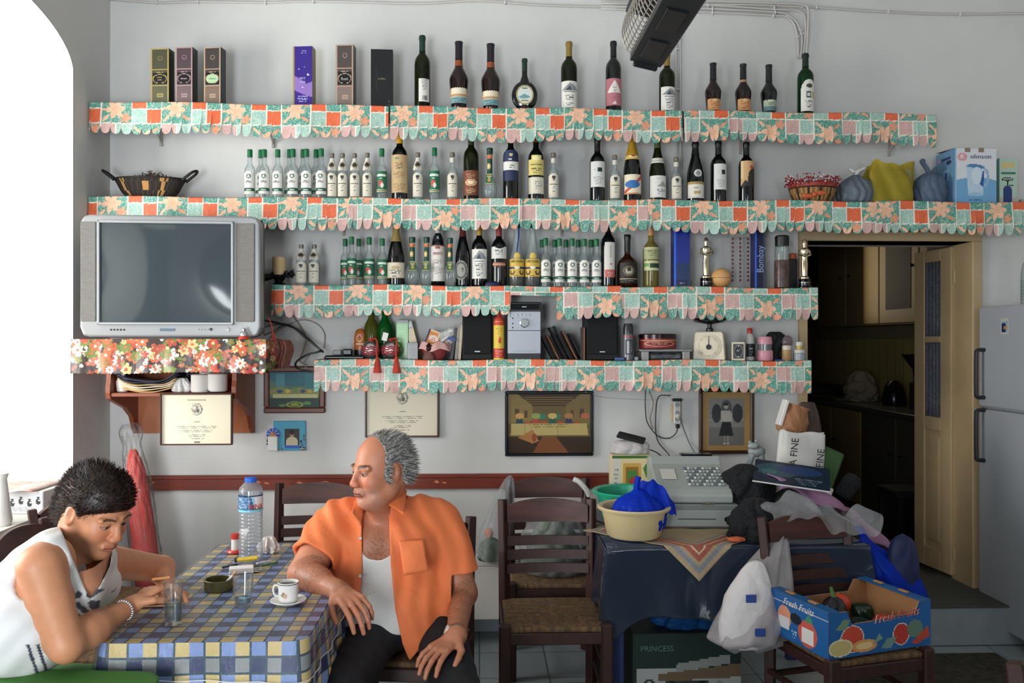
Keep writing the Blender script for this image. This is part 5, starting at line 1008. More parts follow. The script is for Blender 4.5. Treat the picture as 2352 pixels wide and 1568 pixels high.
for s in (-1, 1):
    x0_, x1_ = (-w2+.006, sx0-.02) if s < 0 else (sx1+.02, w2-.028); m = MB(); m.box(x0_, x1_, .006, .014, .075, h-.035, .004); m.build('speaker_grille', GR, t)
bx, bz = tvp(268, 757); m = MB()
for k in range(5): m.box(bx-.03+k*.015, bx-.022+k*.015, .009, .0125, bz-.004, bz+.004, .001)
m.build('control_buttons', BLKP, t)
bx, bz = tvp(460, 756); m = MB()
for k in range(4): m.box(bx-.02+k*.014, bx-.01+k*.014, .008, .0125, bz-.003, bz+.003, .001)
m.build('silver_buttons', M('tv_surround', '#b2b6b8'), t)
m = MB(); m.lathe([(.010, .012), (.010, .006), (1e-3, .005)], 16, c=(tvp(519, 755)[0], 0, bz), axis='y', cap=False); m.build('power_button', M('tv_surround', '#b2b6b8'), t); m = MB(); m.lathe([(.007, .012), (.007, .009), (1e-3, .008)], 16, c=(tvp(482, 755)[0], 0, bz), axis='y', cap=False); m.build('sensor', BLKP, t)
m = MB(); bx, bz = tvp(383, 757); m.box(bx-.035, bx+.035, .0095, .0125, bz-.006, bz+.006, .001); m.build('badge', M('badge_blue_grey', '#51687c', rough=.3), t)
# wall console carrying the television
WD = M('console_wood', '#8f4a2e', rough=.4, var=.2, vs=4, bump=.1, bs=30, sx=(1, 1, 8)); WD2 = M('console_wood_light', '#b8683a', rough=.45, var=.25, vs=5, sx=(4, 1, 1))
c0, c1 = at(183, 780, -.62), at(596, 780, -.62); ctop = at(300, 780, -.62).z-.003
t = thing('television_console', 'brown wooden wall console with curved side brackets under the television', 'shelf', ((c0.x+c1.x)/2, 0, ctop-.5)); cw = (c1.x-c0.x)/2
def CL(px, py, y): q = at(px, py, y); return q.x-(c0.x+c1.x)/2, q.z-(ctop-.5)
m = MB(); m.box(-cw-.01, cw+.0, -.66, -.001, .48, .5, .003); m.build('top_board', WD, t)
zs = CL(300, 902, -.36)[1]; zb = CL(380, 994, 0)[1]
xL_, xR_ = CL(249, 900, -.36)[0], CL(592, 995, -.02)[0]-.03
for xx in (xL_, xR_):
    pts = [(-.001, .48), (-.001, zb), (-.02, zb), (-.05, zb+.03), (-.09, zb+.10), (-.17, zb+.15), (-.30, zs-.05), (-.36, zs-.03), (-.37, zs), (-.37, zs+.03), (-.36, zs+.06), (-.35, .48)]
    m = MB(); m.prism(pts, xx-.011, xx+.011, 'yz'); m.build('side_bracket', WD, t, smooth=False)
m = MB(); m.box(xL_+.011, xR_-.011, -.36, -.015, zs-.02, zs, .003); m.build('lower_shelf', WD, t); m = MB(); m.box(xL_+.011, xR_-.011, -.014, -.001, zb, .48); m.build('back_panel', WD2, t)
CSX, CSZ = (c0.x+c1.x)/2, ctop-.5+zs
# floral cloth on console
FC = [lin(c) for c in ('#2a160e', '#c9c8c0', '#b03020', '#b85a30', '#5f7024', '#c4ae78', '#9a3c22', '#86601f')]
Rf = random.Random(11); FLW = [(Rf.uniform(0, 1.05), Rf.uniform(0, .19), Rf.choice([.014, .02, .028, .009, .008]), Rf.choice([1, 1, 2, 3, 4, 4, 5, 6, 7, 3, 3]), Rf.uniform(0, 6)) for _ in range(430)]
BK = {}
for f in FLW:
    for i in range(int((f[0]-.03)/.03), int((f[0]+.03)/.03)+1): BK.setdefault(i, []).append(f)
def floral(s, z):
    c = FC[0]
    for (x, y, r, k, p) in BK.get(int(s/.03), ()):
        d = math.hypot(s-x, z-y)
        if d < r:
            a = math.atan2(z-y, s-x)
            if r < .012 or d < r*(.55+.45*abs(math.cos((4 if k == 1 else 2.5)*a+p))): c = FC[k] if d > r*.25 or r < .012 else FC[3 if k != 3 else 1]
    return c
pL, pR = at(163, 790, -.67), at(612, 790, -.67); Lf = pR.x-pL.x
def fcl(u, v):
    s = u*1.04; z = -.162*v-.004*math.sin(u*9)*v; edge_ = .012*math.sin(u*31)*v+.008*math.sin(u*13+1)*v
    zig = .004*abs(math.sin(u*160))*v
    if u < .86: return (pL.x+Lf*u/.86, -.668-abs(edge_), ctop+.006+z+zig)
    return (pR.x-.003+.01*v, -.668+(u-.86)*2.9+.0*v, ctop+.006+z*(1-.1)+zig)
o = sheet('console_cloth', M('floral_oilcloth', rough=.35, paint=True, bump=.1, bs=15), None, fcl, 330, 56, .001, lambda u, v: floral(u*1.04, .165*(1-v))); tag(o, 'brown floral oilcloth with daisies hanging over the television console', 'cloth')
o = sheet('table_runner', M('floral_dark', '#4a3433', rough=.6, var=.7, vs=55, c2='#8a4a3a'), None, lambda u, v: (pR.x+.0+.01*v+.012*math.sin(v*5)+u*.06, -.50+.02*math.sin(u*8)+u*.05, ctop+.0-.15*v*(1-.1*u)+.01*(1-u)), 20, 20); tag(o, 'dark floral cloth flap hanging at the right end of the console', 'cloth')
# small things around the television
t = thing('bauble', 'small silver bauble in red cloth at the television corner', 'ornament', (at(551, 772, -.72).x, -.652, ctop+.005), group='tasselled baubles'); t['group'] = 'television corner bauble'
m = MB(); m.sphere((0, 0, .02), .02, 18, 12); m.sphere((0, 0, .045), .01, 12, 8); m.build('ball', SLV, t); m = MB(); m.lathe([(.03, 0), (.022, .012), (.019, .016)], 16, cap=True); m.build('red_cloth', M('red_collar', '#b83228'), t)
q = at(628, 790, -.5); t = thing('tassel', 'red tassel hanging right of the television console', 'tassel', (q.x, -.5, q.z-.07)); m = MB(); m.lathe([(.006, .12), (.008, .1), (.012, .09), (.016, .0), (1e-3, -.002)], 16, cap=False); m.tube([(0, 0, .11), (-.01, .0, .17), (-.03, .02, .2)], .003, 6); m.build('threads', RSAT, t)
# on the lower console shelf
def cs(px, y): return (at(px, 880, y).x, y, CSZ+.001)
t = thing('vase', 'small white vase on the console shelf', 'vase', cs(281, -.3)); m = MB(); m.lathe([(.02, 0), (.026, .004), (.031, .05), (.029, .06), (.014, .075), (.012, .09), (.016, .095)], 24); m.build('vase_body', M('white_china', '#e6e4e0'), t)
for k in range(6):
    t = thing('folded_paper', ['lowest', 'second', 'third', 'fourth', 'fifth', 'topmost'][k]+' folded sheet in the curled paper stack on the console shelf', 'paper', (at(360, 880, -.2).x, -.34, CSZ+.002+k*.0105), group='curled papers on the console')
    o = sheet('sheet', M('old_paper%d' % k, ['#c9a878', '#d8c49a', '#e0d8c8', '#c9ab80', '#2a2c38', '#383c4a'][k], rough=.7), t, lambda u, v, k=k: ((u-.5)*(.25+.012*k), .2*v, .002+(.0+.028*(k/5)+.02)*abs(2*u-1)**3+.003*math.sin(u*9+k)), 24, 3, .0045)
for k, (px, y, dz) in enumerate(((462, -.33, 0), (500, -.33, 0.003), (480, -.22, .035))):
    t = thing('toilet_roll', ['left', 'right', 'rear'][k]+' white toilet roll on the console shelf', 'toilet roll', (at(px, 880, y).x, y, CSZ+.002), group='toilet rolls on the console'); m = MB(); m.lathe([(.02, .088), (.022, .09), (.045, .09), (.049, .086), (.049, .004), (.045, 0), (.02, 0)], 28, cap=False)
    m.move(Matrix.Translation((0, 0, dz))); m.build('paper_roll', M('tissue', '#d9d4cf', rough=.8), t); m = MB(); m.lathe([(.02, .0), (.02, .089), (.017, .089), (.017, 0)], 18, cap=False, c=(0, 0, dz)); m.build('card_tube', M('card_brown', '#9a8468'), t)
t = thing('plastic_wrap', 'crumpled white plastic wrapping between papers and toilet rolls', 'wrapper', cs(420, -.31)); blob('wrap', M('white_film', '#c9c9c8'), t, [(1e-3, 0), (.04, 0), (.05, .015), (.04, .05), (.02, .07), (1e-3, .072)], 13, .3, 7, sq=.7)
t = thing('plastic_wrap', 'dark crumpled bag behind the toilet rolls', 'wrapper', cs(448, -.16)); blob('wrap', M('dark_film', '#3f4854', rough=.3, var=.6, vs=25), t, [(1e-3, 0), (.05, 0), (.06, .05), (.05, .1), (1e-3, .115)], 14, .3, 7, sq=.7)
cable('strap', 'thin black strap hanging over the console shelf edge', [(535, 890, -.28), (520, 898, -.36), (500, 908, -.37), (480, 898, -.37), (470, 893, -.34)], .0018, CBLK, 'strap')
# ================================================================ ON THE WALL
def frame(px0, px1, py0, py1, bar, mat, label, fn, y=-.03, nu=80, nv=64, nm='picture_frame', cat='picture', pm=None, mount=None):
    a, b = at(px0, py1, y), at(px1, py0, y); w, h = b.x-a.x, b.z-a.z; t = thing(nm, label, cat, ((a.x+b.x)/2, y+.028, a.z)); bw = bar*mp(px0, y)
    for k, (x0, x1, z0, z1) in enumerate(((-w/2, w/2, 0, bw), (-w/2, w/2, h-bw, h), (-w/2, -w/2+bw, bw, h-bw), (w/2-bw, w/2, bw, h-bw))):
        m = MB(); m.box(x0, x1, -.028, 0, z0, z1, min(bw*.3, .006)); m.build('frame_bar', mat, t, smooth=False)
    m = MB(); m.box(-w/2+.003, w/2-.003, -.012, -.001, .003, h-.003); m.build('backing', M('backing_board', '#5a4a3c'), t)
    flat('print', w-2*bw, h-2*bw, fn, t, pm or PAINT, nu=nu, nv=nv, org=(-w/2+bw, -.0135, bw)); return t, w, h
cert = art('#e2dac2', [('e', .5, .70, .085, .12, '#7c7a70'), ('e', .49, .70, .075, .11, '#cdc6b2'), ('e', .48, .71, .05, .08, '#8f8b80'), ('e', .46, .73, .03, .04, '#d0c9b6'), ('e', .52, .67, .02, .04, '#5a584f'), ('r', .36, .64, .88, .905, '#b0a890'), ('x', .82, .84, .38, .62, 1, '#b0a890'), ('x', .43, .47, .4, .6, 1, '#8a8474'),
    ('x', .23, .38, .08, .92, 4, '#9a9484'), ('x', .10, .2, .3, .7, 3, '#8a8474'), ('x', .02, .08, .4, .6, 1, '#6a665c')])
DKW = M('dark_frame', '#4a2a20', rough=.35)
frame(369, 534, 903, 1022, 3, DKW, 'framed certificate with round portrait seal hanging over the console', cert, y=-.40, nm='certificate'); 
frame(838, 1008, 872, 1005, 4, DKW, "framed certificate with round seal behind the seated man's head", cert, nm='certificate')
bpy.data.objects['certificate'].location.y = -.385
land = art('#2f6a78', [('p', [(0, .75), (.35, .6), (.65, .6), (1, .75), (1, 0), (0, 0)], '#547a62'), ('r', .12, .3, .5, .95, '#4f8a94'), ('r', .7, .88, .5, .95, '#3a7a86'), ('p', [(.0, .5), (.2, .58), (.4, .5), (.6, .57), (.8, .5), (1, .56), (1, .38), (0, .38)], '#8a8a4a'), ('e', .2, .45, .06, .05, '#2b4a7a'), ('e', .36, .46, .05, .06, '#c9b45a'), ('e', .5, .46, .05, .06, '#6a8a5a'), ('e', .66, .46, .05, .05, '#2b4a7a'), ('e', .8, .46, .05, .06, '#b9a44a'),
    ('r', .06, .96, .27, .38, '#c4c08a'), ('r', 0, 1, 0, .27, '#1f3f3a'), ('e', .5, .08, .18, .09, '#8a9a3a'), ('o', .5, .08, .12, .06, '#1f3f3a'), ('e', .75, .12, .08, .05, '#5a8a4a'), ('e', .25, .06, .08, .04, '#5a8a4a')])
frame(605, 746, 841, 949, 13, M('mahogany_frame', '#6a3624', rough=.4, var=.15), 'small picture in teal tones in a wide wooden frame under the cables', land)
supper = art('#6b5a34', [('p', [(.12, 1), (.88, 1), (.7, .8), (.3, .8)], '#3c2c1c')]+[('r', .2, .8, .83+.035*k, .84+.035*k, '#8f7436') for k in range(5)]+[('p', [(0, 1), (.12, 1), (.3, .8), (.3, .55), (0, .5)], '#8a7442'), ('p', [(1, 1), (.88, 1), (.7, .8), (.7, .55), (1, .5)], '#7c683c'), ('r', .08, .14, .6, .75, '#5a3a24'), ('r', .2, .24, .6, .72, '#5a3a24'), ('r', .76, .8, .6, .72, '#5a3a24'), ('r', .87, .93, .6, .75, '#5a3a24'), ('r', .36, .46, .57, .66, '#3f7a62'), ('r', .54, .64, .57, .66, '#3f7a62')]
    +[('p', [(.14+.2*k-.05, .49), (.14+.2*k+.05, .49), (.14+.2*k+.03, .60), (.14+.2*k-.03, .60)], ['#24464a', '#a84a3a', '#2c5a48', '#3a3a5a', '#7a6a3a'][k]) for k in range(5)]+[('e', .14+.2*k, .63, .055, .05, ['#c79a5a', '#8fa05a', '#c9b06a', '#a87a48', '#b8684a'][k]) for k in range(5)]+[('e', .24+.2*k, .515, .04, .025, '#a8502c') for k in range(4)]
    +[('p', [(.04, .5), (.96, .5), (.98, .3), (.03, .3)], '#b8a468'), ('x', .44, .5, .06, .94, 2, '#7a6a3c'), ('r', .2, .21, .3, .5, '#8f8450'), ('r', .6, .61, .3, .5, '#8f8450'), ('r', 0, 1, 0, .28, '#3a2a1c'), ('p', [(.3, .0), (.42, .28), (.58, .28), (.74, 0)], '#7a4a2a'), ('p', [(.12, .26), (.3, .4), (.38, .2), (.3, .16)], '#a87444'), ('e', .32, .26, .03, .07, '#8a4a30')])
frame(1160, 1363, 898, 1048, 7, M('black_frame', '#0e1318', rough=.3), 'black-framed picture of a long cream table in a brown hall', supper, nu=110, nv=80, pm=PAINTG)
port = art('#7d7c78', [('r', 0, 1, .0, .38, '#6a6864'), ('r', 0, 1, .52, .56, '#8f8c84'), ('e', .22, .68, .14, .2, '#2c2f33'), ('e', .5, .75, .16, .22, '#4c4e50'), ('e', .82, .68, .15, .2, '#2c2f33'), ('p', [(.38, .5), (.62, .5), (.7, .2), (.28, .2)], '#15171c'), ('p', [(.38, .74), (.6, .74), (.62, .5), (.38, .5)], '#a8a49c'), ('e', .49, .83, .06, .055, '#a39e96'), ('e', .48, .875, .075, .035, '#1a1b1f'), ('r', .42, .47, .04, .2, '#8a867e'), ('r', .52, .57, .04, .2, '#8a867e'), ('r', .41, .48, .02, .05, '#d0ccc4'), ('r', .51, .58, .02, .05, '#d0ccc4'), ('p', [(.34, .72), (.38, .74), (.36, .5), (.33, .5)], '#a39e96'), ('p', [(.6, .74), (.65, .7), (.66, .5), (.62, .5)], '#a39e96')])
t, w, h = frame(1607, 1733, 892, 1043, 8, M('walnut_frame', '#3a241a', rough=.35), 'tall framed black and white photograph of a standing person in a long dark skirt', art('#a3824e', []), nu=4, nv=4)
flat('photograph', w*.64, h*.72, port, t, nu=56, nv=84, org=(-w*.32, -.0145, h*.13))
for s in (-1, 1): bpy.data.objects  # noqa
# souvenir frame
x = at(657, 1000, 0); sx = mp(657, 0); t = thing('souvenir_frame', 'small blue seaside souvenir photo frame with a windmill', 'picture frame', (x.x, -.001, at(657, 1034, 0).z)); w, h = 92*sx, 68*sx
m = MB(); m.box(-w*.3, w/2, -.012, 0, 0, h, .003); m.build('frame_plate', M('sky_blue_paint', '#4aa3c4', rough=.5), t)
flat('photograph', w*.36, h*.66, art('#3a3230', [('e', .5, .72, .14, .17, '#b98a70'), ('e', .5, .82, .17, .14, '#1a1414'), ('e', .5, .3, .42, .3, '#cfc4a4'), ('r', 0, 1, 0, .16, '#2f62c0')]), t, nu=20, nv=26, org=(-w*.02, -.0135, h*.08))
m = MB(); m.lathe([(w*.16, -.02), (w*.16, -.012)], 24, c=(-w*.3, 0, h*.55), axis='y'); m.build('windmill_wheel', M('windmill_blue', '#2c55b8'), t); m = MB(); m.box(-w*.42, -w*.18, -.028, -.012, 0, h*.5, .004); m.build('windmill_tower', M('white_china', '#e6e4e0'), t); m = MB(); m.prism([(-w*.4, h*.5), (-w*.2, h*.5), (-w*.3, h*.66)], -.029, -.02); m.build('windmill_roof', M('terracotta', '#c07a50'), t)
m = MB()
for k in range(9):
    a = k*2*PI/9; m.box(-.0012, .0012, -.0215, -.02, w*.05, w*.165, mt=Matrix.Translation((-w*.3, 0, h*.55)) @ Matrix.Rotation(a, 4, 'Y'))
m.build('white_spokes', M('white_china', '#e6e4e0'), t); m = MB()
R_ = random.Random(2)
for k in range(16): m.sphere((w*R_.choice([.41, .45, .38, -.44, -.1]), -.014, h*R_.uniform(.03, .5 if k % 3 else .12)), .006, 8, 6, col=lin(R_.choice(['#c9b48a', '#d8d0c8', '#b06a5a', '#8a7a6a', '#24335a'])))
m.build('shell_trim', M('beads', rough=.25, paint=True), t)
# socket, chargers and leads
t = thing('wall_socket', 'white multi-socket strip plugged on a cream wall plate', 'socket', (at(1552, 950, 0).x, -.001, at(1552, 965, 0).z)); m = MB(); m.box(-.03, .03, -.008, 0, -.005, .09, .003); m.build('wall_plate', M('plate_cream', '#c9b48a'), t); m = MB(); m.box(-.018, .02, -.04, -.008, -.018, .11, .005); m.build('socket_strip', M('white_plastic', '#c9c6c0'), t)
m = MB()
for z in (.09, .045, .01): m.lathe([(.013, -.0405), (.013, -.038)], 16, c=(0, 0, z), axis='y')
m.build('socket_hole', M('grey_plastic', '#8d9296'), t); m = MB(); m.lathe([(.012, -.04), (.014, -.055), (.006, -.06)], 14, c=(0, 0, .028), axis='y'); m.build('plug', M('white_plastic', '#c9c6c0'), t); m = MB(); m.box(-.03, .025, -.055, -.03, .11, .125, .004); m.box(-.01, .012, -.05, -.03, -.04, -.018, .004); m.build('dark_plug', BLKP, t)
g = 'leads around the wall socket'
cable('cable', 'black lead from the socket top dropping to the cash register', [(1540, 908, -.04), (1512, 912, -.02), (1506, 960, -.01), (1510, 1010, -.01), (1540, 1050, -.05), (1552, 1100, -.3), (1530, 1135, -.45)], .003, CBLK, group=g)
cable('cable', 'black charger lead looping from the socket bottom up behind the shelf', [(1557, 978, -.04), (1552, 995, -.02), (1535, 1006, -.01), (1510, 1000, -.01), (1487, 970, -.01), (1482, 930, -.01), (1483, 890, -.01)], .0028, CBLK, group=g)
cable('cable', 'tan lead hanging beside the black charger lead', [(1490, 895, -.01), (1500, 925, -.01), (1494, 960, -.01), (1498, 985, -.01)], .0025, CYEL, group=g)
cable('cable', 'pale lead from the socket plug to the back of the cash register', [(1560, 955, -.06), (1572, 990, -.02), (1590, 1030, -.02), (1612, 1060, -.15), (1625, 1075, -.4)], .003, CGRY, group=g)
cable('cable', 'black lead from the phone down to the cash register', [(1478, 1028, -.5), (1510, 1040, -.45), (1540, 1070, -.4), (1548, 1110, -.45), (1528, 1135, -.5)], .0028, CBLK, group=g)
cable('cable', 'thin white lead crossing the wall from the black frame to the socket', [(1345, 900, -.03), (1380, 912, -.008), (1440, 916, -.008), (1500, 918, -.008), (1540, 908, -.02)], .002, CWHT, group=g)
# cable runs near the ceiling
def run(label, pts, r=.0065, y=-.009, clips=(), grp='cable runs along the top of the wall'):
    t = thing('wall_cable', label, 'cable', (0, 0, 0), group=grp); P = catmull([at(a, b, y) for a, b in pts], 6); m = MB(); m.tube(P, r, 6); m.build('sheath', CWHT, t, auto=0)
    for (a, b, v) in clips:
        q = at(a, b, y); m = MB(); m.box(q.x-(.004 if not v else .011), q.x+(.004 if not v else .011), -.019, 0, q.z-(.011 if not v else .004), q.z+(.011 if not v else .004), .002); m.build('clip', M('clip_white', '#d8d6d4', rough=.4), t)
run('long white cable along the wall top, left part', [(250, -2), (360, 6), (455, 4), (610, 6), (725, 3), (960, 8), (1100, 2), (1250, 12), (1440, 16), (1640, 10), (1850, 16), (2040, 28), (2200, 33), (2352, 31), (2420, 32)], clips=[(360, 6, 0), (455, 4, 0), (610, 6, 0), (720, 3, 0), (1160, 6, 0), (2040, 27, 0), (2205, 33, 0), (1875, 17, 0)])
run('uppermost of the bundled white cables turning down near the green bottle', [(1380, -2), (1600, 2), (1800, 8), (1846, 12), (1856, 22), (1856, 60), (1852, 130)], y=-.026, clips=[(1790, 6, 0), (1845, 11, 0)])
run('second bundled white cable turning down near the green bottle', [(1380, 8), (1620, 12), (1780, 22), (1830, 24), (1848, 38), (1850, 80), (1844, 132)], clips=[(1626, 13, 0), (1778, 20, 0), (1847, 78, 1)])
run('third bundled white cable turning down near the green bottle', [(1380, 14), (1620, 20), (1780, 28), (1812, 36), (1832, 56), (1842, 90), (1838, 134)], clips=[(1636, 21, 0), (1780, 29, 0), (1838, 70, 1)])
run('lowest bundled white cable turning down near the green bottle', [(1380, 20), (1620, 28), (1780, 36), (1806, 38), (1824, 56), (1832, 90), (1834, 134)], clips=[(1636, 30, 0), (1776, 37, 0), (1831, 84, 1)])
run('left of two vertical white cables behind the heater', [(1552, 70), (1553, 160), (1554, 300), (1556, 420)], y=-.009, clips=[(1556, 113, 1), (1556, 206, 1)]); run('right of two vertical white cables behind the heater', [(1562, 70), (1563, 160), (1563, 300), (1566, 420)], y=-.009)
q = at(190, 290, -.4); cable('wall_cable', 'white cable crossing the niche arch and dropping down the corner', [(XL-.42, -.43, at(0, 262, -.42).z), (XL-.2, -.43, at(100, 262, -.42).z), (XL-.02, -.43, at(160, 268, -.42).z), (XL+.008, -.40, at(186, 290, -.4).z), (XL+.01, -.33, at(197, 330, -.33).z), (XL+.01, -.3, at(204, 380, -.3).z), (XL+.01, -.3, at(205, 460, -.3).z)], .006, CWHT)
m = MB(); m.tube([at(249, -5, -.004), at(249, 90, -.004)], .006, 6); tag(m.build('conduit', CWHT), 'thin white vertical conduit in the upper left corner', 'conduit')
# infrared heater hanging from the ceiling
hA = at(1478, 146, -2.15); Lh = 1.0; HM = M('heater_black', '#10161c', rough=.5)
t = thing('heater', 'black slatted infrared heater with wire guard hanging from the ceiling', 'heater', hA); RT2 = Matrix.Rotation(.22, 4, 'Y')
m = MB(); m.prism([(-.042, 0), (.052, 0), (.06, .012), (.055, .05), (.03, .075), (-.03, .07), (-.046, .03)], -Lh, 0, 'xz', mt=RT2); m.build('housing', HM, t, smooth=False)
m = MB(); m.box(-.03, .045, -.002, .014, -.012, .05, .004, mt=RT2)
m.build('end_cap', M('heater_trim', '#080c11', rough=.4), t)
for k in range(4): MB().box(-.022, .034, -.2-k*.22, -.06-k*.22, -.005, .001, .002, mt=RT2).build('louvre', M('heater_trim', '#080c11'), t)
GP = [(-.044, .02), (-.058, .03), (-.07, .045), (-.079, .062), (-.084, .08), (-.085, .1), (-.084, .125)]
m = MB()
for i in range(34): a = -i*Lh/34; m.tube([RT2 @ Vector((x_, a, z_)) for x_, z_ in GP], .0022, 4)
for x_, z_ in GP: m.tube([RT2 @ Vector((x_, 0, z_)), RT2 @ Vector((x_, -Lh, z_))], .0022, 4)
m.build('wire_guard', M('guard_wire', '#9a948c', rough=.35, metal=.6), t)
m = MB(); m.box(-.09, -.0, -Lh, -.03, .125, .15, .003, mt=RT2); m.build('reflector', HM, t, smooth=False)
m = MB(); m.tube([Vector((0, -.5, .07)), Vector((0, -.5, ZC-hA.z-.001))], .01, 8); m.build('hanger_rod', HM, t)
# ================================================================ FRIDGE
q = onz(2270, 1455, 0); FX, FY = q.x, -.06; FH = at(2300, 703, -.1).z; FR = M('fridge_enamel', '#aeb2b8', rough=.35)
t = thing('refrigerator', 'tall white two-door refrigerator with dark loop handles', 'refrigerator', (FX, -.37, 0)); zs = at(2280, 937, -.1).z
m = MB(); m.box(.05, .6, -.31, .31, .03, FH, .01); m.build('cabinet', FR, t)
for nm, z0, z1, hz0, hz1 in (('freezer_door', zs+.005, FH-.002, at(0, 918, -.1).z, at(0, 804, -.1).z), ('fridge_door', .06, zs-.005, at(0, 1068, -.1).z, at(0, 948, -.1).z)):
    m = MB(); m.box(0, .05, -.31, .31, z0, z1, .012); d = m.build(nm, FR, t)
    m = MB(); m.tube(catmull([(.0, .25, hz1), (-.04, .25, hz1-.004), (-.048, .25, hz1-.04), (-.048, .25, hz0+.04), (-.04, .25, hz0+.004), (.0, .25, hz0)]), .011, 8); m.build('handle', M('fridge_handle', '#23282c', rough=.4), d)
for yy in (-.25, .25):
    m = MB(); m.lathe([(.018, -.0), (.022, .03)], 14, c=(.1, yy, 0)); m.build('foot', BLKP, t)
t2 = thing('magnet', 'small square seaside photo magnet on the freezer door', 'magnet', (FX-.001, -.30, at(2330, 750, -.3).z)); flat('picture', .07, .085, art('#c9c4c0', [('r', .1, .9, .1, .9, '#8fb0c4'), ('r', .1, .6, .1, .7, '#1c2f6a'), ('r', .4, .8, .3, .5, '#c98a4a'), ('r', .1, .9, .8, .9, '#b8d8a0')]), t2, nu=16, nv=16, org=(0, .035, -.04), ax=(0, -1, 0))
q = at(2344, 700, -.3); t = bottle('slope', .04, .33, GCLR, 'ribbed clear plastic bottle with black cap on top of the refrigerator', cap='#15171b', caph=(.93, 1)); t.location = (q.x+.05, -.3, FH+.001); t.scale = (1.05, 1.05, (at(0, 565, -.3).z-FH)/.33)
m = MB()
for k in range(9): m.lathe([(.0402, .03+k*.014), (.0418, .034+k*.014), (.0402, .038+k*.014)], 20, cap=False)
m.build('ribs', GCLR, t)
# ================================================================ DOOR LEAF AND KITCHEN
hj = Vector((DX1-.035, .17, 0)); far = Vector((at(2106, 784, .52).x, .52, 0)); d = far-hj; LW = d.length; ang = math.atan2(d.y, d.x); z0, z1 = STEP+.03, DZ1-.012
t = struct(bpy.data.objects.new('door_2', None)); COL.objects.link(t); t.location = (hj.x, hj.y, 0); t.rotation_euler = (0, 0, ang)
DM = DOORP; zz = lambda py: at(2160, py, .3).z; g0, g1, g2, g3 = zz(958), zz(786), zz(772), zz(600)
for nm, b in (('door_stile', (0, LW*.28, z0, z1)), ('door_stile', (LW*.72, LW, z0, z1)), ('door_rail', (LW*.28, LW*.72, g3, z1)), ('door_rail', (LW*.28, LW*.72, g1, g2)), ('door_rail', (LW*.28, LW*.72, g0-.08, g0)), ('door_rail', (LW*.28, LW*.72, z0, z0+.12))):
    m = MB(); m.box(b[0], b[1], -.018, .018, b[2], b[3], .003); m.build(nm, DM, t)
m = MB(); m.box(LW*.26, LW*.74, -.006, .006, z0+.1, g0-.06); m.box(LW*.33, LW*.67, -.013, .013, z0+.16, g0-.12, .006); m.build('door_panel', DM, t)
for a, b in ((g0, g1), (g2, g3)):
    m = MB(); m.box(LW*.28, LW*.72, -.003, .003, a, b); pn = m.build('glass_pane', thin('door_glass', '#b9c4cc', body=.1, bodycol='#8a949c'), t)
    o = sheet('lace_curtain', M('lace', '#6f7480', rough=.8, var=.6, vs=60, c2='#464c58'), t, lambda u, v, a=a, b=b: (LW*(.28+.44*u), (.012 if ang > 0 else .012)+.003*math.sin(u*30), a+(b-a)*v), 30, 4, .001)
for z in (zz(640), zz(1260)): m = MB(); m.lathe([(.008, z-.035), (.008, z+.035)], 10, c=(-.008, 0, 0)); m.build('hinge', DM, t)
KC, KC2 = M('kitchen_cabinet', '#94805a', rough=.55, var=.1), M('kitchen_panel', '#46443a', rough=.5)
CXF = 3.08; cz = 1.08
t = thing('kitchen_counter', 'long kitchen base unit along the right kitchen wall', 'cabinet', (CXF, 2.5, STEP)); 
m = MB(); m.box(.02, KX1-CXF-.002, -1.6, 1.9, .0, cz-STEP-.04); m.build('carcass', KC2, t)
for k, (a, b) in enumerate(((1.86, 1.3), (1.28, .72), (.7, .14), (.12, -.44), (-.46, -1.02), (-1.04, -1.58))):
    m = MB(); m.box(0, .02, b, a, .08, cz-STEP-.05, .004); dd = m.build('door', KC if k < 4 else KC2, t)
    m = MB(); m.box(-.015, 0, (b+.03 if k % 2 == 0 else a-.1), (b+.1 if k % 2 == 0 else a-.03), .55, .565, .003); m.build('handle', BLKP, dd)
m = MB(); m.box(-.02, KX1-CXF-.002, -1.62, 1.92, cz-STEP-.04, cz-STEP, .004); m.build('worktop', M('worktop', '#3b3d3a', rough=.35), t)
m = MB(); m.box(KX1-.012, KX1-.001, .9, 4.5, cz, 1.62); tag(m.build('tiled_splashback', tile_mat('kitchen_tiles', '#b3a268', '#6f673f', .15, .3), smooth=False), 'warm yellow tiled splashback behind the kitchen worktop', 'tiles')
t = thing('wall_cupboard', 'beige kitchen wall cupboards with dark glazed doors', 'cupboard', (KX1-.35, 2.0, 1.74)); m = MB(); m.box(0.02, .348, -1.0, 1.6, 0, 1.0); m.build('carcass', KC, t)
for k in range(4):
    a = -1+k*.65; m = MB(); m.box(0, .02, a+.01, a+.64, .01, .99, .004); dd = m.build('door', KC, t)
    if k < 2: m = MB(); m.box(-.003, .001, a+.12, a+.53, .12, .88); m.build('glass', M('cupboard_glass', '#0a0d10', rough=.7), dd)
    m = MB(); m.sphere((-.012, a+(.56 if k % 2 == 0 else .09), .45), .014, 10, 8); m.build('knob', BLKP, dd)
t = thing('cooker_hood', 'dark cooker hood at the far end of the kitchen', 'hood', (KX1-.5, 4.1, 1.9)); m = MB(); m.prism([(-.02, 0), (.49, 0), (.49, .7), (.2, .7), (-.02, .15)], -.4, .45); m.build('hood_body', BLKM, t, smooth=False)
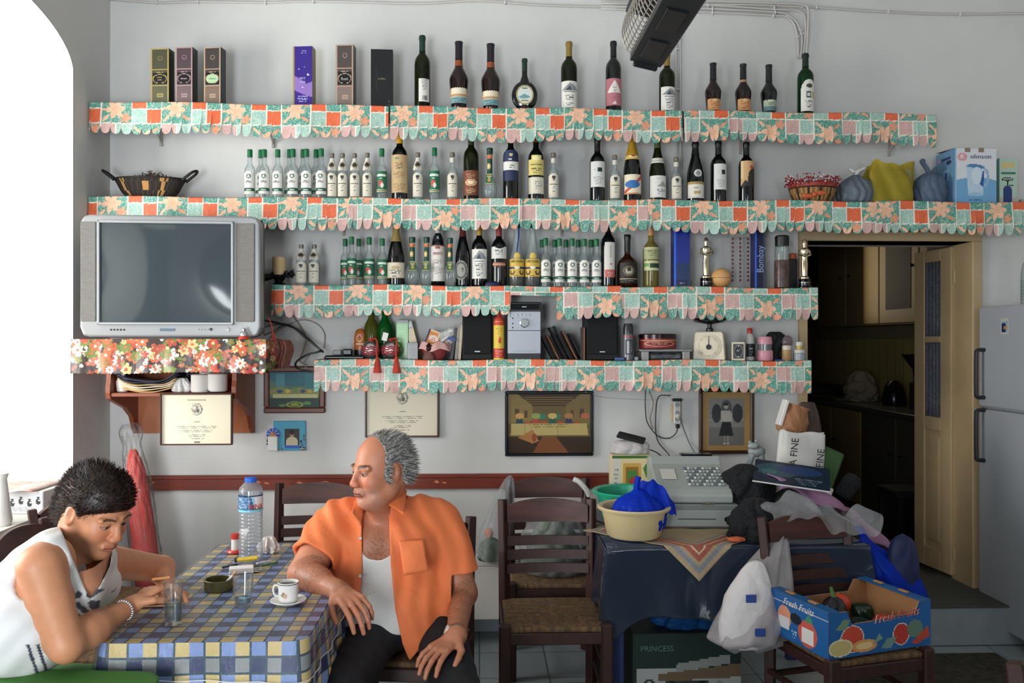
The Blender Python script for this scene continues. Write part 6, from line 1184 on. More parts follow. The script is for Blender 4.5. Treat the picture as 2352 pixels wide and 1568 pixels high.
t = thing('cooker', 'dark stove with steel front glinting at the far end of the counter', 'stove', (CXF+.02, 3.9, cz)); m = MB(); m.box(.0, .5, -.35, .35, .001, .09, .01); m.build('hob', BLKP, t); m = MB(); [m.tube([(-.0, -.3+k*.2, .06), (-.03, -.3+k*.2, .06)], .018, 8) for k in range(4)]; m.build('control_knob', M('brushed_metal', '#c8ccd0'), t)
def kobj(nm, lab, cat, y, x, prof, mat):
    t = thing(nm, lab, cat, (x, y, cz+.001)); m = MB(); m.lathe(prof, 20, cap=False); m.build('body', mat, t)
kobj('funnel', 'dark funnel standing upside on a jar on the kitchen worktop', 'funnel', 1.75, CXF+.3, [(1e-3, 0), (.05, 0), (.05, .2), (.02, .24), (.025, .3), (.11, .42), (1e-3, .42)], BLKM)
kobj('cooking_pot', 'dark steel pot on the kitchen worktop near the door leaf', 'pot', 1.3, CXF+.25, [(1e-3, 0), (.1, 0), (.105, .02), (.105, .2), (.11, .21), (.05, .23), (1e-3, .25)], M('dish_steel', '#22262b')); kobj('kettle', 'dim metal kettle behind the kitchen pot', 'kettle', 2.1, CXF+.3, [(1e-3, 0), (.09, 0), (.1, .05), (.07, .16), (.03, .2), (1e-3, .2)], M('dish_steel', '#22262b'))
t = thing('paper_bag', 'pale crumpled bag on the kitchen worktop', 'bag', (CXF+.25, 2.6, cz+.001)); blob('bag_body', M('kraft_pale', '#8a8070', rough=.7), t, [(1e-3, 0), (.12, 0), (.14, .08), (.1, .2), (.05, .26), (1e-3, .27)], 41, .2, 5)
t = thing('chopping_board', 'long board lying on the kitchen worktop', 'board', (CXF+.12, 2.9, cz+.001)); m = MB(); m.box(-.08, .12, -.3, .3, 0, .02, .004); m.build('board', M('board_grey', '#5f5d50', rough=.6), t)
t = thing('stool', 'dark box stool on the kitchen floor beside the door leaf', 'stool', (at(2075, 1200, 1.0).x, 1.0, STEP+.001)); m = MB(); m.box(-.12, .14, -.15, .15, .35, .40, .01)
for a, b in ((-.11, -.14), (.09, -.14), (-.11, .1), (.09, .1)): m.box(a, a+.04, b, b+.04, 0, .36)
m.box(-.1, .12, .13, .14, .02, .36); m.build('stool_body', BLKM, t)
t = thing('rug', 'dark patterned rug on the tiles by the kitchen step', 'rug', (2.02, -1.15, .001)); m = MB(); m.box(-.36, .62, -.75, .70, 0, .008, .003); m.build('pile', M('rug_pile', '#23241f', rough=.95, var=.5, vs=26, c2='#4a4436', bump=.4, bs=200), t)
# ================================================================ CHAIRS
CW = M('chair_wood', '#3a1a13', rough=.5, var=.5, vs=9, sx=(6, 6, 1), bump=.05, bs=60); CW2 = M('chair_wood_grain', '#50251a', rough=.45, var=.6, vs=5, sx=(1.2, 3, 7))
def rush_col(u, v):
    dx, dy = abs(u-.5), abs(v-.5); tri = dx > dy; q = (v if tri else u)
    c = lin(random.choice(['#7a5c3c', '#6c5236', '#80623f', '#5f4a34'])); f = .75+.25*abs(math.sin((dy if tri else dx)*2*0+q*150)); return tuple(x*f for x in c)
RUSH = M('rush_seat', rough=.8, paint=True, bump=.6, bs=260)
def chair(label, light=False):
    t = thing('chair', label, 'chair', group='rush-seated taverna chairs'); w = .205; d = .2; W1 = CW
    for s in (-1, 1):
        m = MB(); m.box(s*w-.023, s*w+.023, -d-.022, -d+.022, 0, .466, .006); m.build('leg', W1, t)
        m = MB(); m.tube([(s*(w-.01), d, 0), (s*(w-.01), d, .42), (s*(w-.008), d+.012, .66), (s*(w-.003), d+.05, .885)], [.028, .028, .027, .025], 4); 
        o = m.build('leg', W1, t, smooth=False); o.modifiers.new('b', 'BEVEL').width = .004
        m = MB()
        for z in (.17, .28): m.box(s*w-.009, s*w+.009, -d, d, z-.012, z+.012, .004)
        m.box(s*w-.012, s*w+.012, -d, d, .395, .435, .004); m.build('side_rail', W1, t)
    for nm_, b_ in (('seat_frame', (-d-.012, -d+.012, .385, .432)), ('seat_frame', (d-.012, d+.012, .39, .43)), ('stretcher', (-d-.008, -d+.008, .2, .228)), ('stretcher', (d-.008, d+.008, .25, .275))): m = MB(); m.box(-w, w, *b_, .004); m.build(nm_, W1, t)
    m = MB(); m.grid(40, 40, lambda u, v: ((u-.5)*(2*w-.0), (v-.5)*(2*d+.012), .448+.012*math.sin(PI*u)**.3*math.sin(PI*v)**.3-.010*(1-abs(2*u-1))*(1-abs(2*v-1))), rush_col); o = m.build('seat', RUSH, t, auto=0); so = o.modifiers.new('t', 'SOLIDIFY'); so.thickness = .026; so.offset = -1
    def rail(nm, z0, z1, arch_, y):
        n = 14; m = MB(); vs = []
        for i in range(n+1):
            u = i/n; x = (u-.5)*(2*w-.045); cy = y+.018*math.sin(PI*u); zt = z1+arch_*math.sin(PI*u)**.8; 
            for yy, zq in ((-.008, z0), (.008, z0), (.008, zt), (-.008, zt)): vs.append((x, cy+yy+(zq-.66)*.13, zq))
        fs = [(i*4+k, i*4+(k+1) % 4, i*4+4+(k+1) % 4, i*4+4+k) for i in range(n) for k in range(4)]+[(0, 1, 2, 3), (n*4+3, n*4+2, n*4+1, n*4)]
        m.add(vs, fs); m.build(nm, CW2 if arch_ else W1, t, auto=30)
    rail('top_rail', .785, .86, .028, d+.008)
    for z in (.69, .63, .57): rail('slat', z-.006, z+.034, 0, d+.006)
    return t
pf, pb = at(1268, 1448, -1.32), at(1270, 1150, -.9)
ch = chair('front rush-seated chair with swirling grain on its top rail, facing the camera'); ch.location = (at(1267, 784, -1.1).x, -1.1, 0)
dup(ch, (at(1266, 784, -.50).x, -.50, 0), 0, 'chair between the white rail and the front chair, holding a bag of vegetables')
dup(ch, (at(712, 784, -.62).x, -.62, 0), 0, 'darker chair pushed behind the checked table under the chair rail')
q = at(1845, 784, -1.2); rc = dup(ch, (q.x+.055, -1.47, 0), .25, 'chair carrying the blue fruit box, draped with bags'); RCX, RCY, RCA = q.x+.055, -1.47, .25
MCX, MCY = -.27, -1.45
dup(ch, (MCX+.01, MCY, 0), -.1, 'chair the man in the orange shirt sits on')
dup(ch, (-1.52, -1.38, 0), PI/2, "chair left of the table, its back seen behind the woman's shoulder"); dup(ch, (-1.62, -.86, 0), PI/2-.2, "chair near the window sill, second behind the woman's head")
dup(ch, (-1.5, -2.25, 0), PI/2, 'chair the woman in the white vest sits on')
q = onz(2335, 1518, .885); dup(ch, (q.x+.2, q.y-.25, 0), 0, 'chair whose post just shows in the lower right corner')
q2 = thing('cloth', 'white cloth lump over the chair in the lower right corner', 'cloth', (q.x+.06, q.y-.09, .80)); blob('cloth_body', M('white_cotton', '#d8d6d4', rough=.8), q2, [(1e-3, -.05), (.05, -.04), (.06, 0), (.05, .04), (1e-3, .062)], 51, .2, 5)
# ================================================================ THE CHECKED TABLE
TX0, TX1, TY0, TY1, TZ = -1.08, -.49, -2.27, -1.09, .75
t = thing('dining_table', 'table hidden under the checked cloth between the two people', 'table', ((TX0+TX1)/2, (TY0+TY1)/2, 0)); hx, hy = (TX1-TX0)/2-.012, (TY1-TY0)/2-.012
m = MB(); m.box(-hx, hx, -hy, hy, TZ-.03, TZ-.004, .004); m.build('table_top', CW, t)
for a in (-1, 1):
    for b in (-1, 1): m = MB(); m.box(a*(hx-.06)-.025, a*(hx-.06)+.025, b*(hy-.06)-.025, b*(hy-.06)+.025, 0, TZ-.03); m.build('leg', CW, t)
YL, BL, NV, GY, GN_ = lin('#ecca80'), lin('#8aa2d6'), lin('#2b3868'), lin('#a09f9a'), lin('#2c5a4c'); Q = .043
def checks(a, b):
    i, j = math.floor(a/Q), math.floor(b/Q); fa, fb = a/Q-i, b/Q-j
    if min(fa, 1-fa) < .06 or min(fb, 1-fb) < .06: return tuple(.5*x+.5*y for x, y in zip(GN_, NV))
    return (YL if i % 2 == 0 else BL) if j % 2 == 0 else (GY if i % 2 == 0 else NV)
def perim(n, ins=0.0, rc=.05):
    """rounded rectangle loop -> (x,y,nx,ny,s)"""
    out = []; X0, X1, Y0, Y1 = TX0+ins, TX1-ins, TY0+ins, TY1-ins; s = 0
    segs = [((X0+rc, Y0), (X1-rc, Y0), (0, -1)), ('c', X1-rc, Y0+rc, -PI/2), ((X1, Y0+rc), (X1, Y1-rc), (1, 0)), ('c', X1-rc, Y1-rc, 0), ((X1-rc, Y1), (X0+rc, Y1), (0, 1)), ('c', X0+rc, Y1-rc, PI/2), ((X0, Y1-rc), (X0, Y0+rc), (-1, 0)), ('c', X0+rc, Y0+rc, PI)]
    for g in segs:
        if g[0] == 'c':
            for k in range(8): a = g[3]+PI/2*k/8; out.append((g[1]+rc*math.cos(a), g[2]+rc*math.sin(a), math.cos(a), math.sin(a), s+rc*PI/2*k/8))
            s += rc*PI/2
        else:
            L = math.dist(g[0], g[1]); k_ = int(L/.0064)
            for k in range(k_): u = k/k_; out.append((g[0][0]+(g[1][0]-g[0][0])*u, g[0][1]+(g[1][1]-g[0][1])*u, g[2][0], g[2][1], s+L*u))
            s += L
    return out
PR = perim(0); m = MB(); nt_ = 46; n = len(PR); vs = []
def skirt(p, t, drop, wv=1.0):
    x, y, nx, ny, s = p; corner = abs(nx*ny)*2
    f = wv*(.016*math.sin(s*17)+.010*math.sin(s*41+1)+.006*math.sin(s*7))*t**1.2+.03*corner*t*wv
    o_ = .002+max(-.002, .012*t+f)
    return (x+nx*o_, y+ny*o_, TZ+.001-drop*t)
for j in range(nt_+1):
    for p in PR: vs.append(skirt(p, j/nt_, .30))
fs = []; cs = []
for j in range(nt_):
    for i in range(n):
        a = j*n+i; b = j*n+(i+1) % n; fs.append((a, a+n, b+n, b)); p = PR[i]; cs.append(checks(p[4]+TX0+.05+.003, .30*(j+.5)/nt_))
m.add(vs, fs, cs)
nu, nv = 106, 184
def topc(u, v): x, y = TX0+(TX1-TX0)*u, TY0+(TY1-TY0)*v; return checks(x-TX0+.003, y-TY0)
def topf(u, v):
    x, y = TX0+(TX1-TX0)*u, TY0+(TY1-TY0)*v; dx, dy = max(abs(x-(TX0+TX1)/2)-(TX1-TX0)/2+.05, 0), max(abs(y-(TY0+TY1)/2)-(TY1-TY0)/2+.05, 0); r = math.hypot(dx, dy)
    if r > .05: k = .05/r; x -= math.copysign(dx*(1-k), x-(TX0+TX1)/2); y -= math.copysign(dy*(1-k), y-(TY0+TY1)/2)
    return (x, y, TZ+.001)
m.grid(nu, nv, topf, topc); o = m.build('tablecloth', M('check_cotton', rough=.7, paint=True, bump=.1, bs=300), auto=50); tag(o, 'blue, yellow and grey checked cloth covering the dining table', 'tablecloth')
# clear plastic cover with its elastic cord
t = thing('table_cover', 'clear glossy plastic cover with a white elastic cord over the checked cloth', 'table cover'); CF = thin('cover_film', '#eef2f6', body=.03, bodycol='#ffffff', rough=.09, edge=.15, bump=.0, refl=1.1, gz=.95)
nt2 = CF.node_tree; nz = noise(nt2, 30, sx=(3.5, .45, 1)); bp = nt2.nodes.new('ShaderNodeBump'); bp.inputs['Strength'].default_value = .55; bp.inputs['Distance'].default_value = .012; nt2.links.new(nz.outputs[0], bp.inputs['Height'])
for nd in nt2.nodes:
    if nd.type in ('BSDF_GLOSSY', 'LAYER_WEIGHT'): nt2.links.new(bp.outputs[0], nd.inputs['Normal'])
m = MB(); m.grid(60, 90, lambda u, v: (topf(u, v)[0], topf(u, v)[1], TZ+.0035)); k0 = len(m.v); vs = []
def cvr(p, t):
    q = skirt(p, t*.36, .30, 1.0); s = p[4]; e = .008+.008*abs(math.sin(s*23))*t
    return (q[0]+p[2]*e, q[1]+p[3]*e, TZ+.0035-(.095+.02*math.sin(s*2.2))*t)
for j in range(9): vs += [cvr(p, j/8) for p in PR]
m.add(vs, [(j*n+i, (j+1)*n+i, (j+1)*n+(i+1) % n, j*n+(i+1) % n) for j in range(8) for i in range(n)]); m.build('plastic_film', CF, t, auto=0)
m = MB(); m.tube([cvr(p, 1.0) for p in PR[::2]], .0016, 5, closed=True); m.build('elastic_cord', M('cord_white', '#e6e2da', rough=.5), t)
# --- things on the table
TT = TZ+.0045
def tt(px, py, z=TT): return onz(px, py, z)
q = tt(576, 1285); t = thing('water_bottle', 'large clear water bottle with blue cap and blue label on the table', 'bottle', q); H = at(575, 1096, q.y).z-TT; R = 26.5*mp(575, q.y)
m = MB(); pr = [(1e-3, .004), (R*.85, 0), (R, .012)]
for k in range(14): pr += [(R, .02+k*H*.045), (R*.955, .026+k*H*.045), (R, .032+k*H*.045)]
pr += [(R, H*.70), (R*1.0, H*.85), (R*.93, H*.88), (R*.6, H*.93), (R*.42, H*.95), (R*.42, H*.96)]; pr = sorted(pr[3:], key=lambda z: z[1]); m.lathe([(1e-3, .004), (R*.85, 0), (R, .012)]+pr, 30, cap=False); m.build('bottle_body', thin('pet', '#eef2f4', body=.16, bodycol='#dfe4ea', edge=.25, rough=.06), t)
m = MB(); m.lathe([(R*.5, H*.945), (R*.52, H*.995), (R*.46, H), (1e-3, H)], 24, cap=False); m.build('cap', M('cap_blue', '#1c62c8', rough=.35), t)
patch('label', R*1.01, H*.60, H*.80, 2.6, art('#2f5c8a', [('r', 0, 1, 0, .12, '#7fc4e0'), ('r', 0, 1, .92, 1, '#16264c'), ('x', .2, .9, .25, .55, 9, '#a8c4dc'), ('p', [(.55, .92), (.75, .92), (.75, .12), (.62, .12)], '#8fc8e4'), ('p', [(.6, .9), (.85, .9), (.85, .12), (.64, .2)], '#d8dce0'), ('r', .6, .8, .15, .2, '#2f7a5a')]), t, PAINTG, nu=60, nv=30, rot=0); text('BINA', .026, M('ink_#c23a30', '#c23a30'), t, (.0, 0, H*.665), bendr=R*1.02+.0015); 
o = [c for c in t.children if c.name.startswith('lettering')][0]; o.rotation_euler.z = .75
q = tt(541, 1268); t = thing('salt_shaker', 'white salt shaker with a red lid on a red stand left of the water bottle', 'shaker', q); m = MB(); m.lathe([(.03, 0), (.034, .004), (.03, .012), (1e-3, .012)], 24, cap=False); m.build('red_stand', M('red_gloss', '#b8322c', rough=.3), t); m = MB(); m.lathe([(.017, .012), (.016, .055)], 18); m.build('shaker_body', M('white_plastic', '#c9c6c0'), t); m = MB(); m.lathe([(.018, .055), (.018, .075), (1e-3, .076)], 18, cap=False); m.build('red_lid', M('red_gloss', '#b8322c'), t)
q = tt(553, 1262); t = thing('napkin', 'white folded napkin leaning on the salt shaker', 'napkin', q, -.2); m = MB(); m.add([(-.03, -.03, 0), (.02, -.035, 0), (.04, -.01, .09), (-.0, -.005, .085), (-.025, -.02, .001), (.02, -.022, .001), (.042, .0, .088), (.0, .004, .084)], [(0, 1, 2, 3), (4, 7, 6, 5), (0, 4, 5, 1), (2, 6, 7, 3), (1, 5, 6, 2), (0, 3, 7, 4)]); m.build('paper', M('tissue', '#d9d4cf'), t, smooth=False)
q = tt(618, 1268); t = thing('napkin', 'crumpled paper napkins right of the water bottle', 'napkin', q); blob('paper', M('tissue', '#d9d4cf'), t, [(1e-3, 0), (.03, 0), (.038, .02), (.03, .05), (.014, .062), (1e-3, .05)], 61, .5, 9)
# ashtray with a cigarette
q = tt(503, 1352); t = thing('ashtray', 'round olive-brown glass ashtray', 'ashtray', q); R = 33*mp(503, q.y); m = MB(); m.lathe([(1e-3, 0), (R*.95, 0), (R, .004), (R, .034), (R*.93, .036), (R*.88, .033), (R*.85, .008), (1e-3, .007)], 36, cap=False); m.build('dish', M('ashtray_glass', '#4a4424', rough=.12, spec=.7), t)
m = MB(); [m.sphere((random.uniform(-.02, .02), random.uniform(-.02, .02), .011), random.uniform(.003, .007), 6, 4, (1, 1, .5)) for _ in range(14)]; m.build('ash', M('ash_grey', '#6a665e'), t)['kind'] = 'stuff'
m = MB(); a, b = Vector((R*.55, 0, .025)), Vector((R*1.15, .005, .058)); m.tube([a, a.lerp(b, .62)], .004, 10); cg = thing('cigarette', 'lit cigarette resting on the ashtray rim', 'cigarette', q); m.build('paper_tube', M('white_card', '#dedbd8'), cg); m = MB(); m.tube([a.lerp(b, .62), b], .0041, 10); m.build('filter', M('filter_tan', '#c98a50'), cg)
# glasses
def glass(px, py, top, wt, wb, label, water):
    q = tt(px, py); H = at(px, top, q.y).z-TT; k = mp(px, q.y); Rt, Rb = wt*k/2, wb*k/2; t = thing('drinking_glass', label, 'glass', q, group='clear water glasses')
    m = MB(); m.lathe([(1e-3, .0), (Rb*.96, 0), (Rb, .003), (Rt, H), (Rt-.0012, H+.001), (Rt-.0024, H), (Rb-.002, .012), (1e-3, .011)], 32, cap=False); m.build('tumbler', thin('tumbler_glass', '#f8fafa', edge=.1, rough=.03, body=.02, bodycol='#ffffff', refl=1.3, gz=.75), t)
    m = MB(); rw = Rb+(Rt-Rb)*water/H-.003; m.lathe([(1e-3, .012), (Rb-.0025, .0125), (rw, water), (1e-3, water)], 32, cap=False); m.build('water', thin('water', '#dfe8ee', edge=.4, rough=.02, refl=1.5), t)
glass(398, 1433, 1334, 44, 38, 'straight tumbler half full of water in front of the woman', .07); glass(558, 1393, 1318, 48, 36, 'tapered tumbler with a little water beside the ashtray', .03)
# coffee cup
CHN = M('white_china', '#e6e4e0'); q = tt(662, 1386); t = thing('saucer', 'white saucer under the coffee cup', 'saucer', q); m = MB(); R = 41*mp(662, q.y); m.lathe([(1e-3, .002), (R*.5, 0), (R*.55, .003), (R*.9, .009), (R, .014), (R*.98, .016), (R*.55, .008), (1e-3, .007)], 36, cap=False); m.build('saucer', CHN, t)
c = thing('coffee_cup', 'small white coffee cup with dark rim line and fruit motif', 'cup', (q.x, q.y, TT+.009)); r = 23*mp(662, q.y); H = 44*mp(662, q.y)
m = MB(); m.lathe([(1e-3, .001), (r*.85, 0), (r*.95, .006), (r*.97, H*.6), (r*1.04, H), (r*1.0, H+.001), (r*.9, H*.6), (r*.85, .008), (1e-3, .007)], 32, cap=False); m.build('cup_body', CHN, c)
m = MB(); m.lathe([(1e-3, H*.86), (r*.94, H*.86)], 24, cap=False); m.build('coffee', M('coffee', '#4a2c20', rough=.2), c); m = MB(); m.lathe([(r*1.035, H*.93), (r*1.045, H*.97)], 32, cap=False); m.build('rim_line', M('rim_brown', '#3a2a24'), c)
m = MB(); m.tube(catmull([(-r*.9, -.004, H*.82), (-r*1.3, -.006, H*.85), (-r*1.45, -.006, H*.6), (-r*1.25, -.006, H*.32), (-r*.9, -.004, H*.3)]), .003, 8); m.build('handle', CHN, c); patch('motif', r*.985, H*.25, H*.6, .4, art(None, [('e', .6, .4, .28, .35, '#d8a08a'), ('e', .3, .5, .2, .25, '#8aa070'), ('e', .4, .75, .15, .2, '#b0785a')]), c, nu=14, nv=14, rot=-.2, off=.0012)
m = MB(); m.tube([(.03, .0, .014), (.055, .005, .018)], .002, 6); sp = thing('teaspoon', 'tiny teaspoon lying on the saucer', 'spoon', (q.x, q.y-.005, TT+.006)); m.sphere((.027, 0, .0135), .006, 8, 6, (1.5, 1, .3)); m.build('spoon', M('brushed_metal', '#c8ccd0'), sp)
# pack, lighter, pens, phone
q = tt(563, 1313); t = thing('cigarette_pack', 'white cigarette pack with a black striped end', 'cigarette pack', q, .25); m = MB(); m.box(-.055, .03, -.022, .022, 0, .02, .002); m.build('pack_body', M('white_card', '#dedbd8'), t); m = MB(); m.box(.03, .05, -.022, .022, 0, .02, .002); m.build('striped_end', M('stripes_dark', '#2a2a2e', rough=.4), t)
m = MB(); [m.box(.0298, .0502, -.0224, -.0222, .004+.006*k, .006+.006*k) for k in range(3)]; m.build('white_stripes', M('white_card', '#dedbd8'), t)
q = tt(563, 1303); t = thing('lighter', 'yellow lighter with a black nozzle resting on the cigarette pack', 'lighter', (q.x, q.y, TT+.0285)); m = MB(); m.tube([(-.03, 0, 0), (.042, .012, .004)], .0078, 10); m.build('lighter_body', M('lighter_yellow', '#d8b828', rough=.35), t); m = MB(); m.tube([(-.038, -.001, 0), (-.03, 0, 0)], .0085, 10); m.build('lighter_top', BLKP, t)
for (a, b, c, lab) in (((510, 1303), (545, 1296), '#2c3f38', 'dark pen lying left of the lighter'), ((600, 1300), (637, 1291), '#1f6a4a', 'green pen pointing right past the pack'), ((590, 1294), (622, 1287), '#c8ccd8', 'pale pen with blue tip beyond the lighter')):
    p_, q_ = tt(*a, TT+.0045), tt(*b, TT+.0045); m = MB(); m.tube([p_, q_], .004, 8); tag(m.build('pen', M('pen_'+c, c, rough=.35)), lab, 'pen', 'pens by the cigarette pack')
q = tt(370, 1386); t = thing('phone', 'dark phone with a rose-gold edge lying before the woman', 'phone', q, .12); m = MB(); m.box(-.075, .055, -.038, .04, 0, .006, .003); m.build('phone_body', M('rose_gold', '#d8a488', rough=.3, metal=.4), t); m = MB(); m.box(-.071, .051, -.034, .036, .006, .0068); m.build('phone_screen', M('phone_glass', '#0c0f18', rough=.06), t)
# ================================================================ BEHIND THE CAMERA: unseen counter-shaped blocker, added to shade the right side of the room
t = thing('shade_blocker', 'unseen counter-shaped blocker added behind the viewer for shade', 'counter', (1.25, -5.35, 0)); m = MB(); m.box(-2.05, 2.1, -.25, .25, 0, 1.32); m.build('blocker_front', M('blocker_wood', '#3a241a', rough=.5), t); m = MB(); m.box(-2.1, 2.13, -.3, .3, 1.32, 1.36, .01); m.build('blocker_top', M('blocker_top_wood', '#2a1c16', rough=.3), t)
# ================================================================ NAVY TABLE AND ITS CLUTTER
NX0, NX1, NY_0, NY_1 = .525, 1.62, -1.23, -.42; NZ = .752
t = thing('side_table', 'blue-legged table under the navy plastic cloth', 'table', ((NX0+NX1)/2, (NY_0+NY_1)/2, 0)); hx, hy = (NX1-NX0)/2-.01, (NY_1-NY_0)/2-.01; BLG = M('blue_leg', '#1c2f5e', rough=.5)
m = MB(); m.box(-hx, hx, -hy, hy, NZ-.03, NZ-.003); m.build('table_top', BLG, t)
for a in (-1, 1):
    for b in (-1, 1): m = MB(); m.box(a*(hx-.04)-.022, a*(hx-.04)+.022, b*(hy-.04)-.022, b*(hy-.04)+.022, 0, NZ-.03); m.build('leg', BLG, t)
NAVY = M('navy_oilcloth', '#26303f', rough=.16, bump=.25, bs=9, dist=.02, coat=.4)
LP = 2*(NX1-NX0)+2*(NY_1-NY_0)
def nav(u, v):
    # u round the rim: left side, front, right side ; v down
    L1, L2 = NY_1-NY_0, NX1-NX0; s = u*(2*L1+L2)
    if s < L1: x, y, nx, ny = NX0, NY_1-s, -1, 0
    elif s < L1+L2: x, y, nx, ny = NX0+s-L1, NY_0, 0, -1
    else: x, y, nx, ny = NX1, NY_0+(s-L1-L2), 1, 0
    cs_ = math.exp(-((s-L1)/.09)**2)+math.exp(-((s-L1-L2)/.09)**2)
    nx += .7*cs_*(-1 if s < L1+L2/2 else 1); ny -= .7*cs_
    f = .022*math.sin(s*13+.5)*v**1.3+.012*math.sin(s*29)*v*v+.05*cs_*v
    return (x+nx*(.004+abs(f)), y+ny*(.004+abs(f)), NZ-(.30+.10*cs_+.02*math.sin(s*5))*v)
m = MB(); m.grid(150, 26, nav); m.grid(2, 2, lambda u, v: (NX0+(NX1-NX0)*u, NY_0+(NY_1-NY_0)*v, NZ)); o = m.build('tablecloth', NAVY, auto=50); so = o.modifiers.new('t', 'SOLIDIFY'); so.thickness = .0015; so.offset = 0; tag(o, 'navy blue plastic cloth hanging over the cluttered side table', 'tablecloth')
def plaid(u, v):
    a = min(u, v, 1-u, 1-v); base = (.47, .35, .21)
    for (x0, x1, c) in ((.03, .07, (.25, .26, .28)), (.09, .17, (.40, .11, .07)), (.12, .13, (.62, .5, .35)), (.19, .21, (.25, .26, .28))):
        if x0 <= a <= x1: base = c
    k = (.9 if int(u*70) % 2 else 1)*(.92 if int(v*70) % 2 else 1); return tuple(x*k for x in base)
tip = at(1596, 1325, NY_0-.03); kc = Vector((tip.x+.02, NY_0+.30, NZ))
def plf(u, v):
    a, b = (u-.5)*.62, (v-.5)*.62; x, y = kc.x+(a-b)*.7071, kc.y+(a+b)*.7071; z = NZ+.006+.002*math.sin(x*40)*math.sin(y*37)
    if y < NY_0: d = NY_0-y; y = NY_0-.012-.006*math.sin(x*30)-d*.05; z = NZ+.004-d
    if y > NY_1: y = NY_1
    return (min(x, NX1), y, z)
o = sheet('table_runner', M('plaid_cotton', rough=.8, paint=True), None, plf, 90, 90, .0012, plaid); tag(o, 'beige plaid cloth laid cornerwise with its tip hanging over the navy cloth', 'cloth')
def basin(px, y, R, h, mat, label, z=NZ+.012):
    t = thing('basin', label, 'basin', (at(px, 784, y).x, y, z)); m = MB(); m.lathe([(1e-3, .003), (R*.68, 0), (R*.74, .01), (R*.88, h*.9), (R*.98, h*.93), (R, h), (R*.97, h+.006), (R*.86, h), (R*.72, .014), (1e-3, .01)], 48, cap=False); m.build('basin_body', mat, t); return t
bb = basin(1456, -1.06, .158, .125, M('beige_plastic', '#cdb98c', rough=.35), 'beige plastic basin on the corner of the navy table'); basin(1443, -.70, .172, .13, M('green_plastic', '#1f9a78', rough=.3), 'green plastic basin behind the beige basin')
BLU = thin('blue_film', '#1c3fd0', body=.7, bodycol='#1238c4', rough=.15, bump=.5, bs=40, refl=.9)
t = thing('plastic_bag', 'bright blue knotted plastic bag sitting in the beige basin', 'bag', (bb.location.x+.02, -1.06, NZ+.03)); blob('bag_body', BLU, t, [(1e-3, 0), (.09, 0), (.118, .05), (.115, .1), (.085, .14), (.04, .165), (.02, .18)], 71, .08, 12)
m = MB(); m.tube(catmull([(-.01, 0, .165), (-.008, 0, .2), (.0, 0, .235)]), .013, 8); m.build('knot', BLU, t)
sheet('bag_handle', BLU, t, lambda u, v: (.0+.16*u+.0*v, -.02+.05*v-.03*u+.01*math.sin(u*14), .172+.01*math.sin(u*PI)-.085*u*u+(.02+.03*math.sin(PI*u))*(v-.5)*2+.006*math.sin(u*22+v*5)), 24, 12, .003)
# cash register
REG, REG2 = M('register_grey', '#9aa09c', rough=.45), M('register_panel', '#767d7a', rough=.5); rx = at(1605, 784, -.9).x; t = thing('cash_register', 'grey electronic cash register with sloped keyboard and cash drawer', 'cash register', (rx, -.92, NZ+.01), -.06)
m = MB(); m.box(-.19, .175, .0, .4, 0, .105, .005); m.build('cash_drawer', REG2, t); m = MB(); m.box(-.18, .165, -.004, .0, .008, .08, .002); m.build('drawer_front', REG, t); m = MB(); m.box(-.10, .07, -.006, -.004, .04, .043); m.lathe([(.012, -.008), (.012, -.004)], 16, c=(.12, 0, .04), axis='y'); m.build('drawer_slot', BLKP, t)
m = MB(); m.prism([(.02, .107), (.395, .107), (.395, .27), (.30, .285), (.26, .25), (.05, .165), (.02, .145)], -.185, .155, 'yz'); o = m.build('register_body', REG, t, smooth=False); bv = o.modifiers.new('b', 'BEVEL'); bv.width = .008; bv.segments = 2
def slope(x, s, dz=0): y = .06+.19*s; return (x, y-.3*dz, .169+(.25-.165)/.21*(y-.05)+dz-.004)
m = MB(); KY = [lin(c) for c in ('#c4c8c4', '#8f9a98', '#a8b0ae', '#5f6a70')]
for r in range(6):
    for c in range(10): x, y, z = slope(-.03+c*.017, .12+r*.14, .004); m.box(x-.0065, x+.0065, y-.009, y+.009, z-.004, z+.006, .002, col=KY[(r*3+c*5) % 4])
m.build('keyboard', M('keys', rough=.4, paint=True), t)
m = MB(); a, b, c, d = slope(-.15, .35, .003), slope(-.08, .35, .003), slope(-.08, .8, .003), slope(-.15, .8, .003); m.add([a, b, c, d], [(0, 1, 2, 3)]); m.build('paper_window', M('white_plastic', '#c9c6c0'), t); m = MB(); m.box(-.03, .12, .3, .36, .278, .292, .003); m.build('display', M('display_glass', '#0a0e14'), t)
t = thing('keys', 'small keys lying on the cash drawer', 'key', (rx+.03, -.96, NZ+.114)); m = MB(); m.tube([(-.03, .02, .007), (.03, .02, .007)], .003, 6); m.sphere((0, .02, .008), .01, 8, 6, (1.3, 1, .5)); m.build('keys', M('brass', '#8f8468', rough=.3, metal=.8), t)
